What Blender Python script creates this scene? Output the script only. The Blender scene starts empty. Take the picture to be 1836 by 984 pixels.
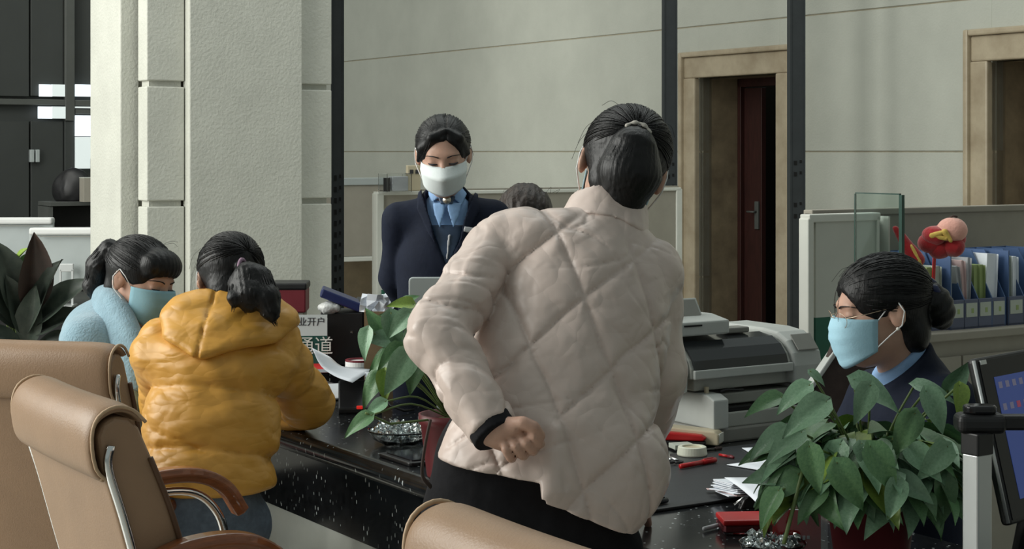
import bpy, bmesh, math, random
import numpy as np
from mathutils import Vector, Matrix

random.seed(7)
rng = np.random.RandomState(11)
scene = bpy.context.scene
COL = scene.collection

# ------------------------------------------------------------------ camera
FPX, CAMH, CX, HY = 3000.0, 1.6, 918.0, 272.0
cam_data = bpy.data.cameras.new('camera')
cam = bpy.data.objects.new('camera', cam_data)
COL.objects.link(cam)
cam.location = (0, 0, CAMH)
cam.rotation_euler = (math.pi / 2, 0, 0)
cam_data.sensor_width = 36.0
cam_data.lens = FPX / 1836.0 * 36.0
cam_data.shift_y = -(492.0 - HY) / 1836.0
cam_data.clip_start = 0.05
cam_data.clip_end = 200
scene.camera = cam

# ------------------------------------------------------------------ light
world = bpy.data.worlds.new('daylight')
scene.world = world
world.use_nodes = True
wb = world.node_tree.nodes['Background']
wb.inputs['Color'].default_value = (0.80, 0.90, 0.86, 1)
wb.inputs['Strength'].default_value = 0.32

def area_light(name, loc, target, sx, sy, power, color):
    d = bpy.data.lights.new(name, 'AREA')
    d.shape = 'RECTANGLE'; d.size = sx; d.size_y = sy
    d.energy = power; d.color = color
    o = bpy.data.objects.new(name, d)
    COL.objects.link(o)
    o.location = loc
    o.rotation_euler = (Vector(target) - Vector(loc)).to_track_quat('-Z', 'Y').to_euler()
    return o
# tall glazed front of the hall on the left and its high windows
area_light('window_daylight', (-6.2, 4.2, 3.6), (1.0, 5.6, 1.0), 6.0, 4.6, 640, (1.0, 1.0, 0.94))
area_light('far_window_daylight', (-3.2, 8.6, 5.6), (4.5, 14.0, 1.8), 5.0, 2.4, 170, (1.0, 1.0, 0.92))
area_light('wall_fill_light', (-7.5, 13.5, 4.6), (0.5, 18.0, 1.6), 5.0, 4.0, 270, (1.0, 1.0, 0.93))  # added area light that brightens the left part of the back wall
area_light('ceiling_lightwell', (1.0, 7.5, 6.6), (1.4, 7.6, 0), 5.0, 5.0, 130, (0.95, 1.0, 0.97))

vs = scene.view_settings
vs.view_transform = 'Standard'; vs.look = 'None'
vs.exposure = 0.0; vs.gamma = 1.0; vs.use_curve_mapping = False

# ------------------------------------------------------------------ placing
ANG = math.atan2(0.539, 0.842)
UD = np.array([-math.sin(ANG), math.cos(ANG), 0.0])    # along counter and wall, away from us
ND = np.array([math.cos(ANG), math.sin(ANG), 0.0])     # from customers towards staff and wall
ZD = np.array([0, 0, 1.0])
def P(px, py, Y):
    return np.array([(px - CX) / FPX * Y, Y, CAMH - (py - HY) / FPX * Y])
def G(u, n, z=0.0):
    return u * UD + n * ND + z * ZD
def unit(v):
    v = np.asarray(v, float); return v / np.linalg.norm(v)

# ------------------------------------------------------------------ materials
MATS = {}
def mat(name, col, rough=0.5, metal=0.0, var=0.0, vscale=8.0, bump=0.0, bscale=60.0, spec=0.5,
        trans=0.0, ior=1.45, coat=0.0, stretch=None, alpha=1.0, rvar=0.0, objvar=0.0, col2=None, detail=5.0,
        sheen=0.0, emis=None, estr=0.0, sss=0.0, ridged=False):
    if name in MATS: return MATS[name]
    m = bpy.data.materials.new(name); m.use_nodes = True
    nt = m.node_tree; N = nt.nodes; L = nt.links
    b = N['Principled BSDF']
    c = (col[0], col[1], col[2], 1)
    b.inputs['Base Color'].default_value = c
    b.inputs['Roughness'].default_value = rough
    b.inputs['Metallic'].default_value = metal
    b.inputs['Specular IOR Level'].default_value = spec
    b.inputs['IOR'].default_value = ior
    b.inputs['Transmission Weight'].default_value = trans
    b.inputs['Coat Weight'].default_value = coat
    b.inputs['Alpha'].default_value = alpha
    b.inputs['Sheen Weight'].default_value = sheen
    if sss:
        b.inputs['Subsurface Weight'].default_value = sss
        b.inputs['Subsurface Radius'].default_value = (0.01, 0.004, 0.002)
    if emis:
        b.inputs['Emission Color'].default_value = (*emis, 1)
        b.inputs['Emission Strength'].default_value = estr
    tc = N.new('ShaderNodeTexCoord')
    mp = N.new('ShaderNodeMapping'); L.new(tc.outputs['Object'], mp.inputs['Vector'])
    if stretch: mp.inputs['Scale'].default_value = stretch
    if var or rvar or col2:
        no = N.new('ShaderNodeTexNoise')
        no.inputs['Scale'].default_value = vscale; no.inputs['Detail'].default_value = detail
        no.inputs['Roughness'].default_value = 0.62
        L.new(mp.outputs['Vector'], no.inputs['Vector'])
        cr = N.new('ShaderNodeValToRGB')
        c2 = col2 if col2 else tuple(min(1, x * (1 + var)) for x in col)
        c1 = col if col2 else tuple(x * (1 - var) for x in col)
        cr.color_ramp.elements[0].position = 0.3; cr.color_ramp.elements[1].position = 0.7
        cr.color_ramp.elements[0].color = (*c1, 1); cr.color_ramp.elements[1].color = (*c2, 1)
        L.new(no.outputs['Fac'], cr.inputs['Fac'])
        last = cr.outputs['Color']
        if objvar:
            oi = N.new('ShaderNodeObjectInfo'); hs = N.new('ShaderNodeHueSaturation')
            mr = N.new('ShaderNodeMapRange'); mr.inputs['To Min'].default_value = 1 - objvar; mr.inputs['To Max'].default_value = 1 + objvar
            L.new(oi.outputs['Random'], mr.inputs['Value']); L.new(mr.outputs['Result'], hs.inputs['Value'])
            L.new(last, hs.inputs['Color']); last = hs.outputs['Color']
        L.new(last, b.inputs['Base Color'])
        if rvar:
            mr = N.new('ShaderNodeMapRange'); mr.inputs['To Min'].default_value = rough - rvar; mr.inputs['To Max'].default_value = rough + rvar
            L.new(no.outputs['Fac'], mr.inputs['Value']); L.new(mr.outputs['Result'], b.inputs['Roughness'])
    if bump:
        nb = N.new('ShaderNodeTexNoise'); nb.inputs['Scale'].default_value = bscale; nb.inputs['Detail'].default_value = 6
        if False:
            nb.noise_type = 'RIDGED_MULTIFRACTAL'; nb.inputs['Detail'].default_value = 3.0; nb.inputs['Distortion'].default_value = 1.2; nb.inputs['Roughness'].default_value = 0.5
        L.new(mp.outputs['Vector'], nb.inputs['Vector'])
        bp = N.new('ShaderNodeBump'); bp.inputs['Strength'].default_value = bump; bp.inputs['Distance'].default_value = 0.02 if ridged else 0.01
        hsock = nb.outputs['Fac']
        if ridged:      # crumpled nylon: distorted noise plus creases between voronoi cells
            nb.inputs['Distortion'].default_value = 0.5; nb.inputs['Detail'].default_value = 2.0
            vm = N.new('ShaderNodeVectorMath'); vm.operation = 'MULTIPLY_ADD'
            nz = N.new('ShaderNodeTexNoise'); nz.inputs['Scale'].default_value = bscale * 0.8; L.new(mp.outputs['Vector'], nz.inputs['Vector'])
            L.new(nz.outputs['Color'], vm.inputs[0]); vm.inputs[1].default_value = (0.09, 0.09, 0.09); L.new(mp.outputs['Vector'], vm.inputs[2])
            vo = N.new('ShaderNodeTexVoronoi'); vo.feature = 'F1'; vo.inputs['Scale'].default_value = bscale * 1.5
            L.new(vm.outputs[0], vo.inputs['Vector'])
            ad = N.new('ShaderNodeMath'); ad.operation = 'MULTIPLY_ADD'; ad.inputs[1].default_value = -0.55
            L.new(vo.outputs['Distance'], ad.inputs[0]); L.new(hsock, ad.inputs[2]); hsock = ad.outputs[0]
        L.new(hsock, bp.inputs['Height']); L.new(bp.outputs['Normal'], b.inputs['Normal'])
    MATS[name] = m
    return m

def granite():
    m = mat('black_granite', (0.010, 0.011, 0.012), 0.17, var=0.5, vscale=40)
    nt = m.node_tree; N = nt.nodes; L = nt.links; b = N['Principled BSDF']
    base = b.inputs['Base Color'].links[0].from_socket
    tc = N.new('ShaderNodeTexCoord'); mp = N.new('ShaderNodeMapping')
    mp.inputs['Scale'].default_value = (1.0, 1.0, 0.42)
    L.new(tc.outputs['Object'], mp.inputs['Vector'])
    vo = N.new('ShaderNodeTexVoronoi'); vo.inputs['Scale'].default_value = 95
    L.new(mp.outputs['Vector'], vo.inputs['Vector'])
    sep = N.new('ShaderNodeSeparateColor'); L.new(vo.outputs['Color'], sep.inputs['Color'])
    a = N.new('ShaderNodeMath'); a.operation = 'GREATER_THAN'; a.inputs[1].default_value = 0.84; L.new(sep.outputs['Red'], a.inputs[0])
    d = N.new('ShaderNodeMath'); d.operation = 'LESS_THAN'; d.inputs[1].default_value = 0.26; L.new(vo.outputs['Distance'], d.inputs[0])
    k = N.new('ShaderNodeMath'); k.operation = 'MULTIPLY'; L.new(a.outputs[0], k.inputs[0]); L.new(d.outputs[0], k.inputs[1])
    k2 = N.new('ShaderNodeMath'); k2.operation = 'MULTIPLY'; L.new(k.outputs[0], k2.inputs[0]); L.new(sep.outputs['Green'], k2.inputs[1])
    mx = N.new('ShaderNodeMix'); mx.data_type = 'RGBA'
    L.new(k2.outputs[0], mx.inputs['Factor']); L.new(base, mx.inputs['A']); mx.inputs['B'].default_value = (0.55, 0.60, 0.60, 1)
    L.new(mx.outputs['Result'], b.inputs['Base Color'])
    return m

M = {}
M['wall'] = mat('wall_limestone', (0.455, 0.465, 0.41), 0.75, var=0.07, vscale=1.6, bump=0.25, bscale=55)
M['column'] = mat('column_limestone', (0.535, 0.54, 0.485), 0.7, var=0.06, vscale=5, bump=0.35, bscale=70)
M['joint'] = mat('joint_mortar', (0.36, 0.33, 0.25), 0.9, var=0.12, vscale=12)
M['marble'] = mat('brown_marble', (0.31, 0.25, 0.17), 0.35, col2=(0.47, 0.40, 0.29), vscale=4, detail=9)
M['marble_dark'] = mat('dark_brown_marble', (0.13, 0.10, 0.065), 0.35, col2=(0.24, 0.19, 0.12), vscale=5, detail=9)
M['steel'] = mat('dark_painted_steel', (0.028, 0.033, 0.036), 0.55, var=0.15, vscale=10)
M['black'] = mat('black_plastic', (0.012, 0.012, 0.013), 0.42, var=0.2, vscale=20)
M['blackgloss'] = mat('black_gloss_plastic', (0.012, 0.012, 0.014), 0.15)
M['hole'] = mat('slot_shadow', (0.004, 0.004, 0.004), 0.9)
M['granite'] = granite()
M['lightstone'] = mat('pale_polished_stone', (0.44, 0.46, 0.42), 0.08, var=0.14, vscale=3)
M['floor'] = mat('floor_stone', (0.42, 0.41, 0.37), 0.14, var=0.1, vscale=2)
M['leather'] = mat('tan_leather', (0.30, 0.19, 0.115), 0.42, var=0.07, vscale=7, bump=0.12, bscale=260)
M['leather_dark'] = mat('tan_leather_side', (0.31, 0.185, 0.105), 0.42, var=0.07, vscale=7, bump=0.12, bscale=260)
M['piping'] = mat('brown_leather_piping', (0.10, 0.05, 0.025), 0.5, var=0.15)
M['thread'] = mat('tan_stitching', (0.46, 0.32, 0.20), 0.6, var=0.1)
M['chrome'] = mat('chrome', (0.72, 0.73, 0.73), 0.10, 1.0, rvar=0.03, vscale=12)
M['wood'] = mat('red_brown_wood', (0.20, 0.062, 0.018), 0.28, var=0.35, vscale=14, stretch=(1, 6, 6), coat=0.4)
M['yellow'] = mat('mustard_nylon', (0.60, 0.31, 0.055), 0.42, var=0.05, vscale=7, bump=0.42, bscale=10, stretch=(1, 1, 1.9), ridged=True)
M['pink'] = mat('pale_pink_nylon', (0.60, 0.495, 0.445), 0.40, var=0.05, vscale=7, bump=0.42, bscale=13, ridged=True)
M['blue_wool'] = mat('pale_blue_wool', (0.235, 0.375, 0.455), 0.9, var=0.1, vscale=30, bump=0.4, bscale=150, sheen=0.5)
M['navy'] = mat('navy_suiting', (0.0105, 0.0145, 0.029), 0.8, var=0.12, vscale=30, bump=0.2, bscale=30, spec=0.2)
M['shirt'] = mat('light_blue_shirting', (0.24, 0.40, 0.66), 0.7, var=0.05, vscale=20, bump=0.2, bscale=60)
M['tie'] = mat('slate_blue_satin', (0.035, 0.06, 0.11), 0.45, var=0.15, vscale=30)
M['blackpants'] = mat('black_trouser_cloth', (0.010, 0.010, 0.012), 0.85, var=0.2, vscale=30, bump=0.2, bscale=40, spec=0.2)
M['jeans'] = mat('blue_grey_denim', (0.10, 0.13, 0.17), 0.85, var=0.2, vscale=60, bump=0.2, bscale=200)
M['brown_coat'] = mat('dark_brown_wool', (0.05, 0.035, 0.03), 0.9, var=0.2, vscale=40)
M['skin'] = mat('skin', (0.52, 0.315, 0.235), 0.48, var=0.06, vscale=18, bump=0.06, bscale=200, sss=0.12)
M['skin_hand'] = mat('rosy_skin', (0.53, 0.305, 0.25), 0.48, var=0.10, vscale=25, bump=0.10, bscale=240, sss=0.12)
M['hair'] = mat('black_hair', (0.0055, 0.0055, 0.006), 0.42, var=0.45, vscale=26, stretch=(3, 3, 0.6), bump=0.15, bscale=80, spec=0.35)
M['hair_brown'] = mat('dark_brown_hair', (0.022, 0.013, 0.009), 0.5, var=0.5, vscale=30, bump=0.5, bscale=45)
M['mask_blue'] = mat('blue_surgical_mask', (0.36, 0.60, 0.72), 0.75, var=0.05, vscale=30, bump=0.1, bscale=300)
M['mask_teal'] = mat('teal_blue_surgical_mask', (0.22, 0.40, 0.47), 0.75, var=0.05, vscale=30, bump=0.1, bscale=300)
M['mask_white'] = mat('white_respirator', (0.74, 0.80, 0.80), 0.7, var=0.03, vscale=30, bump=0.1, bscale=300)
M['white'] = mat('white_plastic', (0.72, 0.73, 0.72), 0.4, var=0.04)
M['elastic'] = mat('white_elastic', (0.75, 0.76, 0.76), 0.7, var=0.04)
M['paper'] = mat('white_paper', (0.74, 0.78, 0.84), 0.8, var=0.03, vscale=30)
M['silver'] = mat('silver_painted_plastic', (0.42, 0.46, 0.46), 0.35, 0.2, var=0.04)
M['alu'] = mat('brushed_aluminium', (0.58, 0.60, 0.60), 0.38, 0.7, rvar=0.05, vscale=40)
M['printer'] = mat('warm_grey_plastic', (0.33, 0.34, 0.31), 0.5, var=0.05, vscale=14, bump=0.05, bscale=400)
M['printer_light'] = mat('light_grey_plastic', (0.42, 0.44, 0.42), 0.5, var=0.05, vscale=14)
M['printer_dark'] = mat('mid_grey_plastic', (0.22, 0.22, 0.20), 0.5, var=0.06, vscale=14)
M['cream'] = mat('cream_plastic', (0.55, 0.48, 0.34), 0.45, var=0.05)
M['smoke'] = mat('smoked_window_plastic', (0.025, 0.028, 0.03), 0.12, coat=0.3)
M['panel'] = mat('office_panel_offwhite', (0.52, 0.53, 0.48), 0.6, var=0.04, vscale=6)
M['panel_beige'] = mat('office_panel_beige', (0.30, 0.28, 0.235), 0.7, var=0.06, vscale=8)
M['panel_trim'] = mat('panel_trim_white', (0.60, 0.61, 0.56), 0.5, var=0.04)
M['green'] = mat('dark_green_panel', (0.012, 0.10, 0.065), 0.55, var=0.1)
M['glass'] = mat('clear_green_glass', (0.82, 0.93, 0.89), 0.02, trans=1.0, ior=1.45)
M['glass_edge'] = mat('glass_edge_green', (0.03, 0.07, 0.055), 0.2, var=0.1)
M['acrylic'] = mat('clear_acrylic', (0.95, 0.96, 0.96), 0.03, trans=1.0, ior=1.3)
M['dishglass'] = mat('dish_glass', (0.9, 0.94, 0.95), 0.03, trans=1.0, ior=1.45)
M['foil'] = mat('iridescent_foil', (0.70, 0.76, 0.80), 0.16, 0.9, col2=(0.85, 0.88, 0.84), vscale=60)
M['bluebox'] = mat('blue_file_plastic', (0.060, 0.11, 0.23), 0.45, var=0.08)
M['greybluebox'] = mat('grey_blue_file_plastic', (0.10, 0.115, 0.18), 0.5, var=0.08)
M['red'] = mat('red_plastic', (0.45, 0.012, 0.014), 0.35, var=0.08)
M['redfab'] = mat('red_plush', (0.33, 0.010, 0.014), 0.9, var=0.15, vscale=20, bump=0.3, bscale=90, sheen=0.4)
M['pinkfab'] = mat('pink_plush', (0.70, 0.36, 0.29), 0.9, var=0.06, vscale=20, bump=0.3, bscale=90, sheen=0.3)
M['yellowfab'] = mat('yellow_plush', (0.60, 0.42, 0.10), 0.9, var=0.1, vscale=20, bump=0.3, bscale=90)
M['maroon'] = mat('maroon_plastic', (0.15, 0.018, 0.026), 0.4, var=0.15)
M['navyplastic'] = mat('navy_folder_plastic', (0.014, 0.022, 0.09), 0.35, var=0.1)
M['kraft'] = mat('brown_cardboard', (0.26, 0.18, 0.10), 0.8, var=0.1, vscale=30)
M['mat'] = mat('charcoal_desk_mat', (0.022, 0.025, 0.028), 0.45, var=0.1, vscale=30, bump=0.1, bscale=300)
M['tape'] = mat('cream_tape', (0.70, 0.72, 0.60), 0.4, var=0.04)
M['pot'] = mat('dark_red_pot', (0.12, 0.020, 0.024), 0.4, var=0.15, vscale=8)
M['soil'] = mat('potting_soil', (0.03, 0.02, 0.013), 0.95, var=0.3, vscale=60)
M['leaf'] = mat('pothos_leaf', (0.075, 0.17, 0.075), 0.36, col2=(0.13, 0.25, 0.11), vscale=16, objvar=0.3, bump=0.12, bscale=30)
M['leaf2'] = mat('pothos_leaf_grey_green', (0.14, 0.26, 0.155), 0.34, col2=(0.22, 0.36, 0.23), vscale=16, objvar=0.25, bump=0.12, bscale=30)
M['leaf_yel'] = mat('pothos_leaf_young', (0.17, 0.26, 0.05), 0.38, col2=(0.25, 0.36, 0.07), vscale=14, objvar=0.25)
M['leaf_rub'] = mat('rubber_plant_leaf', (0.032, 0.045, 0.036), 0.42, col2=(0.060, 0.075, 0.058), vscale=10, objvar=0.3)
M['leaf_bronze'] = mat('bronze_young_leaf', (0.055, 0.038, 0.032), 0.45, col2=(0.08, 0.05, 0.04), vscale=10)
M['stem'] = mat('green_stem', (0.11, 0.16, 0.05), 0.5, var=0.15)
M['darkroom'] = mat('dark_cupboard_laminate', (0.040, 0.044, 0.042), 0.45, var=0.08, vscale=3)
M['darkrail'] = mat('dark_grey_rail', (0.075, 0.080, 0.074), 0.5, var=0.08)
M['doorred'] = mat('dark_red_door_wood', (0.030, 0.008, 0.006), 0.5, var=0.3, vscale=12, stretch=(4, 4, 0.5))
M['daywin'] = mat('bright_window_pane', (0.8, 0.9, 1.0), 0.4, emis=(0.86, 0.95, 1.0), estr=1.0)
M['daywin2'] = mat('hazy_window_pane', (0.6, 0.66, 0.66), 0.4, emis=(0.85, 0.93, 0.92), estr=0.45)
M['badge'] = mat('badge_white', (0.6, 0.6, 0.62), 0.4, var=0.05)
M['gold'] = mat('brooch_metal', (0.55, 0.50, 0.42), 0.3, 0.9, rvar=0.05)
M['ink'] = mat('printed_ink', (0.03, 0.03, 0.035), 0.7, var=0.1)
M['signwhite'] = mat('sign_white', (0.50, 0.53, 0.52), 0.6, var=0.03)
M['signgreen'] = mat('sign_green', (0.006, 0.055, 0.042), 0.5, var=0.08)
M['screen'] = mat('screen_blue', (0.02, 0.03, 0.08), 0.25, emis=(0.035, 0.06, 0.20), estr=0.55)
M['icon'] = mat('screen_icon', (0.2, 0.2, 0.3), 0.3, emis=(0.20, 0.18, 0.28), estr=0.2)
M['icon_red'] = mat('screen_icon_red', (0.3, 0.06, 0.1), 0.3, emis=(0.30, 0.05, 0.10), estr=0.3)
M['cardpeach'] = mat('peach_print', (0.62, 0.42, 0.33), 0.6, col2=(0.72, 0.56, 0.45), vscale=22)
M['pinkpaper'] = mat('pale_pink_paper', (0.62, 0.46, 0.45), 0.8, var=0.04)
M['folder_green'] = mat('green_paper_folder', (0.30, 0.38, 0.16), 0.7, var=0.08)
M['folder_grey'] = mat('grey_paper', (0.42, 0.44, 0.46), 0.8, var=0.06)
M['folder_pale'] = mat('pale_green_paper', (0.44, 0.48, 0.42), 0.8, var=0.06)
M['tiecream'] = mat('cream_hair_tie', (0.50, 0.47, 0.42), 0.8, var=0.1, vscale=60)
M['tielilac'] = mat('lilac_hair_tie', (0.28, 0.18, 0.25), 0.8, var=0.1, vscale=60)
M['tienavy'] = mat('navy_hair_bow', (0.012, 0.02, 0.075), 0.4, var=0.2, vscale=30)
M['pearl'] = mat('pearl', (0.8, 0.78, 0.72), 0.2)
M['lens'] = mat('spectacle_lens', (0.97, 0.98, 0.98), 0.02, trans=1.0, ior=1.05)
M['wire'] = mat('gold_wire', (0.55, 0.42, 0.30), 0.3, 0.8, rvar=0.05)
M['shoe'] = mat('black_shoe_leather', (0.012, 0.012, 0.012), 0.35, var=0.2)
M['white_eye'] = mat('eye_white', (0.42, 0.38, 0.36), 0.3)
M['redlight'] = mat('red_lamp', (0.6, 0.03, 0.02), 0.3, emis=(0.8, 0.03, 0.02), estr=0.5)
M['plastic_bag'] = mat('crinkled_clear_bag', (0.45, 0.46, 0.46), 0.2, col2=(0.6, 0.6, 0.58), vscale=30, bump=0.8, bscale=40)

# ------------------------------------------------------------------ objects
def _link(o, parent):
    COL.objects.link(o)
    if parent is not None: o.parent = parent
    return o
def tag(o, label=None, cat=None, group=None, kind=None):
    if label: o['label'] = label
    if cat: o['category'] = cat
    if group: o['group'] = group
    if kind: o['kind'] = kind
    return o
def thing(name, label, cat, loc=(0, 0, 0), rz=0.0, group=None, kind=None):
    o = bpy.data.objects.new(name, None)
    o.empty_display_size = 0.05
    COL.objects.link(o); o.location = tuple(loc); o.rotation_euler = (0, 0, rz)
    return tag(o, label, cat, group, kind)

class MB:
    """collects simple shapes into one mesh"""
    def __init__(s): s.v = []; s.f = []
    def add(s, verts, faces):
        n = len(s.v)
        s.v.extend([tuple(map(float, q)) for q in verts]); s.f.extend([tuple(i + n for i in f) for f in faces]); return s
    def box(s, c, d, rot=None):
        x, y, z = d[0] / 2, d[1] / 2, d[2] / 2
        vs_ = np.array([(-x, -y, -z), (x, -y, -z), (x, y, -z), (-x, y, -z), (-x, -y, z), (x, -y, z), (x, y, z), (-x, y, z)])
        if rot is not None: vs_ = vs_ @ np.array(rot).T
        return s.add(vs_ + np.array(c), [(0, 3, 2, 1), (4, 5, 6, 7), (0, 1, 5, 4), (1, 2, 6, 5), (2, 3, 7, 6), (3, 0, 4, 7)])
    def tube(s, pts, r, seg=8, closed=False, flat=None):
        pts = [np.array(p, float) for p in pts]; n = len(pts)
        rs = r if hasattr(r, '__len__') else [r] * n
        vs_ = []; prev = None
        for i, p in enumerate(pts):
            a = pts[i - 1] if (i > 0 or closed) else p
            b = pts[(i + 1) % n] if (i < n - 1 or closed) else p
            t = unit(b - a)
            if prev is None:
                ref = np.array([0, 0, 1.0]) if abs(t[2]) < 0.9 else np.array([1.0, 0, 0])
                x = unit(np.cross(t, ref))
            else:
                x = prev - t * np.dot(prev, t); x = unit(x)
            prev = x; y = np.cross(t, x)
            for k in range(seg):
                an = 2 * math.pi * k / seg
                fy = flat if flat else 1.0
                vs_.append(p + rs[i] * (math.cos(an) * x + fy * math.sin(an) * y))
        fs = []
        m = n if closed else n - 1
        for i in range(m):
            j = (i + 1) % n
            for k in range(seg):
                k2 = (k + 1) % seg
                fs.append((i * seg + k, i * seg + k2, j * seg + k2, j * seg + k))
        if not closed:
            fs.append(tuple(range(seg - 1, -1, -1))); fs.append(tuple((n - 1) * seg + k for k in range(seg)))
        return s.add(vs_, fs)
    def lathe(s, prof, seg=28, c=(0, 0, 0), cap=True):
        vs_ = []; fs = []
        for r, z in prof:
            for k in range(seg):
                a = 2 * math.pi * k / seg
                vs_.append((c[0] + r * math.cos(a), c[1] + r * math.sin(a), c[2] + z))
        for i in range(len(prof) - 1):
            for k in range(seg):
                k2 = (k + 1) % seg
                fs.append((i * seg + k, i * seg + k2, (i + 1) * seg + k2, (i + 1) * seg + k))
        if cap:
            fs.append(tuple(range(seg - 1, -1, -1))); fs.append(tuple((len(prof) - 1) * seg + k for k in range(seg)))
        return s.add(vs_, fs)
    def prism(s, poly, h, frame=None):
        """poly in (a,b), extruded along c by h; frame = (O, A, B, C)"""
        O, A, B, C = frame if frame else (np.zeros(3), np.array([1., 0, 0]), np.array([0, 1., 0]), np.array([0, 0, 1.]))
        O = np.array(O, float); n = len(poly)
        vs_ = [O + a * np.array(A) + b * np.array(B) for a, b in poly] + [O + a * np.array(A) + b * np.array(B) + h * np.array(C) for a, b in poly]
        fs = [tuple(range(n - 1, -1, -1)), tuple(range(n, 2 * n))] + [(i, (i + 1) % n, n + (i + 1) % n, n + i) for i in range(n)]
        return s.add(vs_, fs)
    def grid(s, arr):
        """arr (a,b,3) array of points"""
        a, b = arr.shape[:2]
        return s.add(arr.reshape(-1, 3), [(i * b + j, i * b + j + 1, (i + 1) * b + j + 1, (i + 1) * b + j) for i in range(a - 1) for j in range(b - 1)])
    def mesh(s, name, m, smooth=False):
        me = bpy.data.meshes.new(name); me.from_pydata(s.v, [], s.f); me.update()
        if m is not None: me.materials.append(M[m] if isinstance(m, str) else m)
        bm = bmesh.new(); bm.from_mesh(me); bmesh.ops.recalc_face_normals(bm, faces=bm.faces); bm.to_mesh(me); bm.free()
        if smooth: me.polygons.foreach_set('use_smooth', [True] * len(me.polygons))
        return me
    def obj(s, name, m, parent=None, smooth=False, bevel=0.0, seg=2, solid=0.0, loc=None, sub=0):
        o = bpy.data.objects.new(name, s.mesh(name, m, smooth))
        _link(o, parent)
        if loc is not None: o.location = tuple(loc)
        if solid:
            q = o.modifiers.new('thickness', 'SOLIDIFY'); q.thickness = solid; q.offset = 0
        if bevel:
            q = o.modifiers.new('bevel', 'BEVEL'); q.width = bevel; q.segments = seg; q.limit_method = 'ANGLE'; q.angle_limit = 0.6
        if sub:
            q = o.modifiers.new('subd', 'SUBSURF'); q.levels = sub; q.render_levels = sub
        return o

def rotm(axis, ang):
    return np.array(Matrix.Rotation(ang, 3, Vector(axis)))
def bez(pts, n=24):
    """smooth Catmull-Rom path"""
    p = [np.array(q, float) for q in pts]; p = [2 * p[0] - p[1]] + p + [2 * p[-1] - p[-2]]
    out = []
    m = len(p) - 3
    for i in range(m):
        k = max(2, n // m)
        for j in range(k):
            t = j / k
            a, b, c, d = p[i:i + 4]
            out.append(0.5 * ((2 * b) + (-a + c) * t + (2 * a - 5 * b + 4 * c - d) * t * t + (-a + 3 * b - 3 * c + d) * t ** 3))
    out.append(p[-2]); return out

# ------------------------------------------------------------------ implicit surfaces
def s_cap(p, a, b, ra, rb=None):
    rb = ra if rb is None else rb
    a = np.asarray(a, np.float32); b = np.asarray(b, np.float32); ba = b - a
    t = np.clip(((p - a) @ ba) / max(1e-9, float(ba @ ba)), 0, 1)
    return np.linalg.norm(p - a - t[:, None] * ba, axis=1) - (ra + t * (rb - ra))
def s_ell(p, c, r, R=None):
    q = p - np.asarray(c, np.float32)
    if R is not None: q = q @ np.asarray(R, np.float32).T
    r = np.asarray(r, np.float32)
    k0 = np.linalg.norm(q / r, axis=1); k1 = np.linalg.norm(q / (r * r), axis=1) + 1e-6
    return k0 * (k0 - 1) / k1
def s_capE(p, a, b, ra, rb, axis, sc):
    """capsule flattened along axis by factor sc"""
    a = np.asarray(a, np.float32); ax = np.asarray(unit(axis), np.float32)
    q = p - a; q = q + np.outer(q @ ax, ax) * (1 / sc - 1)
    bb = np.asarray(b, np.float32) - a; bb = bb + ax * (bb @ ax) * (1 / sc - 1)
    d = s_cap(q, np.zeros(3, np.float32), bb, ra, rb)
    return d * (sc if sc < 1 else 1) ** 0.6
def s_plane(p, o, n):
    return (p - np.asarray(o, np.float32)) @ np.asarray(unit(n), np.float32)
def smin(a, b, k):
    h = np.clip(0.5 + 0.5 * (b - a) / k, 0, 1)
    return b * (1 - h) + a * h - k * h * (1 - h)
def smax(a, b, k): return -smin(-a, -b, k)
def sun(k, *ds):
    d = ds[0]
    for e in ds[1:]: d = smin(d, e, k)
    return d
_ND = [(unit(rng.normal(size=3)), rng.uniform(0, 6.28)) for _ in range(24)]
def wob(p, scale, oct=3, seed=0):
    """cheap smooth noise in about -1..1"""
    v = np.zeros(len(p), np.float32); amp = 1.0
    for o in range(oct):
        for k in range(3):
            d, ph = _ND[(seed * 5 + o * 3 + k) % 24]
            v += amp * np.sin((p @ np.asarray(d, np.float32)) * scale * 6.283 + ph + 1.3 * v)
        amp *= 0.5; scale *= 1.9
    return v / 4.0

def groove(p, seed, sc, ax, sharp=5):
    """narrow sharp folds across ax, fading in and out"""
    ax = unit(ax).astype(np.float32)
    ph = (p @ ax) * sc * 3.1416 + 1.8 * wob(p, sc * 0.16, 2, seed)
    w = np.clip(0.25 + 1.1 * wob(p, sc * 0.20, 2, seed + 3), 0, 1)
    return (1 - np.abs(np.sin(ph))) ** sharp * w

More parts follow.
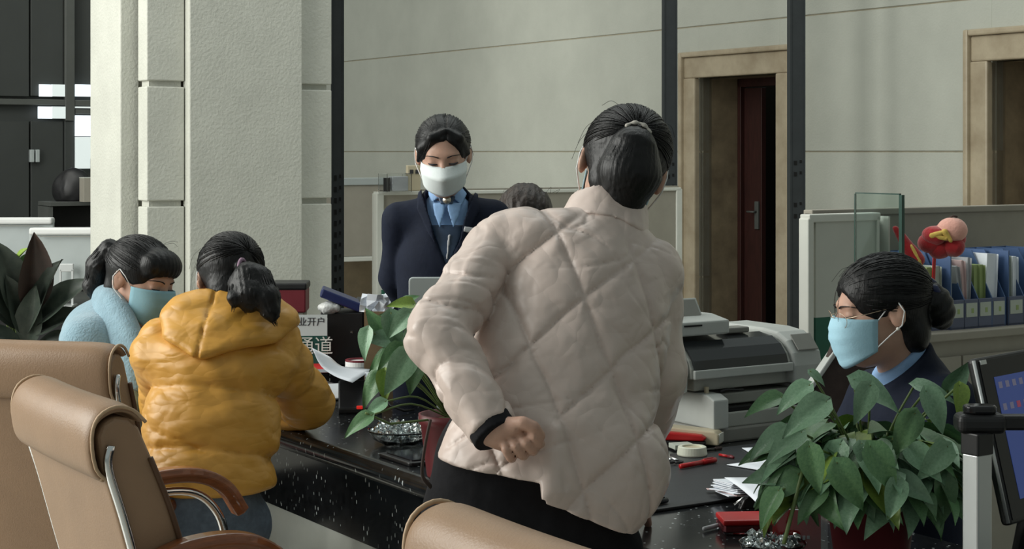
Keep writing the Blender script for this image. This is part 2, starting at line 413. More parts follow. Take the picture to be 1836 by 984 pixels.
def polygonise(f, lo, hi, res, margin=1.7):
    lo = np.asarray(lo, float); hi = np.asarray(hi, float)
    B = 6
    nb = np.ceil((hi - lo) / (res * B)).astype(int) + 1
    n = nb * B
    ax = [np.arange(nb[i]) for i in range(3)]
    bc = np.stack(np.meshgrid(*ax, indexing='ij'), -1).reshape(-1, 3)
    cen = lo + (bc * B + (B - 1) / 2) * res
    dc = f(cen.astype(np.float32))
    near = np.abs(dc) < margin * res * B * 0.87
    D = np.repeat(np.repeat(np.repeat(np.where(dc > 0, 1.0, -1.0).reshape(nb), B, 0), B, 1), B, 2).astype(np.float32)
    ids = bc[near]
    loc = np.stack(np.meshgrid(*[np.arange(B)] * 3, indexing='ij'), -1).reshape(-1, 3)
    idx = (ids[:, None, :] * B + loc[None]).reshape(-1, 3)
    vals = np.empty(len(idx), np.float32)
    CH = 400000
    for i in range(0, len(idx), CH):
        vals[i:i + CH] = f((lo + idx[i:i + CH] * res).astype(np.float32))
    D[idx[:, 0], idx[:, 1], idx[:, 2]] = vals
    S = D < 0
    c = [S[i:n[0] - 1 + i, j:n[1] - 1 + j, k:n[2] - 1 + k] for i in (0, 1) for j in (0, 1) for k in (0, 1)]
    sm = sum(x.astype(np.int8) for x in c)
    act = (sm > 0) & (sm < 8)
    ai = np.argwhere(act)
    vid = -np.ones(act.shape, np.int64); vid[ai[:, 0], ai[:, 1], ai[:, 2]] = np.arange(len(ai))
    acc = np.zeros((len(ai), 3)); cnt = np.zeros(len(ai))
    offs = [(i, j, k) for i in (0, 1) for j in (0, 1) for k in (0, 1)]
    for o1 in offs:
        for a_ in range(3):
            if o1[a_] == 1: continue
            o2 = list(o1); o2[a_] = 1
            d1 = D[ai[:, 0] + o1[0], ai[:, 1] + o1[1], ai[:, 2] + o1[2]]
            d2 = D[ai[:, 0] + o2[0], ai[:, 1] + o2[1], ai[:, 2] + o2[2]]
            cr = (d1 < 0) != (d2 < 0)
            t = np.where(cr, d1 / np.where(cr, d1 - d2, 1), 0)
            pt = np.tile(np.array(o1, float), (len(ai), 1)); pt[:, a_] += t
            acc[cr] += pt[cr]; cnt[cr] += 1
    V = lo + (ai + acc / np.maximum(cnt, 1)[:, None]) * res
    faces = []
    for a_ in range(3):
        b_, c_ = (a_ + 1) % 3, (a_ + 2) % 3
        sl1 = [slice(None)] * 3; sl2 = [slice(None)] * 3
        sl1[a_] = slice(0, n[a_] - 1); sl2[a_] = slice(1, n[a_])
        e = S[tuple(sl1)] != S[tuple(sl2)]
        E = np.argwhere(e)
        E = E[(E[:, b_] > 0) & (E[:, c_] > 0) & (E[:, b_] < n[b_] - 1) & (E[:, c_] < n[c_] - 1)]
        if not len(E): continue
        def at(db, dc_):
            q = E.copy(); q[:, b_] -= db; q[:, c_] -= dc_
            return vid[q[:, 0], q[:, 1], q[:, 2]]
        quad = np.stack([at(1, 1), at(0, 1), at(0, 0), at(1, 0)], 1)
        flip = ~S[E[:, 0], E[:, 1], E[:, 2]]
        quad[flip] = quad[flip][:, ::-1]
        faces.append(quad[(quad >= 0).all(1)])
    Fq = np.concatenate(faces) if faces else np.zeros((0, 4), int)
    return V, Fq

def sdf_obj(name, f, lo, hi, res, m, parent, origin=(0, 0, 0), smooth_it=1):
    V, Fq = polygonise(f, lo, hi, res)
    # one or two light relaxation passes on the surface net
    for _ in range(smooth_it):
        acc = np.zeros_like(V); cnt = np.zeros(len(V))
        for a, b in ((0, 1), (1, 2), (2, 3), (3, 0)):
            np.add.at(acc, Fq[:, a], V[Fq[:, b]]); np.add.at(cnt, Fq[:, a], 1)
            np.add.at(acc, Fq[:, b], V[Fq[:, a]]); np.add.at(cnt, Fq[:, b], 1)
        V = V * 0.5 + 0.5 * acc / np.maximum(cnt, 1)[:, None]
    V = V - np.asarray(origin)
    me = bpy.data.meshes.new(name)
    me.vertices.add(len(V)); me.vertices.foreach_set('co', V.astype(np.float32).ravel())
    me.loops.add(len(Fq) * 4); me.loops.foreach_set('vertex_index', Fq.astype(np.int32).ravel())
    me.polygons.add(len(Fq)); me.polygons.foreach_set('loop_start', np.arange(0, len(Fq) * 4, 4, dtype=np.int32))
    me.polygons.foreach_set('use_smooth', np.ones(len(Fq), bool))
    me.update(calc_edges=True); me.validate()
    me.materials.append(M[m] if isinstance(m, str) else m)
    o = bpy.data.objects.new(name, me)
    return _link(o, parent)

def text_obj(name, s, size, m, parent, O, A, B, depth=0.0006):
    """flat lettering, centred at O, reading along A with up B"""
    cu = bpy.data.curves.new(name, 'FONT'); cu.body = s; cu.size = size; cu.align_x = 'CENTER'; cu.align_y = 'CENTER'; cu.extrude = depth
    t = bpy.data.objects.new(name, cu); COL.objects.link(t)
    dg = bpy.context.evaluated_depsgraph_get(); dg.update()
    me = bpy.data.meshes.new_from_object(t.evaluated_get(dg))
    bpy.data.objects.remove(t); me.name = name
    me.materials.clear(); me.materials.append(M[m])
    o = bpy.data.objects.new(name, me); _link(o, parent)
    A = unit(A); B = unit(B); C = np.cross(A, B)
    o.matrix_local = Matrix(((A[0], B[0], C[0], O[0]), (A[1], B[1], C[1], O[1]), (A[2], B[2], C[2], O[2]), (0, 0, 0, 1)))
    return o
# ================================================================== the setting
WN = 9.13                 # back wall plane
GRID = ANG
def gthing(name, label, cat, u, n, z=0.0, rz=0.0, group=None, kind=None):
    """thing whose local x runs along n and local y along u"""
    return thing(name, label, cat, G(u, n, z), GRID + rz, group, kind)

fl = MB().box((2, 11, -0.05), (40, 44, 0.1)).obj('floor', 'floor')
tag(fl, 'pale polished stone floor of the banking hall', kind='structure')

wall = gthing('wall_back', 'pale limestone back wall in wide courses with thin joints', None, 0, WN, 0, kind='structure')
ZR = [-0.02, 0.52, 1.6, 2.68, 3.76, 4.84]
D1 = (10.1, 11.55, 2.46)   # placeholder, set below
def wall_uv(px):           # u on the wall plane for a pixel column
    a = (px - CX) / FPX
    Y = WN / (ND[1] + a * ND[0])
    return float(np.array([a * Y, Y, 0]) @ UD)
d1o = (wall_uv(1440), wall_uv(1228)); d1i = (wall_uv(1398), wall_uv(1253))
w2 = d1o[1] - d1o[0]
d2r = wall_uv(1740); d2o = (d2r - w2, d2r); d2i = (d2r - w2 + (d1i[0] - d1o[0]), wall_uv(1778))
HOUT, HIN = 2.46, 2.235
def wall_piece(u0, u1, z0, z1):
    g = 0.006
    MB().box((0.06, (u0 + u1) / 2, (z0 + z1) / 2), (0.12, u1 - u0, z1 - z0 - 2 * g)).obj('stone_panel', 'wall', wall, bevel=0.003, seg=1)
U0, U1 = -6.0, 30.0
for i in range(5):
    z0, z1 = ZR[i], ZR[i + 1]
    if z0 >= HOUT:
        wall_piece(U0, U1, z0, z1)
    else:
        for a, b in ((U0, d2i[0]), (d2i[1], d1i[0]), (d1i[1], U1)):
            wall_piece(a, b, z0, min(z1, 99))
        if z1 > HIN:
            for a, b in (d2i, d1i):
                wall_piece(a, b, max(z0, HIN + 0.0), z1)
for a, b, z0, z1 in ((U0, d2i[0], 0, 5), (d2i[1], d1i[0], 0, 5), (d1i[1], U1, 0, 5), (d2i[0], d2i[1], HIN, 5), (d1i[0], d1i[1], HIN, 5)):
    MB().box((0.075, (a + b) / 2, (z0 + z1) / 2), (0.13, b - a, z1 - z0)).obj('mortar_backing', 'joint', wall)

def doorway(num, o, i_, label):
    t = gthing('door_%d' % num, label, None, 0, WN, 0, kind='structure')
    def fr(u0, u1, z0, z1, dn, proud, m, nm):
        MB().box(((dn - proud) / 2, (u0 + u1) / 2, (z0 + z1) / 2), (dn + proud, u1 - u0, z1 - z0)).obj(nm, m, t, bevel=0.012, seg=2)
    e = 0.045
    for (a, b, c, d) in ((o[0], i_[0], i_[0] - 0.0, 1), (i_[1], o[1], i_[1], -1)):
        fr(a, b, 0, HIN, 0.05, 0.05, 'marble', 'architrave_side')
        if d == 1: fr(a, a + e, 0, HOUT, 0.05, 0.085, 'marble', 'architrave_moulding')
        else: fr(b - e, b, 0, HOUT, 0.05, 0.085, 'marble', 'architrave_moulding')
    fr(o[0] + e, o[1] - e, HIN, HOUT - e, 0.05, 0.05, 'marble', 'architrave_head')
    fr(o[0] + e, o[1] - e, HOUT - e, HOUT, 0.05, 0.085, 'marble', 'architrave_moulding')
    # deep reveal
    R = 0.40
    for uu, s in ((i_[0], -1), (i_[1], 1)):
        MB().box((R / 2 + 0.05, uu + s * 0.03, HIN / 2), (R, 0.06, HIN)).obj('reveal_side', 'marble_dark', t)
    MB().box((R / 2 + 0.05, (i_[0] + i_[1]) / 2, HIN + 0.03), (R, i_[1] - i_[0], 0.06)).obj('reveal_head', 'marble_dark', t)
    return t
dr1 = doorway(1, d1o, d1i, 'doorway with brown marble surround and a dark red door standing ajar')
wi = d1i[1] - d1i[0]
# door frame, leaf, dark passage
for nm, u0, u1 in (('door_frame_post', d1i[1] - 0.045, d1i[1]), ('door_frame_post', d1i[0], d1i[0] + 0.045)):
    MB().box((0.46, (u0 + u1) / 2, HIN / 2), (0.06, u1 - u0, HIN)).obj(nm, 'doorred', dr1, bevel=0.004)
MB().box((0.46, (d1i[0] + d1i[1]) / 2, HIN - 0.035), (0.06, wi, 0.07)).obj('door_frame_head', 'doorred', dr1, bevel=0.004)
leaf = MB().box((0.50, d1i[1] - 0.15, (HIN - 0.07) / 2), (0.05, 0.24, HIN - 0.09)).obj('door_leaf', 'doorred', dr1, bevel=0.004)
MB().box((0.465, d1i[1] - 0.22, 1.05), (0.02, 0.05, 0.24)).obj('handle_plate', 'darkrail', leaf, bevel=0.004)
MB().tube([(0.455, d1i[1] - 0.22, 1.08), (0.42, d1i[1] - 0.22, 1.08), (0.42, d1i[1] - 0.14, 1.08)], 0.009).obj('handle', 'darkrail', leaf, smooth=True)
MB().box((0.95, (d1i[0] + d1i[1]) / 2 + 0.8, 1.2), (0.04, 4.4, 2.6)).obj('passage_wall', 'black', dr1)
MB().box((0.62, d1i[0] + 0.16, 1.08), (0.03, 0.08, 2.16)).obj('inner_door_edge', 'darkrail', dr1)
MB().box((0.66, d1i[0] + 0.45, 0.9), (0.02, 0.05, 1.75)).obj('inner_door_stile', 'darkrail', dr1)
MB().box((0.66, d1i[0] + 0.30, 2.14), (0.02, 0.5, 0.12)).obj('inner_door_rail', 'darkrail', dr1)
dr2 = doorway(2, d2o, d2i, 'brown marble doorway at the right end of the limestone wall')
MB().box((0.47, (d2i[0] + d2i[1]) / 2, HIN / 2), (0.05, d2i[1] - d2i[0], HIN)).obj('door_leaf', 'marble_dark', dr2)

# ---- dark cupboard wall far left (plane facing us, across the hall)
WU = 13.0
wl = gthing('wall_left', 'dark grey cupboard wall with rails and small bright panes', None, WU, 0, 0, kind='structure')
def wpx(px, py):     # local (n, z) on the plane u = WU for a pixel
    a = (px - CX) / FPX
    Y = WU / (UD[1] + a * UD[0]); X = a * Y
    return float(np.array([X, Y, 0]) @ ND), CAMH - (py - HY) / FPX * Y
nE = wpx(598, 272)[0]
MB().box(((nE - 2.5) / 2, 0.30, 3.0), (nE + 2.5, 0.1, 6.0)).obj('backing', 'darkroom', wl)
def wbox(nm, x0, y0, x1, y1, m, proud=0.04, parent=wl, th=0.05):
    n0, z1 = wpx(x0, y0); n1, z0 = wpx(x1, y1)
    return MB().box(((n0 + n1) / 2, -proud + th / 2 + 0.2, (z0 + z1) / 2), (n1 - n0, th, z1 - z0)).obj(nm, m, parent, bevel=0.004, seg=1)
for a, b in ((-140, -2), (2, 66), (69, 128)):
    wbox('cupboard_door', a, 216, b, 640, 'darkroom', 0.0)
    wbox('cupboard_top_door', a, -150, b, 172, 'darkroom', 0.0)
wbox('handle', 65, 268, 72, 291, 'silver', 0.05)
wbox('handle', 75, 268, 82, 291, 'silver', 0.05)
wbox('rail', -140, 173, 182, 189, 'darkrail', 0.03)
wbox('rail', 147, 195, 260, 205, 'darkrail', 0.03)
wbox('stile', 129, -150, 146, 216, 'darkrail', 0.04)
wbox('stile', 129, 216, 146, 640, 'darkroom', 0.02)
for k, (x0, y0, x1, y1, m) in enumerate(((82, 150, 105, 172, 'daywin'), (105, 150, 128, 172, 'daywin2'), (80, 190, 105, 212, 'daywin'), (105, 190, 129, 212, 'daywin2'),
                                         (147, 150, 230, 173, 'daywin'), (147, 190, 230, 194, 'daywin2'), (147, 206, 230, 244, 'daywin'), (147, 245, 230, 302, 'daywin2'))):
    n0, z1 = wpx(x0, y0); n1, z0 = wpx(x1, y1)
    w = MB().box(((n0 + n1) / 2, 0.17, (z0 + z1) / 2), (n1 - n0, 0.02, z1 - z0)).obj('window_%d' % (k + 1), m)
    w.location = tuple(G(WU, 0, 0)); w.rotation_euler = (0, 0, GRID)
    tag(w, 'bright daylit pane in the dark cupboard wall', kind='structure')

# ---- stone column
CU, CN = 8.04, 3.20       # -u face of the main shaft, its near-left corner
colm = gthing('stone_column', 'pale limestone column with rusticated corner blocks behind the seated customers', 'column', CU, CN, 0)
MB().box((0.32, 0.33, 2.6), (0.62, 0.52, 5.2)).obj('core', 'joint', colm)
MB().box((0.315, 0.04, 2.6), (0.63, 0.09, 5.2)).obj('shaft_face', 'column', colm, bevel=0.006)
MB().box((-0.235, 0.45, 2.6), (0.10, 0.47, 5.2)).obj('shaft_face', 'column', colm, bevel=0.006)
MB().box((0.1, 0.45, 2.6), (0.6, 0.40, 5.2)).obj('core', 'column', colm)
zj = [-0.02, 0.68, 1.337, 1.945, 2.60, 3.25, 3.9, 4.6, 5.2]
for i in range(8):
    MB().box((-0.105, 0.115, (zj[i] + zj[i + 1]) / 2), (0.20, 0.13, zj[i + 1] - zj[i] - 0.03)).obj('corner_block', 'column', colm, bevel=0.006)
    MB().box((0.73, 0.115, (zj[i] + zj[i + 1]) / 2), (0.20, 0.13, zj[i + 1] - zj[i] - 0.03)).obj('corner_block', 'column', colm, bevel=0.006)
MB().box((-0.10, 0.125, 2.6), (0.17, 0.10, 5.2)).obj('block_joint', 'column', colm)
MB().box((0.725, 0.125, 2.6), (0.17, 0.10, 5.2)).obj('block_joint', 'column', colm)

# ---- slotted steel posts
def post(px, Y, w, label, holes):
    p = P(px, HY, Y)
    t = thing('steel_post', label, 'post', (p[0], p[1], 0), GRID - 0.45, group='dark steel posts in front of the limestone wall')
    MB().box((0, 0, 2.6), (w, w * 0.8, 5.2)).obj('upright', 'steel', t, bevel=0.004)
    for s in (-1, 1):
        MB().box((s * w * 0.46, -w * 0.36, 2.6), (w * 0.12, w * 0.16, 5.2)).obj('flange', 'steel', t)
    for z in holes:
        MB().box((-w * 0.16, -w * 0.40, z), (w * 0.2, 0.008, 0.03)).obj('slot', 'hole', t)
        MB().box((w * 0.2, -w * 0.40, z + 0.01), (w * 0.14, 0.008, 0.02)).obj('slot', 'hole', t)
    return t
post(605, 9.6, 0.072, 'dark slotted steel post beside the limestone column', [1.45 - 0.065 * k for k in range(14)])
post(1200, 12.2, 0.098, 'dark steel post behind the head of the person in the pink jacket', [1.5, 1.42, 1.34])
post(1427, 12.0, 0.108, 'dark steel post beside the doorway with the red door', [1.52, 1.44, 1.22, 1.14])

# ---- office partitions
def zpx(py, Y): return CAMH - (py - HY) / FPX * Y
# long screen behind the standing clerk
pu = 8.14
def n_on_u(px, u):
    a = (px - CX) / FPX; Y = u / (UD[1] + a * UD[0]); return float(np.array([a * Y, Y, 0]) @ ND), Y
na, Ya = n_on_u(678, pu); nb_, Yb = n_on_u(1222, pu)
t = gthing('office_partition', 'long beige office partition with pale trim behind the standing clerk', 'partition', pu, na)
Lp = nb_ - na; zt = zpx(347, Ya)
MB().box((Lp / 2, 0.03, (zt + 0.50) / 2 + 0.02), (Lp - 0.03, 0.04, zt - 0.50)).obj('panel_upper', 'panel_beige', t)
MB().box((Lp / 2, 0.03, 0.27), (Lp - 0.03, 0.04, 0.5)).obj('panel_lower', 'green', t)
for x in (0.015, Lp - 0.015):
    MB().box((x, 0.03, zt / 2), (0.045, 0.06, zt)).obj('end_trim', 'panel_trim', t, bevel=0.004)
MB().box((Lp / 2, 0.03, zt), (Lp, 0.06, 0.02)).obj('top_trim', 'panel_trim', t, bevel=0.004)
MB().box((0.115, -0.005, 0.43), (0.19, 0.03, 0.82)).obj('green_panel', 'green', t)
# further screen left
pu2 = 10.2
na2, Y2 = n_on_u(560, pu2); nb2, _ = n_on_u(720, pu2)
t = gthing('desk_screen', 'low beige desk screen with grey top rail left of the standing clerk', 'partition', pu2, na2)
L2 = nb2 - na2
z0, z1 = zpx(462, Y2), zpx(332, Y2)
MB().box((L2 / 2, 0, (z0 + z1) / 2), (L2, 0.03, z1 - z0)).obj('panel', 'panel_beige', t, bevel=0.004)
MB().box((L2 / 2, 0, z1 + 0.022), (L2, 0.05, 0.05)).obj('top_rail', 'silver', t, bevel=0.004)
MB().box((L2 / 2, 0, z0 - 0.02), (L2, 0.05, 0.03)).obj('bottom_rail', 'panel_trim', t, bevel=0.004)
MB().box((L2 / 2, 0.25, (z0 - 0.05) / 2), (L2, 0.05, z0 - 0.05)).obj('modesty_panel', 'marble_dark', t)
for x in (0.03, L2 - 0.03):
    MB().box((x, 0, (z0 - 0.03) / 2), (0.04, 0.04, z0 - 0.03)).obj('leg', 'steel', t)
# things on the partition top
pt = P(708, 345, Ya - 0.02)
t = thing('acrylic_box', 'clear acrylic box on the partition beside the standing clerk', 'box', (pt[0], pt[1], zt + 0.01), GRID)
MB().box((0, 0, 0.10), (0.15, 0.10, 0.004)).obj('lid', 'acrylic', t)
for x, y, sx, sy in ((0, -0.05, 0.15, 0.004), (0, 0.05, 0.15, 0.004), (-0.075, 0, 0.004, 0.1), (0.075, 0, 0.004, 0.1)):
    MB().box((x, y, 0.05), (sx, sy, 0.1)).obj('side', 'acrylic', t)
MB().box((0.02, 0, 0.045), (0.10, 0.05, 0.08)).obj('card_stack', 'folder_grey', t, bevel=0.003)
MB().box((-0.05, 0.0, 0.04), (0.012, 0.05, 0.075)).obj('black_divider', 'black', t)
pt = P(741, 345, Ya + 0.05)
t = thing('socket_plate', 'cream plate with two dark squares behind the clerk', 'plate', (pt[0], pt[1], zt + 0.01), GRID)
MB().box((0, 0, 0.075), (0.085, 0.02, 0.14)).obj('plate', 'cream', t, bevel=0.004)
for s in (-1, 1):
    MB().box((s * 0.018, -0.012, 0.11), (0.02, 0.01, 0.022)).obj('socket', 'ink', t)

# ---- filing cabinet with screen, right
cu = 4.32
n0, _ = n_on_u(1588, cu); n1 = n0 + 1.5
Ysh = 6.02
zl = zpx(603, 6.0); zt2 = zpx(388, 6.0)
t = gthing('filing_cabinet', 'beige low filing cabinet with back screen carrying the blue file racks', 'cabinet', cu, n0)
W = n1 - n0
MB().box((W / 2, 0.20, (zl - 0.03) / 2), (W, 0.40, zl - 0.03)).obj('body', 'panel_beige', t, bevel=0.003)
MB().box((W / 2, 0.19, zl - 0.015), (W + 0.02, 0.44, 0.03)).obj('top', 'panel_beige', t, bevel=0.004)
for k in range(4):
    d = MB().box((0.19 + k * 0.37, -0.008, (zl - 0.10) / 2 + 0.02), (0.362, 0.018, zl - 0.12)).obj('door', 'panel_beige', t, bevel=0.003)
    MB().box((0.19 + k * 0.37 + 0.14, -0.025, zl - 0.22), (0.012, 0.018, 0.1)).obj('handle', 'silver', d, bevel=0.003)
MB().box((W / 2, 0.405, (zl + zt2) / 2), (W, 0.03, zt2 - zl)).obj('back_screen', 'panel_beige', t)
MB().box((W / 2, 0.405, zt2), (W, 0.05, 0.025)).obj('screen_rail', 'panel_beige', t, bevel=0.004)
# end screen: white over green
n0e, _ = n_on_u(1441, cu); n1e, _ = n_on_u(1588, cu)
t = gthing('end_screen', 'off-white and green office end panel left of the filing cabinet', 'partition', cu - 0.02, n0e)
We = n1e - n0e; ze = zpx(390, 5.85); zg = zpx(566, 5.85)
MB().box((We / 2 - 0.01, 0.02, (ze + zg) / 2), (We - 0.10, 0.035, ze - zg)).obj('panel_upper', 'panel', t)
MB().box((We / 2 - 0.01, 0.02, zg / 2), (We - 0.10, 0.035, zg)).obj('panel_lower', 'green', t)
MB().box((0.012, 0.02, ze / 2), (0.026, 0.05, ze)).obj('post_trim', 'panel_trim', t, bevel=0.004)
MB().box((We / 2 - 0.02, 0.02, ze), (We - 0.05, 0.05, 0.028)).obj('top_trim', 'panel_trim', t, bevel=0.004)
MB().box((We - 0.058, 0.02, ze / 2), (0.012, 0.05, ze)).obj('post_trim', 'panel_trim', t)
MB().box((We - 0.03, 0.06, ze / 2), (0.045, 0.03, ze - 0.02)).obj('side_channel', 'printer_dark', t)
MB().box((We - 0.004, 0.02, ze / 2), (0.008, 0.05, ze)).obj('post_trim', 'panel_trim', t)
# clear glass screen
gl = P(1535, 347, 5.2); gr = P(1614, 350, 5.05)
t = thing('glass_screen', 'upright clear glass pane with dark green edge behind the seated clerk', 'glass pane', (gl[0], gl[1], 0))
dv = gr - gl; Lg = float(np.linalg.norm(dv[:2])); ag = math.atan2(dv[1], dv[0])
t.rotation_euler = (0, 0, ag)
gzb = 0.80; gzt = float(gl[2])
MB().box((Lg / 2, 0, (gzb + gzt) / 2), (Lg, 0.008, gzt - gzb)).obj('pane', 'glass', t)
MB().box((Lg + 0.006, 0, (gzb + gzt) / 2), (0.012, 0.012, gzt - gzb)).obj('pane_edge', 'glass_edge', t)
MB().box((-0.002, 0, (gzb + gzt) / 2), (0.004, 0.009, gzt - gzb)).obj('pane_edge', 'glass_edge', t)
MB().box((Lg / 2, 0, gzt + 0.002), (Lg, 0.009, 0.004)).obj('pane_edge', 'glass_edge', t)
MB().box((Lg / 2, 0, gzb / 2), (Lg, 0.06, gzb)).obj('screen_base', 'panel_beige', t, bevel=0.004)

# ---- the counter
CE, CT = 1.98, 0.82       # customer edge, top height
ctr = gthing('service_counter', 'long black granite service counter with rounded edge between customers and staff', 'counter', 0, CE)
CL0, CL1 = 0.2, 6.4
def slab(n0, n1, u0, u1, name):
    poly = [(0.0, -0.018)]
    prof = [(n0 + 0.02 - 0.02 * math.cos(a), CT - 0.02 - 0.02 + 0.02 * 1 + 0.02 * math.sin(a)) for a in np.linspace(0, math.pi / 2, 6)]
    poly = [(n0, CT - 0.04)] + prof + [(n1, CT), (n1, CT - 0.04)]
    return MB().prism(poly, u1 - u0, (np.array([0, u0, 0]), np.array([1., 0, 0]), np.array([0, 0, 1.]), np.array([0, 1., 0]))).obj(name, 'granite', ctr)
slab(0, 0.56, CL0, CL1, 'counter_top')
slab(0.56, 1.50, 2.95, 4.05, 'wing_top')
slab(0.56, 1.35, 5.3, CL1, 'wing_top')
# bullnose strip below the top and granite apron
MB().tube([(0.026, CL0, CT - 0.03), (0.026, CL1, CT - 0.03)], 0.028, 14).obj('bullnose_edge', 'granite', ctr, smooth=True)
MB().box((0.10, (CL0 + CL1) / 2, (CT - 0.04 + 0.56) / 2), (0.03, CL1 - CL0, CT - 0.04 - 0.56)).obj('granite_apron', 'granite', ctr)
MB().box((0.115, (CL0 + CL1) / 2, 0.28), (0.03, CL1 - CL0, 0.56)).obj('pale_stone_panel', 'lightstone', ctr)
for u in (CL0 + 0.05, 2.4, 4.6, CL1 - 0.05):
    MB().box((0.33, u, (CT - 0.04) / 2), (0.40, 0.05, CT - 0.04)).obj('support_panel', 'panel_beige', ctr)
MB().box((0.06 + 1.46 / 2 + 0.5, 4.0, (CT - 0.04) / 2), (0.9, 0.04, CT - 0.04)).obj('support_panel', 'panel_beige', ctr)
MB().box((1.25, 6.35, (CT - 0.04) / 2), (0.1, 0.05, CT - 0.04)).obj('support_panel', 'panel_beige', ctr)
# ================================================================== people
class Head:
    """head frame: q = (side to own left, forward, up)"""
    def __init__(s, C, F_, roll=0.0, scale=1.0):
        s.C = np.asarray(C, float); s.F = unit(F_)
        S0 = unit(np.cross(ZD, s.F)); U0 = np.cross(s.F, S0)
        s.S = math.cos(roll) * S0 + math.sin(roll) * U0
        s.U = np.cross(s.F, s.S) * 1.0
        s.U = unit(np.cross(s.F, s.S)); s.S = unit(np.cross(s.U, s.F)) * 1.0
        # np.cross(F,S): make sure up points up
        if s.U[2] < 0: s.U = -s.U
        s.S = np.cross(s.U, s.F) * 1.0
        s.R = np.stack([s.S, s.F, s.U]).astype(np.float32); s.k = scale
    def loc(s, p): return ((p - s.C.astype(np.float32)) @ s.R.T) / s.k
    def w(s, a, f, u): return s.C + s.k * (a * s.S + f * s.F + u * s.U)

def head_sdf(p, h):
    q = h.loc(p)
    d = s_ell(q, (0, -0.012, 0.032), (0.076, 0.094, 0.082))
    d = smin(d, s_ell(q, (0, 0.028, -0.035), (0.060, 0.066, 0.082)), 0.03)
    d = smin(d, s_ell(q, (0, 0.058, -0.093), (0.028, 0.028, 0.022)), 0.03)
    d = smin(d, s_ell(q, (0, 0.076, 0.024), (0.048, 0.018, 0.014)), 0.015)
    qa = q.copy(); qa[:, 0] = np.abs(qa[:, 0])
    d = smin(d, s_ell(qa, (0.042, 0.052, -0.035), (0.020, 0.026, 0.026)), 0.02)
    d = smax(d, -s_ell(qa, (0.031, 0.104, 0.003), (0.019, 0.014, 0.012)), 0.012)
    d = smin(d, s_ell(qa, (0.031, 0.0765, 0.004), (0.0165, 0.0135, 0.0105)), 0.004)
    d = smin(d, s_cap(q, (0, 0.088, 0.008), (0, 0.110, -0.030), 0.008, 0.012), 0.012)
    d = smin(d, s_ell(qa, (0.011, 0.100, -0.034), (0.008, 0.010, 0.008)), 0.006)
    d = smin(d, s_ell(q, (0, 0.092, -0.056), (0.022, 0.010, 0.006)), 0.006)
    d = smin(d, s_ell(q, (0, 0.090, -0.067), (0.019, 0.010, 0.006)), 0.006)
    e = s_ell(qa - np.array([0.079, -0.012, -0.004], np.float32), (0, 0, 0), (0.0085, 0.019, 0.033), rotm((0, 0, 1), -0.35))
    e = smax(e, -s_ell(qa, (0.092, -0.006, 0.0), (0.010, 0.011, 0.020)), 0.004)
    d = smin(d, e, 0.005)
    return d * h.k

def hand_sdf(p, w, d, nrm, s=1.0, curl=0.5, left=True):
    """relaxed hand: wrist w, pointing d, back of hand nrm"""
    d = unit(d); nrm = unit(nrm - np.dot(nrm, d) * d); t = np.cross(nrm, d) * (1 if left else -1)   # t towards thumb
    o = s_ell(p, w + d * 0.045 * s, np.array([0.040, 0.048, 0.016]) * s, np.stack([t, d, nrm]))
    for i, (off, ln, r) in enumerate(((0.026, 0.072, 0.0088), (0.009, 0.080, 0.009), (-0.009, 0.074, 0.0086), (-0.026, 0.058, 0.0078))):
        b = w + (d * 0.080 + t * off) * s; a = 0.25 + curl * 0.4
        k1 = b + unit(d * math.cos(a) - nrm * math.sin(a) + t * off * 2) * ln * 0.45 * s
        k2 = k1 + unit(d * math.cos(a + curl) - nrm * math.sin(a + curl)) * ln * 0.32 * s
        k3 = k2 + unit(d * math.cos(a + curl * 1.9) - nrm * math.sin(a + curl * 1.9)) * ln * 0.26 * s
        f = np.minimum(s_cap(p, b, k1, r * 1.08 * s, r * s), np.minimum(s_cap(p, k1, k2, r * s, r * 0.92 * s), s_cap(p, k2, k3, r * 0.92 * s, r * 0.8 * s)))
        o = smin(o, f, 0.006)
    b = w + (d * 0.022 + t * 0.026) * s; k1 = b + unit(d * 0.7 + t * 0.75 - nrm * 0.2) * 0.042 * s; k2 = k1 + unit(d * 0.95 + t * 0.25 - nrm * 0.25) * 0.032 * s
    o = smin(o, np.minimum(s_cap(p, b, k1, 0.013 * s, 0.0105 * s), s_cap(p, k1, k2, 0.0105 * s, 0.0085 * s)), 0.01)
    return o

def body_sdf(J, h, hands=None, slim=1.0):
    sl = np.asarray
    lat = unit(J['sL'] - J['sR']); 
    def f(p):
        fw = unit(np.cross(lat, J['neck'] - J['pel']))
        d = s_capE(p, J['chest'], J['pel'], 0.115 * slim, 0.125 * slim, fw, 0.60)
        d = smin(d, s_cap(p, J['chest'] * 0.35 + J['neck'] * 0.65, J['sL'], 0.036, 0.030), 0.03)
        d = smin(d, s_cap(p, J['chest'] * 0.35 + J['neck'] * 0.65, J['sR'], 0.036, 0.030), 0.03)
        d = smin(d, s_cap(p, J['neck'] - 0.02 * ZD, h.w(0, -0.015, -0.05), 0.052, 0.050), 0.025)
        for k in 'LR':
            d = smin(d, s_cap(p, J['s' + k], J['e' + k], 0.036 * slim, 0.032 * slim), 0.02)
            d = smin(d, s_cap(p, J['e' + k], J['w' + k], 0.033 * slim, 0.025), 0.012)
            d = smin(d, s_cap(p, J['h' + k], J['k' + k], 0.080 * slim, 0.052), 0.04)
            d = smin(d, s_cap(p, J['k' + k], J['a' + k], 0.052, 0.034), 0.02)
            d = smin(d, s_cap(p, J['a' + k] - 0.02 * ZD, J['t' + k], 0.034, 0.024), 0.015)
        d = smin(d, head_sdf(p, h), 0.022)
        for hf in (hands or []): d = smin(d, hf(p), 0.012)
        return d
    return f

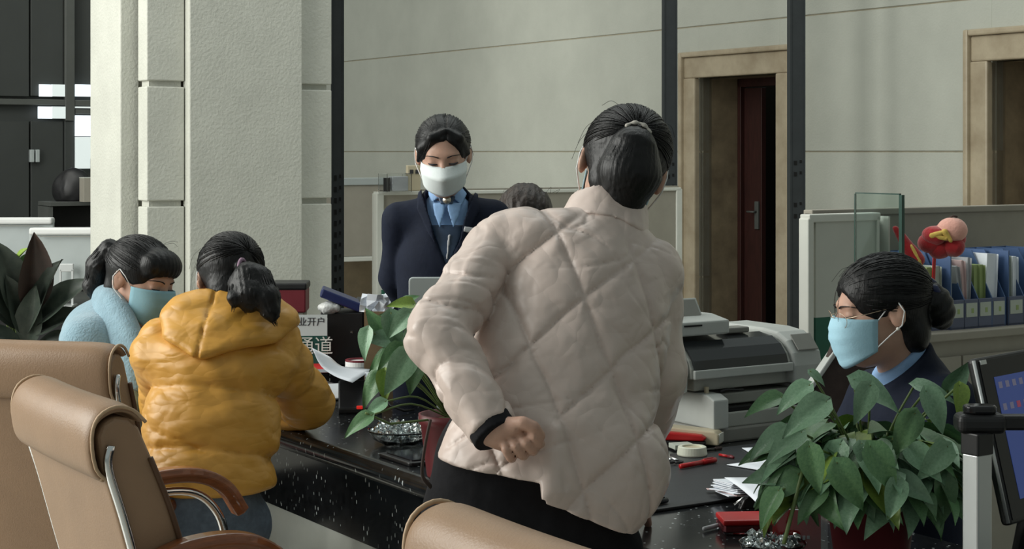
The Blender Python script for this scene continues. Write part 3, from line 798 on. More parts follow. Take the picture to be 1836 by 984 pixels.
def bounds(pts, pad):
    a = np.array(pts); return a.min(0) - pad, a.max(0) + pad

def legs(J, lat, fwd_t, zk=None):
    """fills hips from pelvis, toes from ankles"""
    for s, k in ((1, 'L'), (-1, 'R')):
        J.setdefault('h' + k, J['pel'] + lat * s * 0.085 - 0.02 * ZD)
        J.setdefault('t' + k, J['a' + k] + unit(fwd_t) * 0.15 - np.array([0, 0, max(0.0, J['a' + k][2] - 0.03)]))

def hair_cap_sdf(h, tie, amp=0.0022, puff=1.0, nape=True, freq=46, low=True, parting=0.0, line=0.0):
    T = unit(tie); a1 = unit(np.cross(T, (0.3, 0.2, 1.0))); a2 = np.cross(T, a1)
    def f(p):
        q = h.loc(p)
        d = s_ell(q, (0, -0.016, 0.036), (0.086 * puff, 0.105 * puff, 0.088 * puff))
        if nape: d = smin(d, s_ell(q, (0, -0.055, -0.045), (0.060, 0.045, 0.050)), 0.03)
        qa = q.copy(); qa[:, 0] = np.abs(qa[:, 0])
        d = smax(d, -s_ell(q, (0, 0.112, -0.055 + line), (0.075, 0.085, 0.118)), 0.014)
        d = smax(d, -s_ell(qa, (0.094, 0.014, -0.045), (0.034, 0.046, 0.052)), 0.012)
        d = smax(d, -s_ell(q, (0, 0.02, -0.135), (0.11, 0.085, 0.085)), 0.012)
        az = np.arctan2(q @ a2.astype(np.float32), q @ a1.astype(np.float32))
        dd = amp * (np.sin(az * freq + 2.5 * wob(q, 9)) + 0.6 * np.sin(az * freq * 2.3 + 4 * wob(q, 12, seed=1)))
        if parting: dd = dd + 0.006 * np.exp(-((q[:, 0] - 0.012) / 0.004) ** 2) * (q[:, 2] > 0.05)
        return (d + dd) * h.k
    return f

def tail_sdf(pts, rs, amp=0.003, seed=2, freq=14):
    pts = [np.asarray(x, np.float32) for x in pts]
    ax = unit(pts[-1] - pts[0]); a1 = unit(np.cross(ax, (0.2, 1, 0.1))); a2 = np.cross(ax, a1)
    def f(p):
        d = None
        for i in range(len(pts) - 1):
            e = s_cap(p, pts[i], pts[i + 1], rs[i], rs[i + 1]); d = e if d is None else smin(d, e, 0.015)
        q = p - pts[0]
        az = np.arctan2(q @ a2.astype(np.float32), q @ a1.astype(np.float32))
        return d + amp * (np.sin(az * freq + 3 * wob(p, 6, seed=seed)) + 0.5 * np.sin(az * freq * 2.7 + 3 * wob(p, 10, seed=seed + 1)))
    return f

def wisps(h, root, lines, m='hair', r=0.0004):
    mb = MB()
    for pts in lines:
        mb.tube([h.w(*x) - np.array(root.location) for x in bez(pts, 8)], r, 4)
    o = mb.obj('hair_wisps', m, root, smooth=True); o['kind'] = 'stuff'; return o

def strands_cap(h, root, tie, n, puff=1.0, seed=1, m='hair', line=0.0):
    """combed strands lying on the hair, running to the tie"""
    rr = np.random.RandomState(seed); c = np.array([0, -0.016, 0.036]); r = np.array([0.086, 0.105, 0.088]) * puff + 0.0006
    t = unit((np.asarray(tie) - c) / r); mb = MB(); O = np.array(root.location); k = 0
    while k < n:
        d0 = unit(rr.normal(size=3))
        q = (c + r * d0)
        if np.sum(((q - (0, 0.112, -0.055 + line)) / (0.080, 0.092, 0.128)) ** 2) < 1 or d0[2] < -0.25 or (abs(q[0]) > 0.05 and q[2] < 0.0 and q[1] > -0.03): continue
        w = math.acos(float(np.clip(d0 @ t, -1, 1)))
        if w < 0.35: continue
        f1 = rr.uniform(0.6, 1.0); pts = []
        for i in range(7):
            x = i / 6 * f1
            d = unit((math.sin((1 - x) * w) * d0 + math.sin(x * w) * t) / math.sin(w)) if w < 3.1 else d0
            pts.append(h.w(*(c + (r + 0.0012 * math.sin(x * 3.14)) * d)) - O)
        mb.tube(pts, [0.0004, 0.001, 0.0011, 0.0011, 0.0011, 0.001, 0.0004], 4); k += 1
    o = mb.obj('hair_strands', m, root, smooth=True); o['kind'] = 'stuff'; return o
def strands_tail(pts, rs, root, n, seed=1, m='hair', ext=0.08):
    rr = np.random.RandomState(seed); mb = MB(); O = np.array(root.location)
    path = bez(pts, 4 * (len(pts) - 1)); rad = np.interp(np.linspace(0, 1, len(path)), np.linspace(0, 1, len(rs)), rs)
    ax = unit(np.asarray(path[-1]) - np.asarray(path[0])); a1 = unit(np.cross(ax, (0.2, 1, 0.1))); a2 = np.cross(ax, a1)
    for k in range(n):
        an = rr.uniform(0, 6.28); f = rr.uniform(0.90, 1.03); s0 = rr.uniform(0, 0.35); s1 = rr.uniform(0.85, 1.0 + ext); q = []
        for i in range(8):
            x = s0 + (s1 - s0) * i / 7; xi = min(x, 1.0) * (len(path) - 1); i0 = int(min(xi, len(path) - 2)); fr = xi - i0
            c = path[i0] * (1 - fr) + path[i0 + 1] * fr + max(0, x - 1) * (path[-1] - path[0])
            r = np.interp(min(x, 1), np.linspace(0, 1, len(rad)), rad) * f
            q.append(c + r * (math.cos(an + 0.5 * x) * a1 + math.sin(an + 0.5 * x) * a2) - O)
        mb.tube(q, [0.0006, 0.0012, 0.0013, 0.0013, 0.0013, 0.0011, 0.0009, 0.0003], 4)
    o = mb.obj('tail_strands', m, root, smooth=True); o['kind'] = 'stuff'; return o

def mask_part(h, root, m, kind='surgical', drop=0.0):
    """pleated or folded face mask with ear loops"""
    nv, ns = 15, 25
    arr = np.zeros((nv, ns, 3)); O = np.array(root.location)
    for i in range(nv):
        v = i / (nv - 1)          # 0 top .. 1 bottom
        if kind == 'fold':
            if v < 0.36: t = v / 0.36; fc = 0.104 + t * 0.034; zc = -0.006 - t * 0.030
            else: t = (v - 0.36) / 0.64; fc = 0.138 - t * 0.046; zc = -0.036 - t * 0.068
            zs = -0.010 - v * 0.060; ws = 0.072 - 0.010 * abs(v - 0.36)
            fs = 0.022 + 0.016 * v
        else:
            fc = 0.106 + 0.020 * math.sin(min(1, v * 1.5) * math.pi * 0.62) - 0.022 * v ** 2
            fc += 0.0035 * ((v * 4) % 1.0)
            zc = 0.004 - 0.118 * v; zs = -0.010 - 0.070 * v; ws = 0.070 - 0.006 * v; fs = 0.030 + 0.010 * v
        for j in range(ns):
            s_ = -1 + 2 * j / (ns - 1)
            a = abs(s_)
            w_ = (1 - a ** 2.1) if kind != 'fold' else (1 - a ** 1.25)
            side = math.copysign(ws * math.sin(a * math.pi / 2) ** 0.9, s_)
            f_ = fs + (fc - fs) * w_
            z_ = zs + (zc - zs) * (1 - a ** 1.6)
            arr[i, j] = h.w(side, f_, z_ + drop) - O
    o = MB().grid(arr).obj('face_mask', m, root, smooth=True, solid=0.0025)
    for s_ in (-1, 1):
        mb = MB()
        mb.tube([h.w(s_ * 0.068, 0.030, -0.014 + drop) - O, h.w(s_ * 0.080, 0.008, 0.012) - O, h.w(s_ * 0.086, -0.014, 0.026) - O], 0.0016, 6)
        mb.tube([h.w(s_ * 0.064, 0.040, -0.072 + drop) - O, h.w(s_ * 0.078, 0.010, -0.048) - O, h.w(s_ * 0.088, -0.016, -0.030) - O, h.w(s_ * 0.090, -0.026, 0.0) - O, h.w(s_ * 0.086, -0.014, 0.026) - O], 0.0016, 6)
        mb.obj('ear_loop', 'elastic', o, smooth=True)
    return o

def eyes_part(h, root, look_down=True, brow=True, m_skin='skin'):
    O = np.array(root.location)
    for s_ in (-1, 1):
        mb = MB()
        pts = [h.w(s_ * x, f_, z_) - O for x, f_, z_ in ((0.0155, 0.0865, -0.0005), (0.024, 0.0905, -0.0005), (0.031, 0.0912, -0.0005), (0.039, 0.0885, 0.0), (0.0455, 0.0815, 0.001))]
        mb.tube(bez(pts, 12), [0.0008 + 0.0024 * math.sin(math.pi * (0.08 + 0.84 * i / 12)) for i in range(len(bez(pts, 12)))], 6)
        mb.obj('eye', 'ink', root, smooth=True)
        if brow:
            mb = MB()
            pts = bez([h.w(s_ * 0.013, 0.0955, 0.0215) - O, h.w(s_ * 0.028, 0.0945, 0.0265) - O, h.w(s_ * 0.045, 0.080, 0.0245) - O, h.w(s_ * 0.053, 0.066, 0.020) - O], 12)
            mb.tube(pts, [0.0007 + 0.0014 * (1 - i / len(pts)) for i in range(len(pts))], 6)
            mb.obj('eyebrow', 'hair', root, smooth=True)

def band_sdf(base, axis, r0, r1, hgt, th, lat=None, flat=1.0, gap=None, gapw=0.0, gtop=0.0):
    axis = unit(axis)
    def f(p):
        q = p - base.astype(np.float32)
        t = q @ axis.astype(np.float32)
        rad = q - np.outer(t, axis)
        if lat is not None:
            l = unit(lat).astype(np.float32); k = rad @ l
            rad = rad + np.outer(k * (flat - 1), l)
        r = np.linalg.norm(rad, axis=1); tt = np.clip(t / hgt, 0, 1)
        d = np.maximum(np.abs(r - (r0 + (r1 - r0) * tt)) - th, np.abs(t - hgt / 2) - hgt / 2)
        if gap is not None:
            g = unit(gap).astype(np.float32); sd = unit(np.cross(axis, g)).astype(np.float32)
            w = np.abs(q @ sd) - (gapw + gtop * tt)
            d = np.maximum(d, -np.maximum(w, -(q @ g)))
        return d - 0.002
    return f

def person(name_label, J, groupz=None):
    c = (J['aL'] + J['aR']) / 2
    return thing('person', name_label, 'person', (c[0], c[1], 0.0))

def allpts(J): return [J[k] for k in J]
def shoes(J, root):
    O = np.array(root.location)
    for k in 'LR':
        a, t_ = J['a' + k], J['t' + k]
        def f(p, a=a, t_=t_):
            lo_ = np.array([a[0], a[1], 0.032]); to = np.array([t_[0], t_[1], 0.03])
            d = smin(s_cap(p, lo_ - unit(to - lo_) * 0.04, to, 0.036, 0.030), s_cap(p, lo_, a, 0.042, 0.046), 0.03)
            return np.maximum(d, -(p[:, 2] - 0.002))
        lo, hi = bounds([a, t_], 0.1)
        sdf_obj('shoe', f, lo, hi, 0.008, 'shoe', root, O)

# ------------------------------------------------------------------ 1. pink jacket, standing, back view
J = dict(pel=P(935, 915, 3.10), chest=P(1020, 520, 3.20), neck=P(1092, 398, 3.28), sL=P(896, 442, 3.22), sR=P(1166, 488, 3.27),
         eL=P(784, 597, 3.03), wL=P(884, 772, 2.91), eR=P(1180, 680, 3.25), wR=P(1115, 905, 3.42))
lat = unit(J['sL'] - J['sR']); latp = unit(np.array([lat[0], lat[1], 0]))
fwd = unit(np.cross(ZD, latp)) * -1
if fwd[1] < 0: fwd = -fwd
latp = unit(np.array([-1.0, 0.25, 0]))
for k, s in (('L', 1), ('R', -1)):
    J['h' + k] = J['pel'] + latp * s * 0.085 - 0.02 * ZD
    J['k' + k] = np.array([J['pel'][0] + latp[0] * s * 0.10 + 0.02, J['pel'][1] + latp[1] * s * 0.1 + 0.03, 0.50])
    J['a' + k] = np.array([J['pel'][0] + latp[0] * s * 0.11, J['pel'][1] + latp[1] * s * 0.11 - 0.02, 0.08])
    J['t' + k] = J['a' + k] + np.array([0.06, 0.13, -0.05])
pk = person('person in a pale pink quilted jacket standing at the counter, one fist behind the back', J)
O = np.array(pk.location)
h1 = Head(P(1116, 303, 3.36), (-0.02, 0.95, -0.30), roll=0.0, scale=1.0)
# tilt the head to the right
def tilt(h, ang):
    R = rotm(h.F, ang); h.S = R @ h.S; h.U = R @ h.U; h.R = np.stack([h.S, h.F, h.U]).astype(np.float32)
tilt(h1, 0.30)
# fist behind the back (palm towards us), drawn finger by finger
def fist(p):
    Y = 2.895
    W = P(893, 774, Y + 0.012)
    d = s_cap(p, J['wL'], W, 0.026, 0.029)
    d = smin(d, s_ell(p, P(925, 786, Y + 0.014), (0.036, 0.022, 0.031), rotm((0, 1, 0), -0.45)), 0.014)
    d = smin(d, s_cap(p, P(903, 768, Y), P(922, 766, Y - 0.008), 0.020, 0.016), 0.012)
    fs = [((903, 790), (907, 806), (915, 820), 0.0082), ((915, 784), (925, 801), (936, 815), 0.0088), ((931, 780), (943, 795), (954, 806), 0.0090), ((946, 772), (957, 783), (966, 793), 0.0088)]
    for (a, b, c, r) in fs:
        A = P(*a, Y - 0.004); B_ = P(*b, Y - 0.020); C_ = P(*c, Y - 0.012); D_ = P(c[0] + 3, c[1] + 2, Y + 0.02)
        e = np.minimum(np.minimum(s_cap(p, A, B_, r * 0.95, r), s_cap(p, B_, C_, r, r)), s_cap(p, C_, D_, r, r))
        d = smin(d, e, 0.0012)
    th = np.minimum(s_cap(p, P(912, 760, Y - 0.002), P(938, 758, Y - 0.018), 0.0125, 0.0118),
                    np.minimum(s_cap(p, P(938, 758, Y - 0.018), P(958, 766, Y - 0.020), 0.0118, 0.0108), s_cap(p, P(958, 766, Y - 0.020), P(969, 781, Y - 0.012), 0.0105, 0.0092)))
    return smin(d, th, 0.002)
hR = lambda p: hand_sdf(p, J['wR'], P(1105, 930, 3.50) - J['wR'], ZD, 1.0, 0.3, False)
bf = body_sdf(J, h1, [fist, hR], 0.95)
lo, hi = bounds(allpts(J) + [h1.C + 0.1 * ZD, h1.C], 0.14); lo[2] = -0.01
sdf_obj('body', bf, lo, hi, 0.0046, 'skin', pk, O, 0)
# a finer skin for the closed hand itself would repeat the body: the fist is part of it
TOP = P(1040, 565, 3.19); BOT = P(975, 850, 3.075)
SP = unit(P(1060, 452, 3.23) - P(955, 850, 3.075)); LT = unit(J['sR'] - J['sL']); LT = unit(LT - SP * np.dot(LT, SP)); FW = unit(np.cross(SP, LT))
if FW[1] < 0: FW = -FW
QA = P(1007, 744, 2.95)                                   # a crossing of the quilting seams
HEM_A, HEM_B = P(770, 838, 3.0), P(1112, 958, 3.0)
hemn = unit(np.cross(HEM_B - HEM_A, np.array([0, 1.0, 0.0])));
if hemn[2] > 0: hemn = -hemn
def hem_n(a, b):
    n_ = unit(np.cross(P(*b, 2.95) - P(*a, 2.95), np.array([0, 1.0, 0.0]))); return n_ if n_[2] < 0 else -n_
hemA, hemB = hem_n((770, 836), (985, 862)), hem_n((965, 888), (1112, 958))
def quilt(p):
    q = p - QA.astype(np.float32)
    s_ = q @ LT.astype(np.float32) + 0.008 * wob(p, 2.2, 2, seed=3); t_ = q @ SP.astype(np.float32) + 0.008 * wob(p, 2.0, 2, seed=4)
    WQ, HQ = 0.150, 0.232
    a = s_ / WQ + t_ / HQ; b = s_ / WQ - t_ / HQ
    L_ = 1 / math.hypot(1 / WQ, 1 / HQ)
    da = np.abs(a - np.round(a)) * L_; db = np.abs(b - np.round(b)) * L_
    d = np.minimum(da, db)
    puff = 0.55 * (1 - np.exp(-d / 0.0055)) + 0.45 * (1 - np.exp(-d / 0.026))
    return puff
def crease(p, seed, sc, ax, st=3.0):
    """folds running across the direction ax"""
    ax = unit(ax).astype(np.float32)
    ph = (p @ ax) * sc * 6.283 + 2.2 * wob(p, sc * 0.13, 2, seed)
    w = 0.5 + 0.5 * wob(p, sc * 0.12, 2, seed + 2)
    s_ = np.sin(ph)
    return (np.abs(s_) ** 0.6 * np.sign(s_)) * w
def pink_f(p):
    d = s_capE(p, TOP, BOT - SP * 0.06, 0.165, 0.186, FW, 0.72)
    d = smin(d, s_capE(p, P(1000, 815, 3.02), P(1092, 840, 3.04), 0.10, 0.098, FW, 0.7), 0.05)
    d = smin(d, s_cap(p, P(1010, 448, 3.22), J['sL'], 0.072, 0.056), 0.05)
    d = smin(d, s_cap(p, P(1085, 462, 3.24), J['sR'], 0.075, 0.056), 0.05)
    d = smin(d, s_cap(p, P(1055, 480, 3.23), P(1082, 425, 3.26), 0.090, 0.070), 0.04)
    d = smin(d, s_cap(p, J['sL'] * 0.8 + J['sR'] * 0.2, J['sR'] * 0.9 + J['sL'] * 0.1, 0.058, 0.056), 0.05)
    nf = np.clip((np.linalg.norm(p - P(1088, 405, 3.26).astype(np.float32), axis=1) - 0.08) / 0.08, 0.15, 1)
    d = d - 0.0135 * quilt(p) * nf
    q0 = P(1004, 752, 2.90)
    rr = np.linalg.norm(p - q0.astype(np.float32), axis=1)
    d = d + 0.005 * crease(p, 1, 11.0, P(1060, 700, 3) - P(950, 520, 3)) * np.exp(-(rr / 0.17) ** 2)
    d = d + 0.014 * np.exp(-(rr / 0.03) ** 2)
    # drawn cloth from elbow side towards the fist, and the fold below the fist
    d = smin(d, s_cap(p, P(994, 772, 2.955), P(985, 880, 2.930), 0.014, 0.030), 0.02)
    d = d + 0.016 * np.exp(-(s_cap(p, P(1006, 758, 2.92), P(1018, 868, 2.915), 0.0) / 0.007) ** 2)
    d = d + 0.012 * np.exp(-(s_cap(p, P(1010, 750, 2.92), P(1075, 690, 2.95), 0.0) / 0.008) ** 2)
    d = d + 0.0006 * wob(p, 14, 2, seed=2) + 0.0010 * crease(p, 6, 13.0, LT * 0.6 + SP) + 0.0010 * crease(p, 9, 17.0, LT * -0.8 + SP * 0.6) + 0.005 * groove(p, 1, 11, SP + LT * 0.5, 8) + 0.005 * groove(p, 4, 13, SP - LT * 0.7, 8)
    lx = p[:, 0] / 3.0 * FPX + CX
    hem = np.where(lx < 968 + 0.0 * lx, s_plane(p, P(770, 836, 2.95), hemA), s_plane(p, P(965, 888, 2.95), hemB))
    d = smax(d, hem, 0.006)
    d = np.maximum(d, s_plane(p, P(1092, 398, 3.27), unit(h1.C - J['neck']) * 1.0))
    # sleeves
    aL = smin(s_cap(p, J['sL'], J['eL'], 0.060, 0.056), s_cap(p, J['eL'], J['wL'], 0.058, 0.046), 0.015)
    aL = smax(aL, s_plane(p, J['wL'], J['wL'] - J['eL']), 0.008)
    ce = np.exp(-((np.linalg.norm(p - J['eL'].astype(np.float32), axis=1)) / 0.13) ** 2)
    aL = aL + (0.0030 + 0.0050 * ce) * crease(p, 3, 11.0, J['wL'] - J['sL']) + 0.0030 * crease(p, 5, 16.0, J['wL'] - J['eL'] + 0.3 * ZD) + 0.008 * groove(p, 2, 13, J['wL'] - J['sL']) + 0.006 * groove(p, 6, 15, ZD + 0.3 * LT)
    aL = aL + 0.007 * np.exp(-(s_plane(p, J['sL'] + (J['sR'] - J['sL']) * 0.03, unit(J['sR'] - J['sL'])) / 0.005) ** 2)
    aR = smin(s_cap(p, J['sR'], J['eR'], 0.060, 0.053), s_cap(p, J['eR'], J['wR'], 0.053, 0.043), 0.02)
    aR = smax(aR, s_plane(p, J['wR'], J['wR'] - J['eR']), 0.008)
    aR = aR + 0.004 * crease(p, 2, 9.0, J['eR'] - J['sR'])
    d = smin(d, aL, 0.005); d = smin(d, aR, 0.008)
    return d
lo, hi = bounds([TOP, BOT, J['sL'], J['sR'], J['eL'], J['wL'], J['eR'], J['wR'], HEM_A, HEM_B, J['neck']], 0.17)
jk = sdf_obj('quilted_jacket', pink_f, lo, hi, 0.0037, 'pink', pk, O, 0)
colf = band_sdf(P(1080, 424, 3.27), unit(h1.w(0, -0.02, -0.1) - P(1070, 480, 3.25)), 0.086, 0.072, 0.066, 0.007)
def col2(p): return colf(p) + 0.003 * crease(p, 4, 14, LT)
lo, hi = bounds([P(1086, 400, 3.275)], 0.16)
sdf_obj('stand_collar', col2, lo, hi, 0.005, 'pink', jk, O)
# dark knitted cuff
dr = unit(J['wL'] - J['eL'])
def cuff(p):
    d = s_cap(p, J['wL'] - dr * 0.03, J['wL'] + dr * 0.03, 0.0415, 0.041)
    d = np.maximum(d, s_plane(p, J['wL'] + dr * 0.013, dr)); d = np.maximum(d, -s_plane(p, J['wL'] - dr * 0.02, dr)); return d
lo, hi = bounds([J['wL']], 0.08)
sdf_obj('cuff', cuff, lo, hi, 0.0032, 'blackpants', jk, O)
MB().tube([x - O for x in bez([P(772, 752, 2.98), P(762, 800, 2.97), P(757, 850, 2.98), P(772, 872, 3.0)], 14)], 0.006, 6, flat=0.5).obj('side_zip', 'brown_coat', jk, smooth=True)
def pantsf(p):
    d = s_capE(p, J['pel'] + 0.07 * ZD, J['pel'] - 0.03 * ZD, 0.165, 0.178, fwd, 0.74)
    for k in 'LR':
        d = smin(d, s_cap(p, J['h' + k], J['k' + k], 0.098, 0.066), 0.04)
        d = smin(d, s_cap(p, J['k' + k], J['a' + k] + 0.02 * ZD, 0.066, 0.05), 0.02)
    d = smin(d, s_cap(p, P(1000, 920, 3.1), P(1085, 985, 3.12), 0.09, 0.07), 0.05)
    return np.maximum(d + 0.003 * wob(p, 7, 2), -(p[:, 2] - 0.07))
lo, hi = bounds([J[k] for k in ('pel', 'hL', 'hR', 'kL', 'kR', 'aL', 'aR')], 0.24); lo[2] = 0.05
sdf_obj('trousers', pantsf, lo, hi, 0.008, 'blackpants', pk, O)
shoes(J, pk)
tieq = (0.012, -0.098, 0.075)
hc = hair_cap_sdf(h1, (0.0, -0.8, 0.5), 0.0009, 1.03, freq=90)
tl = tail_sdf([h1.w(-0.008, -0.104, 0.042), h1.w(-0.010, -0.112, 0.012), h1.w(-0.016, -0.100, -0.035), h1.w(-0.018, -0.088, -0.085), h1.w(-0.014, -0.085, -0.120)], [0.020, 0.044, 0.060, 0.040, 0.014], 0.0011, 3, 34)
lo, hi = bounds([h1.C], 0.19)
hr = sdf_obj('hair', lambda p: smin(hc(p), tl(p), 0.006), lo, hi, 0.0042, 'hair', pk, O)
strands_cap(h1, pk, (-0.008, -0.12, 0.045), 260, 1.03, 1)
strands_tail([h1.w(-0.008, -0.104, 0.042), h1.w(-0.010, -0.112, 0.012), h1.w(-0.016, -0.100, -0.035), h1.w(-0.018, -0.088, -0.085), h1.w(-0.014, -0.085, -0.120)], [0.020, 0.044, 0.060, 0.040, 0.014], pk, 170, 2)
tb = [h1.w(-0.008 + 0.024 * math.cos(a), -0.124 - 0.004 * math.sin(a), 0.042 + 0.017 * math.sin(a)) - O for a in np.linspace(0.15, math.pi - 0.15, 14)]
MB().tube(tb, [0.0035 + 0.0015 * math.sin(i * 1.7) for i in range(14)], 7).obj('hair_tie', 'tiecream', hr, smooth=True)
wisps(h1, pk, [[(0.075, -0.05, 0.07), (0.093, -0.04, 0.05), (0.100, -0.02, 0.02)], [(0.08, -0.02, 0.06), (0.098, -0.01, 0.03), (0.103, 0.0, -0.01)],
               [(-0.01, -0.09, -0.10), (-0.014, -0.10, -0.14), (-0.02, -0.10, -0.16)], [(0.01, -0.09, -0.10), (0.012, -0.098, -0.14), (0.008, -0.10, -0.155)],
               [(0.04, -0.05, 0.11), (0.06, -0.05, 0.115), (0.075, -0.05, 0.10)], [(-0.05, -0.03, 0.11), (-0.07, -0.03, 0.105), (-0.082, -0.03, 0.085)]])
mask_part(h1, pk, 'mask_blue')
eyes_part(h1, pk)

# ------------------------------------------------------------------ 2. mustard puffer jacket, seated, back view
J = dict(pel=P(368, 925, 4.28), chest=P(385, 690, 4.36), neck=P(412, 560, 4.43), sL=P(288, 628, 4.40), sR=P(492, 626, 4.42),
         eL=P(300, 745, 4.62), wL=P(410, 745, 4.82), eR=P(552, 722, 4.60), wR=P(500, 742, 4.83))
fw2 = unit(np.array([-0.40, 0.91, 0])); lt2 = unit(np.array([-0.91, -0.40, 0]))
for k, s in (('L', 1), ('R', -1)):
    J['h' + k] = J['pel'] + lt2 * s * 0.085 - 0.03 * ZD
    J['k' + k] = J['h' + k] + fw2 * 0.36 + np.array([0, 0, 0.53 - J['h' + k][2]])
    J['a' + k] = J['k' + k] - fw2 * 0.04 + np.array([0, 0, 0.08 - 0.53])
    J['t' + k] = J['a' + k] + fw2 * 0.13 - np.array([0, 0, 0.05])
yl = person('seated person in a mustard yellow hooded puffer jacket with ponytail, seen from behind', J)
O = np.array(yl.location)
h2 = Head(P(412, 504, 4.48), (-0.25, 0.9, -0.42)); tilt(h2, 0.06)
hands = [lambda p: hand_sdf(p, J['wL'], (0.5, 0.8, -0.1), ZD, 0.95, 0.5, True), lambda p: hand_sdf(p, J['wR'], (-0.2, 0.9, -0.1), ZD, 0.95, 0.5, False)]
bf = body_sdf(J, h2, hands, 0.95)
lo, hi = bounds(allpts(J) + [h2.C, h2.C + 0.1 * ZD], 0.13); lo[2] = -0.01
sdf_obj('body', bf, lo, hi, 0.0085, 'skin', yl, O)
T2, B2 = P(395, 610, 4.39), P(368, 868, 4.29)
SP2 = unit(T2 - B2); LT2 = unit(J['sR'] - J['sL']); FW2 = unit(np.cross(SP2, LT2)); FW2 = FW2 if FW2[1] > 0 else -FW2
seam_t = [float((P(400, y, 4.25) - B2) @ SP2) for y in (985, 905, 812, 692, 592, 500)]
def baffle(p):
    q = p - B2.astype(np.float32); t_ = q @ SP2.astype(np.float32) + 0.008 * wob(p, 1.6, 2, seed=2) + 0.02 * np.abs(q @ LT2.astype(np.float32))
    out = np.zeros(len(p), np.float32)
    for a, b in zip(seam_t[:-1], seam_t[1:]):
        k = (t_ - a) / (b - a); m_ = (k >= 0) & (k < 1)
        out[m_] = np.sin(np.pi * np.clip(k[m_], 0, 1)) ** 0.55
    return out
def ytorso(p):
    d = s_capE(p, P(388, 680, 4.38), B2, 0.158, 0.154, FW2, 0.80)
    d = smin(d, s_cap(p, P(385, 635, 4.40), J['sL'], 0.078, 0.062), 0.05)
    return smin(d, s_cap(p, P(430, 635, 4.40), J['sR'], 0.078, 0.060), 0.05)
def yel_f(p):
    d = ytorso(p) - 0.022 * baffle(p)
    bs = np.clip(1 - baffle(p), 0, 1)
    d = d + (0.0025 + 0.004 * bs) * crease(p, 2, 13.0, LT2 * 0.9 + SP2 * 0.5) + 0.0035 * crease(p, 6, 10.0, LT2 * -0.35 + SP2) + 0.009 * groove(p, 1, 10, SP2 + LT2 * 0.35) + 0.007 * groove(p, 5, 12, SP2 - LT2 * 0.5)
    d = smax(d, -s_plane(p, P(400, 905, 4.1), ZD), 0.02)
    def arm(s_, e_, w_, sd):
        u_ = unit(e_ - s_)
        tt = ((p - s_.astype(np.float32)) @ u_.astype(np.float32)) / 0.17 + 0.15
        bf_ = np.abs(np.sin(np.pi * tt)) ** 0.5
        a = smin(s_cap(p, s_, e_, 0.064, 0.060), s_cap(p, e_, w_, 0.060, 0.045), 0.02)
        a = smax(a, s_plane(p, w_, w_ - e_), 0.01)
        return a - 0.012 * bf_ + 0.005 * crease(p, sd, 11.0, u_) + 0.009 * groove(p, sd, 12, u_ + 0.4 * LT2) + 0.0015 * wob(p, 12, 2, seed=sd)
    d = smin(d, arm(J['sR'], J['eR'], J['wR'], 3), 0.006)
    d = smin(d, arm(J['sL'], J['eL'], J['wL'], 4), 0.012)
    return d
def pxpoly(p, pts, Y):
    """signed distance to a convex px polygon extruded along Y"""
    x = p[:, 0] / Y * FPX + CX; y = HY - (p[:, 2] - CAMH) / Y * FPX
    cx = sum(q[0] for q in pts) / len(pts); cy = sum(q[1] for q in pts) / len(pts)
    d = None
    for i in range(len(pts)):
        (x0, y0), (x1, y1) = pts[i], pts[(i + 1) % len(pts)]
        L_ = math.hypot(x1 - x0, y1 - y0); nx, ny = (y1 - y0) / L_, -(x1 - x0) / L_
        if (cx - x0) * nx + (cy - y0) * ny > 0: nx, ny = -nx, -ny
        e = (x - x0) * nx + (y - y0) * ny
        d = e if d is None else np.maximum(d, e)
    return d * Y / FPX
lo, hi = bounds([T2, B2, J['sL'], J['sR'], J['eL'], J['wL'], J['eR'], J['wR'], P(400, 905, 4.2)], 0.17)
jk = sdf_obj('puffer_jacket', yel_f, lo, hi, 0.0062, 'yellow', yl, O)
HOOD = [(268, 560), (296, 532), (345, 512), (415, 510), (480, 528), (530, 560), (534, 590), (490, 616), (362, 640), (292, 605)]
def hood(p):
    nk = s_cap(p, P(345, 560, 4.40), P(470, 560, 4.42), 0.070, 0.070)
    b = smin(ytorso(p) - 0.052, nk, 0.04)
    d = smax(b, pxpoly(p, HOOD, 4.30), 0.035)
    d = np.maximum(d, p[:, 1] - 4.50)
    sm = s_plane(p, P(371, 575, 4.3), unit(np.array([1.0, 0.0, -0.155])))
    d = d + 0.008 * np.exp(-(sm / 0.0035) ** 2)
    d = d + 0.004 * crease(p, 5, 11.0, ZD + 0.3 * LT2) + 0.003 * crease(p, 7, 15.0, ZD - 0.5 * LT2)
    d = d + 0.008 * groove(p, 3, 11, ZD + 0.25 * LT2)
    return smax(d, -s_cap(p, h2.w(0, 0, -0.14), h2.w(0, -0.01, 0.0), 0.060, 0.088), 0.02)
lo, hi = bounds([P(300, 565, 4.38), P(510, 575, 4.36), P(362, 625, 4.265), P(400, 500, 4.45)], 0.12)
hd = sdf_obj('hood', hood, lo, hi, 0.006, 'yellow', jk, O)
def jeansf(p):
    d = s_capE(p, J['pel'] + 0.05 * ZD, J['pel'] - 0.03 * ZD, 0.130, 0.135, FW2, 0.85)
    for k in 'LR':
        d = smin(d, s_cap(p, J['h' + k], J['k' + k], 0.088, 0.066), 0.04)
        d = smin(d, s_cap(p, J['k' + k], J['a' + k] + 0.02 * ZD, 0.064, 0.05), 0.02)
    return np.maximum(d, -(p[:, 2] - 0.07))
lo, hi = bounds([J[k] for k in ('pel', 'hL', 'hR', 'kL', 'kR', 'aL', 'aR')], 0.2); lo[2] = 0.05
sdf_obj('jeans', jeansf, lo, hi, 0.010, 'jeans', yl, O)
shoes(J, yl)
hc2 = hair_cap_sdf(h2, (-0.25, -0.9, 0.2), 0.0010, 1.03, freq=80)
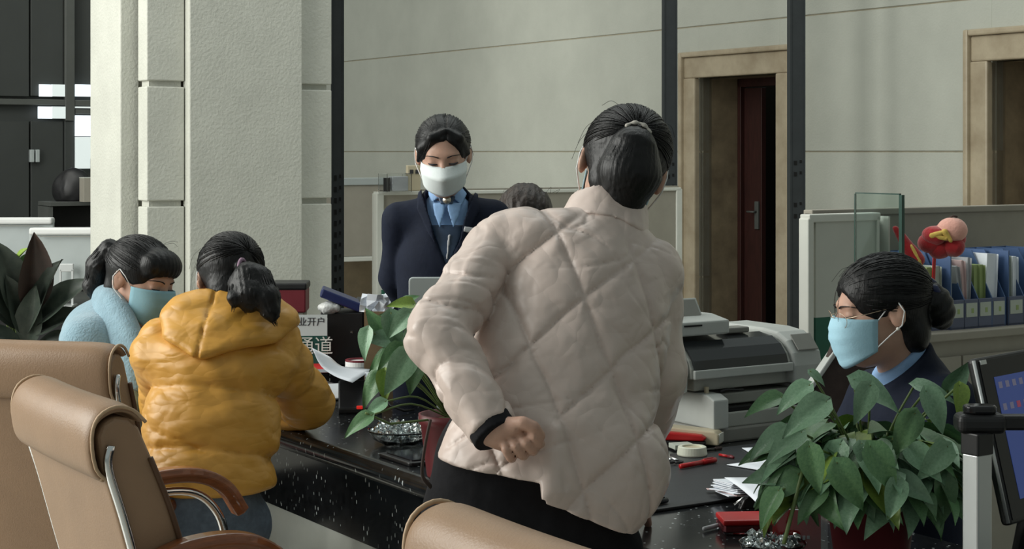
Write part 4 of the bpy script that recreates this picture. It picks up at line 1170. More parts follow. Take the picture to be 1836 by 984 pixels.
TQ = np.array([-0.035, -0.100, 0.045])
t0 = P(437, 480, 4.375)
tl2 = tail_sdf([t0, P(446, 498, 4.335), P(449, 530, 4.305), P(447, 548, 4.30)], [0.018, 0.040, 0.040, 0.016], 0.0018, 2, 26)
tl3 = tail_sdf([t0, P(462, 502, 4.335), P(478, 535, 4.305), P(486, 560, 4.295), P(490, 574, 4.295)], [0.018, 0.036, 0.034, 0.022, 0.005], 0.0018, 4, 26)
tl4 = tail_sdf([t0, P(428, 508, 4.335), P(421, 535, 4.29), P(419, 550, 4.285)], [0.015, 0.024, 0.018, 0.004], 0.0015, 5, 26)
lo, hi = bounds([h2.C, P(488, 585, 4.295), P(419, 550, 4.29)], 0.14)
hr = sdf_obj('hair', lambda p: smin(hc2(p), sun(0.008, tl2(p), tl3(p), tl4(p)), 0.008), lo, hi, 0.005, 'hair', yl, O)
strands_cap(h2, yl, (-0.035, -0.11, 0.045), 220, 1.03, 3)
strands_tail([t0, P(446, 498, 4.335), P(449, 530, 4.305), P(447, 548, 4.30)], [0.018, 0.040, 0.040, 0.016], yl, 90, 4, ext=0.15)
strands_tail([t0, P(462, 502, 4.335), P(478, 535, 4.305), P(486, 560, 4.295), P(490, 574, 4.295)], [0.018, 0.036, 0.034, 0.022, 0.005], yl, 90, 5, ext=0.12)
strands_tail([t0, P(428, 508, 4.335), P(421, 535, 4.29), P(419, 550, 4.285)], [0.015, 0.024, 0.018, 0.004], yl, 50, 6, ext=0.12)
tb = [P(434 + 9 * math.cos(a) * 0.6, 478 + 13 * math.sin(a), 4.36 + 0.012 * math.cos(a)) - O for a in np.linspace(0, 2 * math.pi, 16)[:-1]]
MB().tube(tb, 0.0055, 7, closed=True).obj('hair_tie', 'tielilac', hr, smooth=True)
wisps(h2, yl, [[(0.09, 0.0, 0.05), (0.10, 0.03, 0.02), (0.10, 0.045, -0.02)], [(0.085, 0.03, 0.06), (0.096, 0.06, 0.03), (0.094, 0.07, -0.01)], [(0.08, -0.03, 0.08), (0.10, -0.02, 0.06), (0.108, 0.0, 0.03)]])
mask_part(h2, yl, 'mask_blue'); eyes_part(h2, yl)

# ------------------------------------------------------------------ 3. pale blue coat, seated, three-quarter face
J = dict(pel=P(165, 915, 4.85), chest=P(180, 690, 4.85), neck=P(212, 582, 4.83), sR=P(160, 618, 4.70), sL=P(232, 610, 4.98),
         eR=P(215, 730, 4.62), wR=P(300, 745, 4.72), eL=P(290, 720, 5.0), wL=P(350, 742, 4.9))
fw3 = unit(np.array([0.9, 0.30, 0])); lt3 = unit(np.array([-0.30, 0.9, 0]))
for k, s in (('L', 1), ('R', -1)):
    J['h' + k] = J['pel'] + lt3 * s * 0.085 - 0.03 * ZD
    J['k' + k] = J['h' + k] + fw3 * 0.30 + lt3 * 0.14 + np.array([0, 0, 0.52 - J['h' + k][2]])
    J['a' + k] = J['k' + k] - fw3 * 0.02 + np.array([0, 0, 0.08 - 0.52])
    J['t' + k] = J['a' + k] + fw3 * 0.13 - np.array([0, 0, 0.05])
bl = person('seated person in a pale blue wool coat and surgical mask leaning towards the counter', J)
O = np.array(bl.location)
h3 = Head(P(252, 502, 4.78), (0.84, -0.46, -0.30)); tilt(h3, -0.10)
hands = [lambda p: hand_sdf(p, J['wL'], (0.9, 0.2, -0.1), ZD, 0.95, 0.5, True), lambda p: hand_sdf(p, J['wR'], (0.9, 0.2, -0.1), ZD, 0.95, 0.5, False)]
bf = body_sdf(J, h3, hands, 0.95)
lo, hi = bounds(allpts(J) + [h3.C, h3.C + 0.1 * ZD], 0.13); lo[2] = -0.01
sdf_obj('body', bf, lo, hi, 0.0065, 'skin', bl, O)
T3, B3 = P(185, 640, 4.85), P(168, 900, 4.85)
def blue_f(p):
    d = s_capE(p, T3, B3, 0.165, 0.18, fw3, 0.78)
    d = smin(d, s_cap(p, P(195, 608, 4.84), J['sR'], 0.085, 0.075), 0.08)
    d = smin(d, s_cap(p, P(205, 608, 4.86), J['sL'], 0.085, 0.07), 0.08)
    for k in 'LR':
        a = smin(s_cap(p, J['s' + k], J['e' + k], 0.072, 0.062), s_cap(p, J['e' + k], J['w' + k], 0.062, 0.048), 0.03)
        d = smin(d, smax(a, s_plane(p, J['w' + k], J['w' + k] - J['e' + k]), 0.01), 0.03)
    d = d + 0.0045 * crease(p, 3, 5.0, unit(np.array([0.6, 0, 0.8]))) 
    d = smax(d, -s_plane(p, P(168, 960, 4.85), ZD), 0.02)
    d = smax(d, -s_cap(p, J['neck'] - 0.03 * ZD, J['neck'] + 0.16 * unit(h3.C - J['neck']), 0.062, 0.075), 0.02)
    return d
lo, hi = bounds([T3, B3, J['sL'], J['sR'], J['eL'], J['wL'], J['eR'], J['wR'], P(168, 960, 4.85)], 0.2)
jk = sdf_obj('wool_coat', blue_f, lo, hi, 0.0075, 'blue_wool', bl, O)
# shawl collar: folded roll round the nape and down the front
cpts = bez([P(262, 660, 4.62), P(243, 618, 4.64), P(222, 572, 4.69), P(198, 536, 4.76), P(186, 533, 4.86), P(200, 548, 4.95), P(240, 590, 4.99), P(268, 640, 4.93)], 21)
def collar3(p):
    d = None
    for i in range(len(cpts) - 1):
        e = s_cap(p, cpts[i], cpts[i + 1], 0.020 + 0.010 * math.sin(math.pi * i / 21), 0.020 + 0.010 * math.sin(math.pi * (i + 1) / 21))
        d = e if d is None else smin(d, e, 0.02)
        lowr = cpts[i] + np.array([-0.016, -0.008, -0.045]); l2 = cpts[i + 1] + np.array([-0.016, -0.008, -0.045])
        d = smin(d, s_cap(p, lowr, l2, 0.022, 0.022), 0.03)
    return d
lo, hi = bounds(cpts, 0.09)
sdf_obj('shawl_collar', collar3, lo, hi, 0.006, 'blue_wool', jk, O)
def tr3(p):
    d = s_capE(p, J['pel'] + 0.05 * ZD, J['pel'] - 0.03 * ZD, 0.15, 0.16, fw3, 0.8)
    for k in 'LR':
        d = smin(d, s_cap(p, J['h' + k], J['k' + k], 0.086, 0.064), 0.04)
        d = smin(d, s_cap(p, J['k' + k], J['a' + k] + 0.02 * ZD, 0.062, 0.05), 0.02)
    return np.maximum(d, -(p[:, 2] - 0.07))
lo, hi = bounds([J[k] for k in ('pel', 'hL', 'hR', 'kL', 'kR', 'aL', 'aR')], 0.2); lo[2] = 0.05
sdf_obj('trousers', tr3, lo, hi, 0.012, 'blackpants', bl, O)
shoes(J, bl)
hc3 = hair_cap_sdf(h3, (0.0, -0.9, 0.1), 0.0006, 1.0, freq=80)
def fringe3(p):
    q = h3.loc(p)
    d = s_ell(q, (0, 0.052, 0.060), (0.074, 0.052, 0.050))
    d = smax(d, -s_ell(q, (0, 0.085, 0.0), (0.062, 0.055, 0.042)), 0.01)
    d = np.maximum(d, -(q[:, 2] - 0.020 - 0.006 * np.sin(q[:, 0] * 220) - 0.35 * q[:, 0] * 0))
    return d + 0.0015 * np.sin(q[:, 0] * 420 + 2 * wob(q, 8))
tl5 = tail_sdf([h3.w(0.0, -0.095, 0.05), h3.w(-0.004, -0.135, 0.045), h3.w(-0.006, -0.152, -0.01), h3.w(-0.004, -0.150, -0.075), h3.w(0.0, -0.140, -0.105)], [0.020, 0.028, 0.036, 0.030, 0.008], 0.0015, 4, 26)
lo, hi = bounds([h3.C], 0.21)
sdf_obj('hair', lambda p: smin(smin(hc3(p), fringe3(p), 0.006), tl5(p), 0.008), lo, hi, 0.0046, 'hair', bl, O)
strands_cap(h3, bl, (0.0, -0.12, 0.05), 200, 1.0, 7)
strands_tail([h3.w(0.0, -0.095, 0.05), h3.w(-0.004, -0.135, 0.045), h3.w(-0.006, -0.152, -0.01), h3.w(-0.004, -0.150, -0.075), h3.w(0.0, -0.140, -0.105)], [0.020, 0.028, 0.036, 0.030, 0.008], bl, 110, 8)
wisps(h3, bl, [[(0.01, 0.03, 0.118), (0.015, 0.05, 0.135), (0.02, 0.07, 0.140)], [(0.03, 0.02, 0.115), (0.035, 0.045, 0.128), (0.04, 0.06, 0.122)]])
mask_part(h3, bl, 'mask_teal'); eyes_part(h3, bl)

# ------------------------------------------------------------------ 4. navy suit clerk, standing, facing us
YG = 5.2
J = dict(pel=P(800, 625, YG + 0.06), chest=P(799, 440, YG + 0.05), neck=P(801, 356, YG + 0.045), sR=P(716, 392, YG + 0.05), sL=P(884, 388, YG + 0.05),
         eR=P(708, 502, YG + 0.12), eL=P(896, 500, YG + 0.12), wR=P(755, 600, YG + 0.24), wL=P(850, 600, YG + 0.24))
for k, s in (('L', 1), ('R', -1)):
    J['h' + k] = J['pel'] + np.array([s * 0.085, 0, -0.03])
    J['k' + k] = np.array([J['pel'][0] + s * 0.09, J['pel'][1] - 0.01, 0.52])
    J['a' + k] = np.array([J['pel'][0] + s * 0.09, J['pel'][1] + 0.01, 0.08])
    J['t' + k] = J['a' + k] + np.array([0.0, -0.14, -0.05])
gd = person('standing clerk in a navy suit, blue shirt and white folded mask looking down', J)
O = np.array(gd.location)
h4 = Head(P(795, 278, YG), (0.03, -0.93, -0.30)); tilt(h4, 0.04)
hands = [lambda p: hand_sdf(p, J['wL'], (-0.8, 0.1, -0.5), (0, 1, 0), 0.95, 0.5, True), lambda p: hand_sdf(p, J['wR'], (0.8, 0.1, -0.5), (0, 1, 0), 0.95, 0.5, False)]
bf = body_sdf(J, h4, hands, 0.95)
lo, hi = bounds(allpts(J) + [h4.C, h4.C + 0.1 * ZD], 0.13); lo[2] = -0.01
sdf_obj('body', bf, lo, hi, 0.0065, 'skin', gd, O)
def torso4(p, add):
    d = s_capE(p, P(799, 470, YG + 0.05), P(800, 640, YG + 0.06), 0.140 + add, 0.135 + add, (0, 1, 0), 0.74)
    d = smin(d, s_cap(p, P(780, 392, YG + 0.05), J['sR'], 0.060 + add, 0.040 + add), 0.03)
    d = smin(d, s_cap(p, P(820, 392, YG + 0.05), J['sL'], 0.060 + add, 0.040 + add), 0.03)
    d = smin(d, s_cap(p, P(800, 410, YG + 0.045), P(800, 358, YG + 0.045), 0.080 + add, 0.055 + add), 0.04)
    return d
def tri2(p, pts):
    """signed distance-like to a convex px polygon prism along Y at depth YG"""
    x = p[:, 0] / YG * FPX + CX; y = HY - (p[:, 2] - CAMH) / YG * FPX
    d = None; n = len(pts)
    for i in range(n):
        (x0, y0), (x1, y1) = pts[i], pts[(i + 1) % n]
        L_ = math.hypot(x1 - x0, y1 - y0)
        e = ((x - x0) * (y1 - y0) - (y - y0) * (x1 - x0)) / L_
        d = e if d is None else np.maximum(d, e)
    return np.maximum(d * YG / FPX, p[:, 1] - YG - 0.04)
def shirt4(p):
    d = torso4(p, -0.004) + 0.002 * crease(p, 3, 8, ZD)
    d = np.maximum(d, p[:, 2] - (CAMH - (352 - HY) / FPX * YG))
    return d
lo, hi = bounds([P(799, 360, YG), P(799, 640, YG), J['sR'], J['sL']], 0.2)
sh = sdf_obj('shirt', shirt4, lo, hi, 0.008, 'shirt', gd, O)
VEE = [(757, 318), (845, 312), (836, 405), (803, 478), (772, 405)]
def jacket4(p):
    d = torso4(p, 0.014)
    for k in 'LR':
        a = smin(s_cap(p, J['s' + k], J['e' + k], 0.053, 0.047), s_cap(p, J['e' + k], J['w' + k], 0.047, 0.036), 0.02)
        a = smax(a, s_plane(p, J['w' + k], J['w' + k] - J['e' + k]), 0.008) + 0.003 * crease(p, 4, 7, ZD)
        d = smin(d, a, 0.006)
    d = smax(d, -tri2(p, VEE[::1]) , 0.004) if True else d
    d = np.maximum(d, p[:, 2] - (CAMH - (333 - HY) / FPX * YG))
    d = np.maximum(d, -(p[:, 2] - 0.86))
    return d + 0.002 * crease(p, 5, 6, ZD + np.array([0.4, 0, 0]))
# orientation test of the vee polygon
tst = tri2(P(803, 390, YG)[None].astype(np.float32), VEE)
if tst[0] > 0: VEE = VEE[::-1]
lo, hi = bounds([P(799, 320, YG), P(799, 640, YG), J['sR'], J['sL'], J['eL'], J['eR'], J['wL'], J['wR']], 0.17)
jk = sdf_obj('suit_jacket', jacket4, lo, hi, 0.0068, 'navy', gd, O)
def shell(name, f, poly, Y0, m, parent, root, off=0.004, th=0.003, res=0.004):
    """cloth piece lying on the front of f inside a px polygon"""
    pts = [P(x, y, Y0) for x, y in poly]; lo, hi = bounds(pts, 0.02); lo[1] = Y0 - 0.22; hi[1] = Y0 + 0.06
    def g(p): return np.maximum(np.maximum(np.abs(f(p) - off) - th, pxpoly(p, poly, Y0)), p[:, 1] - Y0 - 0.05)
    return sdf_obj(name, g, lo, hi, res, m, parent, np.array(root.location))
tA = lambda p: torso4(p, 0.014)
tS = lambda p: torso4(p, -0.004)
shell('lapel', tA, [(757, 316), (748, 345), (747, 385), (768, 415), (802, 484), (804, 470), (780, 405), (768, 350)][0:5] + [(803, 474), (774, 395)], YG, 'navy', jk, gd, 0.006, 0.004)
shell('lapel', tA, [(848, 312), (856, 345), (862, 385), (840, 415), (803, 484), (803, 474), (832, 395)], YG, 'navy', jk, gd, 0.006, 0.004)
shell('shirt_collar', tS, [(762, 316), (768, 350), (775, 363), (800, 346), (800, 338)], YG, 'shirt', sh, gd, 0.008, 0.004)
shell('shirt_collar', tS, [(842, 312), (838, 345), (828, 368), (801, 346), (801, 338)], YG, 'shirt', sh, gd, 0.008, 0.004)
shell('bow_tail', tS, [(776, 364), (799, 362), (799, 375), (790, 408), (780, 385)], YG, 'shirt', sh, gd, 0.014, 0.004)
shell('bow_tail', tS, [(802, 362), (828, 364), (824, 385), (814, 408), (803, 375)], YG, 'shirt', sh, gd, 0.014, 0.004)
shell('waistcoat', tS, [(772, 402), (836, 402), (803, 482)], YG, 'tie', sh, gd, 0.003, 0.004)
shell('neck_tab', tS, [(784, 350), (818, 350), (812, 366), (790, 366)], YG, 'tie', sh, gd, 0.018, 0.004)
shell('pen_clip', tS, [(804, 420), (809, 418), (804, 463), (801, 463)], YG, 'badge', sh, gd, 0.009, 0.003, 0.003)
# brooch pinned on the tab
yy_ = P(802, 358, YG)
ys_ = np.linspace(YG - 0.2, YG + 0.1, 200); dd_ = tS(np.stack([np.full(200, yy_[0]), ys_, np.full(200, yy_[2])], 1).astype(np.float32))
ysf = ys_[np.argmax(dd_ < 0)]
mb = MB(); mb.lathe([(0.0001, 0.008), (0.006, 0.008), (0.008, 0.005), (0.0125, 0.004), (0.0135, 0.0)], 20)
br = mb.obj('brooch', 'gold', sh, smooth=True); br.location = tuple(np.array([yy_[0], ysf - 0.024, yy_[2]]) - O); br.rotation_euler = (math.pi / 2, 0, 0)
shell('name_badge', tA, [(833, 404), (850, 407), (849, 417), (832, 414)], YG, 'badge', jk, gd, 0.014, 0.003, 0.003)
def skirt(p):
    d = s_capE(p, J['pel'] + 0.05 * ZD, J['pel'] - 0.02 * ZD, 0.155, 0.16, (0, 1, 0), 0.74)
    for k in 'LR':
        d = smin(d, s_cap(p, J['h' + k], J['k' + k], 0.088, 0.062), 0.04); d = smin(d, s_cap(p, J['k' + k], J['a' + k] + 0.02 * ZD, 0.062, 0.055), 0.02)
    return np.maximum(d, -(p[:, 2] - 0.07))
lo, hi = bounds([J[k] for k in ('pel', 'hL', 'hR', 'kL', 'kR', 'aL', 'aR')], 0.2); lo[2] = 0.05
sdf_obj('trousers', skirt, lo, hi, 0.012, 'navy', gd, O)
shoes(J, gd)
hc4 = hair_cap_sdf(h4, (0.0, -0.9, -0.1), 0.0007, 1.0, freq=80, parting=1.0, line=0.016)
def fringe4(p):
    q = h4.loc(p)
    d = s_cap(q, (0.010, 0.062, 0.098), (-0.034, 0.068, 0.078), 0.008, 0.009)
    d = smin(d, s_cap(q, (-0.034, 0.068, 0.078), (-0.064, 0.046, 0.040), 0.009, 0.011), 0.02)
    d = smin(d, s_cap(q, (-0.064, 0.046, 0.040), (-0.078, 0.022, -0.008), 0.013, 0.007), 0.02)
    e = s_cap(q, (0.014, 0.060, 0.098), (0.052, 0.054, 0.070), 0.008, 0.009)
    e = smin(e, s_cap(q, (0.052, 0.054, 0.070), (0.076, 0.020, 0.010), 0.011, 0.008), 0.02)
    return np.minimum(d, e) + 0.0006 * np.sin(q[:, 2] * 500 + q[:, 0] * 300)
lo, hi = bounds([h4.C], 0.16)
sdf_obj('hair', lambda p: smin(hc4(p), fringe4(p), 0.010), lo, hi, 0.0046, 'hair', gd, O)
strands_cap(h4, gd, (0.0, -0.12, 0.0), 200, 1.0, 10, line=0.03)
wisps(h4, gd, [[(-0.035, 0.082, 0.075), (-0.047, 0.090, 0.045), (-0.056, 0.082, 0.016)], [(-0.045, 0.076, 0.065), (-0.058, 0.078, 0.035), (-0.064, 0.066, 0.008)], [(0.07, 0.02, 0.03), (0.088, 0.015, 0.02), (0.094, 0.0, -0.005)], [(-0.04, 0.082, 0.05), (-0.06, 0.075, 0.028), (-0.075, 0.05, 0.0)]], r=0.0006)
mask_part(h4, gd, 'mask_white', 'fold'); eyes_part(h4, gd)

# ------------------------------------------------------------------ 5. seated clerk on the right, profile
YW = 3.75
J = dict(pel=P(1640, 985, 3.84), chest=P(1640, 800, 3.82), neck=P(1622, 668, 3.80), sL=P(1700, 732, 3.68), sR=P(1572, 715, 3.95),
         eL=P(1640, 880, 3.60), wL=P(1545, 905, 3.62), eR=P(1500, 850, 3.95), wR=P(1440, 890, 3.85))
fw5 = unit(np.array([-0.80, -0.05, 0])); lt5 = unit(np.array([0.1, -0.9, 0]))
for k, s in (('L', 1), ('R', -1)):
    J['h' + k] = J['pel'] + lt5 * s * 0.085 - 0.03 * ZD
    J['k' + k] = J['h' + k] + unit(np.array([-0.35, 0.4, 0])) * 0.30 + np.array([0, 0, 0.56 - J['h' + k][2]])
    J['a' + k] = J['k' + k] + np.array([0.04, -0.03, 0.08 - 0.56])
    J['t' + k] = J['a' + k] + np.array([-0.1, 0.08, -0.05])
wk = person('seated clerk in a navy jacket with glasses, blue mask and hair bun, in profile', J)
O = np.array(wk.location)
h5 = Head(P(1578, 556, YW), (-0.97, -0.10, -0.16), scale=1.0); tilt(h5, 0.02)
hands = [lambda p: hand_sdf(p, J['wL'], (-0.9, 0.1, -0.1), ZD, 0.95, 0.5, True), lambda p: hand_sdf(p, J['wR'], (-0.9, -0.1, -0.1), ZD, 0.95, 0.5, False)]
bf = body_sdf(J, h5, hands, 0.95)
lo, hi = bounds(allpts(J) + [h5.C, h5.C + 0.1 * ZD], 0.13); lo[2] = -0.01
sdf_obj('body', bf, lo, hi, 0.0055, 'skin', wk, O)
def torso5(p, add):
    d = s_capE(p, P(1640, 790, 3.82), P(1640, 960, 3.83), 0.150 + add, 0.16 + add, fw5, 0.76)
    d = smin(d, s_cap(p, P(1640, 715, 3.80), J['sL'], 0.062 + add, 0.056 + add), 0.06)
    d = smin(d, s_cap(p, P(1610, 715, 3.83), J['sR'], 0.062 + add, 0.050 + add), 0.06)
    d = smin(d, s_cap(p, P(1632, 730, 3.80), P(1626, 670, 3.80), 0.09 + add, 0.060 + add), 0.05)
    return d
nk = J['neck']; nax = unit(h5.w(0, -0.02, -0.06) - nk)
cn5 = unit(fw5 * 0.67 + ZD * 0.74); cp5 = P(1602, 644, 3.78)
def shirt5(p):
    d = torso5(p, -0.002)
    d = np.minimum(d, s_cap(p, nk - 0.03 * ZD, nk + nax * 0.05, 0.074, 0.066))
    return smax(d, s_plane(p, cp5, cn5), 0.004)
lo, hi = bounds([nk, P(1640, 960, 3.83), J['sL'], J['sR']], 0.2)
sdf_obj('shirt', shirt5, lo, hi, 0.006, 'shirt', wk, O)
def jacket5(p):
    d = torso5(p, 0.012)
    for k in 'LR':
        a = smin(s_cap(p, J['s' + k], J['e' + k], 0.070, 0.056), s_cap(p, J['e' + k], J['w' + k], 0.056, 0.042), 0.03)
        d = smin(d, smax(a, s_plane(p, J['w' + k], J['w' + k] - J['e' + k]), 0.008), 0.02)
    d = smin(d, s_cap(p, nk - 0.04 * ZD, nk + nax * 0.04, 0.088, 0.078), 0.01)
    d = smax(d, s_plane(p, cp5 - cn5 * 0.020, cn5), 0.006)
    return d + 0.002 * crease(p, 5, 6, ZD)
lo, hi = bounds([nk, P(1640, 960, 3.83), J['sL'], J['sR'], J['eL'], J['wL'], J['eR'], J['wR']], 0.16)
jk = sdf_obj('suit_jacket', jacket5, lo, hi, 0.006, 'navy', wk, O)
def tr5(p):
    d = s_capE(p, J['pel'] + 0.05 * ZD, J['pel'] - 0.03 * ZD, 0.15, 0.16, fw5, 0.8)
    for k in 'LR':
        d = smin(d, s_cap(p, J['h' + k], J['k' + k], 0.086, 0.064), 0.04); d = smin(d, s_cap(p, J['k' + k], J['a' + k] + 0.02 * ZD, 0.062, 0.05), 0.02)
    return np.maximum(d, -(p[:, 2] - 0.07))
lo, hi = bounds([J[k] for k in ('pel', 'hL', 'hR', 'kL', 'kR', 'aL', 'aR')], 0.2); lo[2] = 0.05
sdf_obj('trousers', tr5, lo, hi, 0.012, 'navy', wk, O)
shoes(J, wk)
hc5 = hair_cap_sdf(h5, (0.0, -0.9, 0.0), 0.0007, 1.03, freq=80)
def bun(p):
    q = h5.loc(p)
    d = s_ell(q, (0.0, -0.128, -0.012), (0.046, 0.040, 0.056), rotm((1, 0, 0), 0.25))
    return (d + 0.0016 * np.sin(q[:, 2] * 260 + q[:, 1] * 120 + 3 * wob(q, 7))) * h5.k
def side5(p):
    q = h5.loc(p)
    d = s_ell(q, (0, -0.06, -0.062), (0.062, 0.040, 0.050))
    return d * h5.k
lo, hi = bounds([h5.C, h5.w(0, -0.12, 0)], 0.16)
hr = sdf_obj('hair', lambda p: smin(smin(hc5(p), side5(p), 0.02), bun(p), 0.006), lo, hi, 0.0042, 'hair', wk, O)
strands_cap(h5, wk, (0.0, -0.12, 0.02), 240, 1.03, 9)
# navy bow holding the bun
mb = MB()
for a, b, r in (((0.03, -0.098, 0.045), (0.02, -0.118, 0.028), 0.013), ((0.03, -0.108, 0.038), (0.025, -0.135, 0.012), 0.011), ((0.0, -0.105, 0.048), (0.0, -0.135, 0.035), 0.012)):
    mb.tube([h5.w(*a) - O, (h5.w(*a) + h5.w(*b)) / 2 - O + 0.004 * ZD, h5.w(*b) - O], [r * 0.6, r, r * 0.7], 8)
mb.obj('hair_bow', 'tienavy', hr, smooth=True)
wl5 = []
for k in range(6):
    s0 = 0.02 + 0.006 * k
    wl5.append([(s0, 0.055 + 0.002 * k, 0.095 - 0.003 * k), (s0 + 0.004, 0.088 + 0.003 * (k % 4), 0.082 - 0.003 * k), (s0 + 0.006, 0.104 + 0.004 * (k % 3), 0.05 - 0.004 * k), (s0 + 0.004, 0.108 + 0.003 * (k % 3), 0.018 - 0.004 * k)])
for k in range(6):
    wl5.append([(0.03, -0.02 + 0.014 * k, 0.118 - 0.002 * k), (0.035, 0.0 + 0.016 * k, 0.129 - 0.004 * k), (0.04, 0.02 + 0.018 * k, 0.126 - 0.008 * k)])
wisps(h5, wk, wl5, r=0.0004)
mask_part(h5, wk, 'mask_blue'); eyes_part(h5, wk)
# pearl earring, glasses
mb = MB(); mb.lathe([(0.0005, -0.004), (0.003, -0.003), (0.0042, 0), (0.003, 0.003), (0.0005, 0.004)], 12)
e = mb.obj('earring', 'pearl', wk, smooth=True); e.location = tuple(h5.w(0.086, -0.006, -0.036) - O)
gls = MB()
for s_ in (-1, 1):
    ring = [h5.w(s_ * (0.034 + 0.024 * math.cos(a)), 0.108 - 0.012 * max(0, math.cos(a)) , -0.004 + 0.019 * math.sin(a)) - O for a in np.linspace(0, 2 * math.pi, 22)[:-1]]
    gls.tube(ring, 0.0006, 6, closed=True)
    gls.tube([h5.w(s_ * 0.058, 0.097, 0.002) - O, h5.w(s_ * 0.074, 0.05, 0.006) - O, h5.w(s_ * 0.083, -0.008, 0.012) - O], 0.0008, 6)
gls.tube([h5.w(-0.010, 0.109, 0.002) - O, h5.w(0, 0.112, 0.005) - O, h5.w(0.010, 0.109, 0.002) - O], 0.0011, 6)
gl_ = gls.obj('glasses', 'wire', wk, smooth=True)
for s_ in (-1, 1):
    n = 18
    vs_ = [h5.w(s_ * (0.034 + 0.023 * math.cos(a)), 0.108 - 0.012 * max(0, math.cos(a)), -0.004 + 0.018 * math.sin(a)) - O for a in np.linspace(0, 2 * math.pi, n + 1)[:-1]]
    MB().add(vs_, [tuple(range(n))]).obj('lens', 'lens', gl_, solid=0.001)

# ------------------------------------------------------------------ 6. person almost hidden behind the pink jacket
YB = 5.5
c = P(942, 402, YB)
J = dict(pel=np.array([c[0] + 0.02, c[1] + 0.03, 0.90]), chest=np.array([c[0] + 0.01, c[1] + 0.05, 1.15]), neck=np.array([c[0], c[1] + 0.02, 1.31]))
for k, s in (('L', 1), ('R', -1)):
    J['s' + k] = J['neck'] + np.array([s * 0.16, 0.02, -0.05]); J['e' + k] = J['s' + k] + np.array([s * 0.05, -0.02, -0.27]); J['w' + k] = J['e' + k] + np.array([-s * 0.08, -0.16, -0.06])
    J['h' + k] = J['pel'] + np.array([s * 0.085, 0, -0.03]); J['k' + k] = np.array([J['pel'][0] + s * 0.09, J['pel'][1] - 0.02, 0.48]); J['a' + k] = np.array([J['pel'][0] + s * 0.09, J['pel'][1] + 0.01, 0.08])
    J['t' + k] = J['a' + k] + np.array([0, -0.14, -0.05])
bh = person('person with dark brown hair mostly hidden behind the pink quilted jacket', J)
O = np.array(bh.location)
h6 = Head(c, (0.1, -0.9, -0.45))
bf = body_sdf(J, h6, [lambda p: hand_sdf(p, J['wL'], (0, -0.9, -0.1), ZD, 0.95, 0.5, True), lambda p: hand_sdf(p, J['wR'], (0, -0.9, -0.1), ZD, 0.95, 0.5, False)], 0.95)
lo, hi = bounds(allpts(J) + [h6.C, h6.C + 0.1 * ZD], 0.13); lo[2] = -0.01
sdf_obj('body', bf, lo, hi, 0.010, 'skin', bh, O)
def coat6(p):
    d = s_capE(p, J['chest'], J['pel'] - 0.1 * ZD, 0.165, 0.18, (0, 1, 0), 0.75)
    for k in 'LR':
        d = smin(d, s_cap(p, J['neck'] - 0.04 * ZD, J['s' + k], 0.07, 0.062), 0.05)
        d = smin(d, smin(s_cap(p, J['s' + k], J['e' + k], 0.062, 0.055), s_cap(p, J['e' + k], J['w' + k] * 0.9 + J['e' + k] * 0.1, 0.055, 0.042), 0.02), 0.02)
    for k in 'LR':
        d = smin(d, s_cap(p, J['h' + k], J['k' + k], 0.09, 0.066), 0.04); d = smin(d, s_cap(p, J['k' + k], J['a' + k] + 0.02 * ZD, 0.066, 0.055), 0.02)
    return np.maximum(d, -(p[:, 2] - 0.07))
lo, hi = bounds(allpts(J), 0.2); lo[2] = 0.05
sdf_obj('dark_clothes', coat6, lo, hi, 0.013, 'brown_coat', bh, O)
shoes(J, bh)
hc6 = hair_cap_sdf(h6, (0.1, -0.9, 0.3), 0.002, 1.06, freq=40)
lo, hi = bounds([h6.C], 0.17)
sdf_obj('hair', lambda p: hc6(p) + 0.004 * wob(p, 18, 2), lo, hi, 0.006, 'hair_brown', bh, O)
wisps(h6, bh, [[(0.02 * k - 0.08, 0.0, 0.115), (0.02 * k - 0.075 + 0.01 * (k % 3), 0.01, 0.135 + 0.003 * (k % 4)), (0.02 * k - 0.07, 0.03, 0.13)] for k in range(9)], m='hair_brown', r=0.0005)
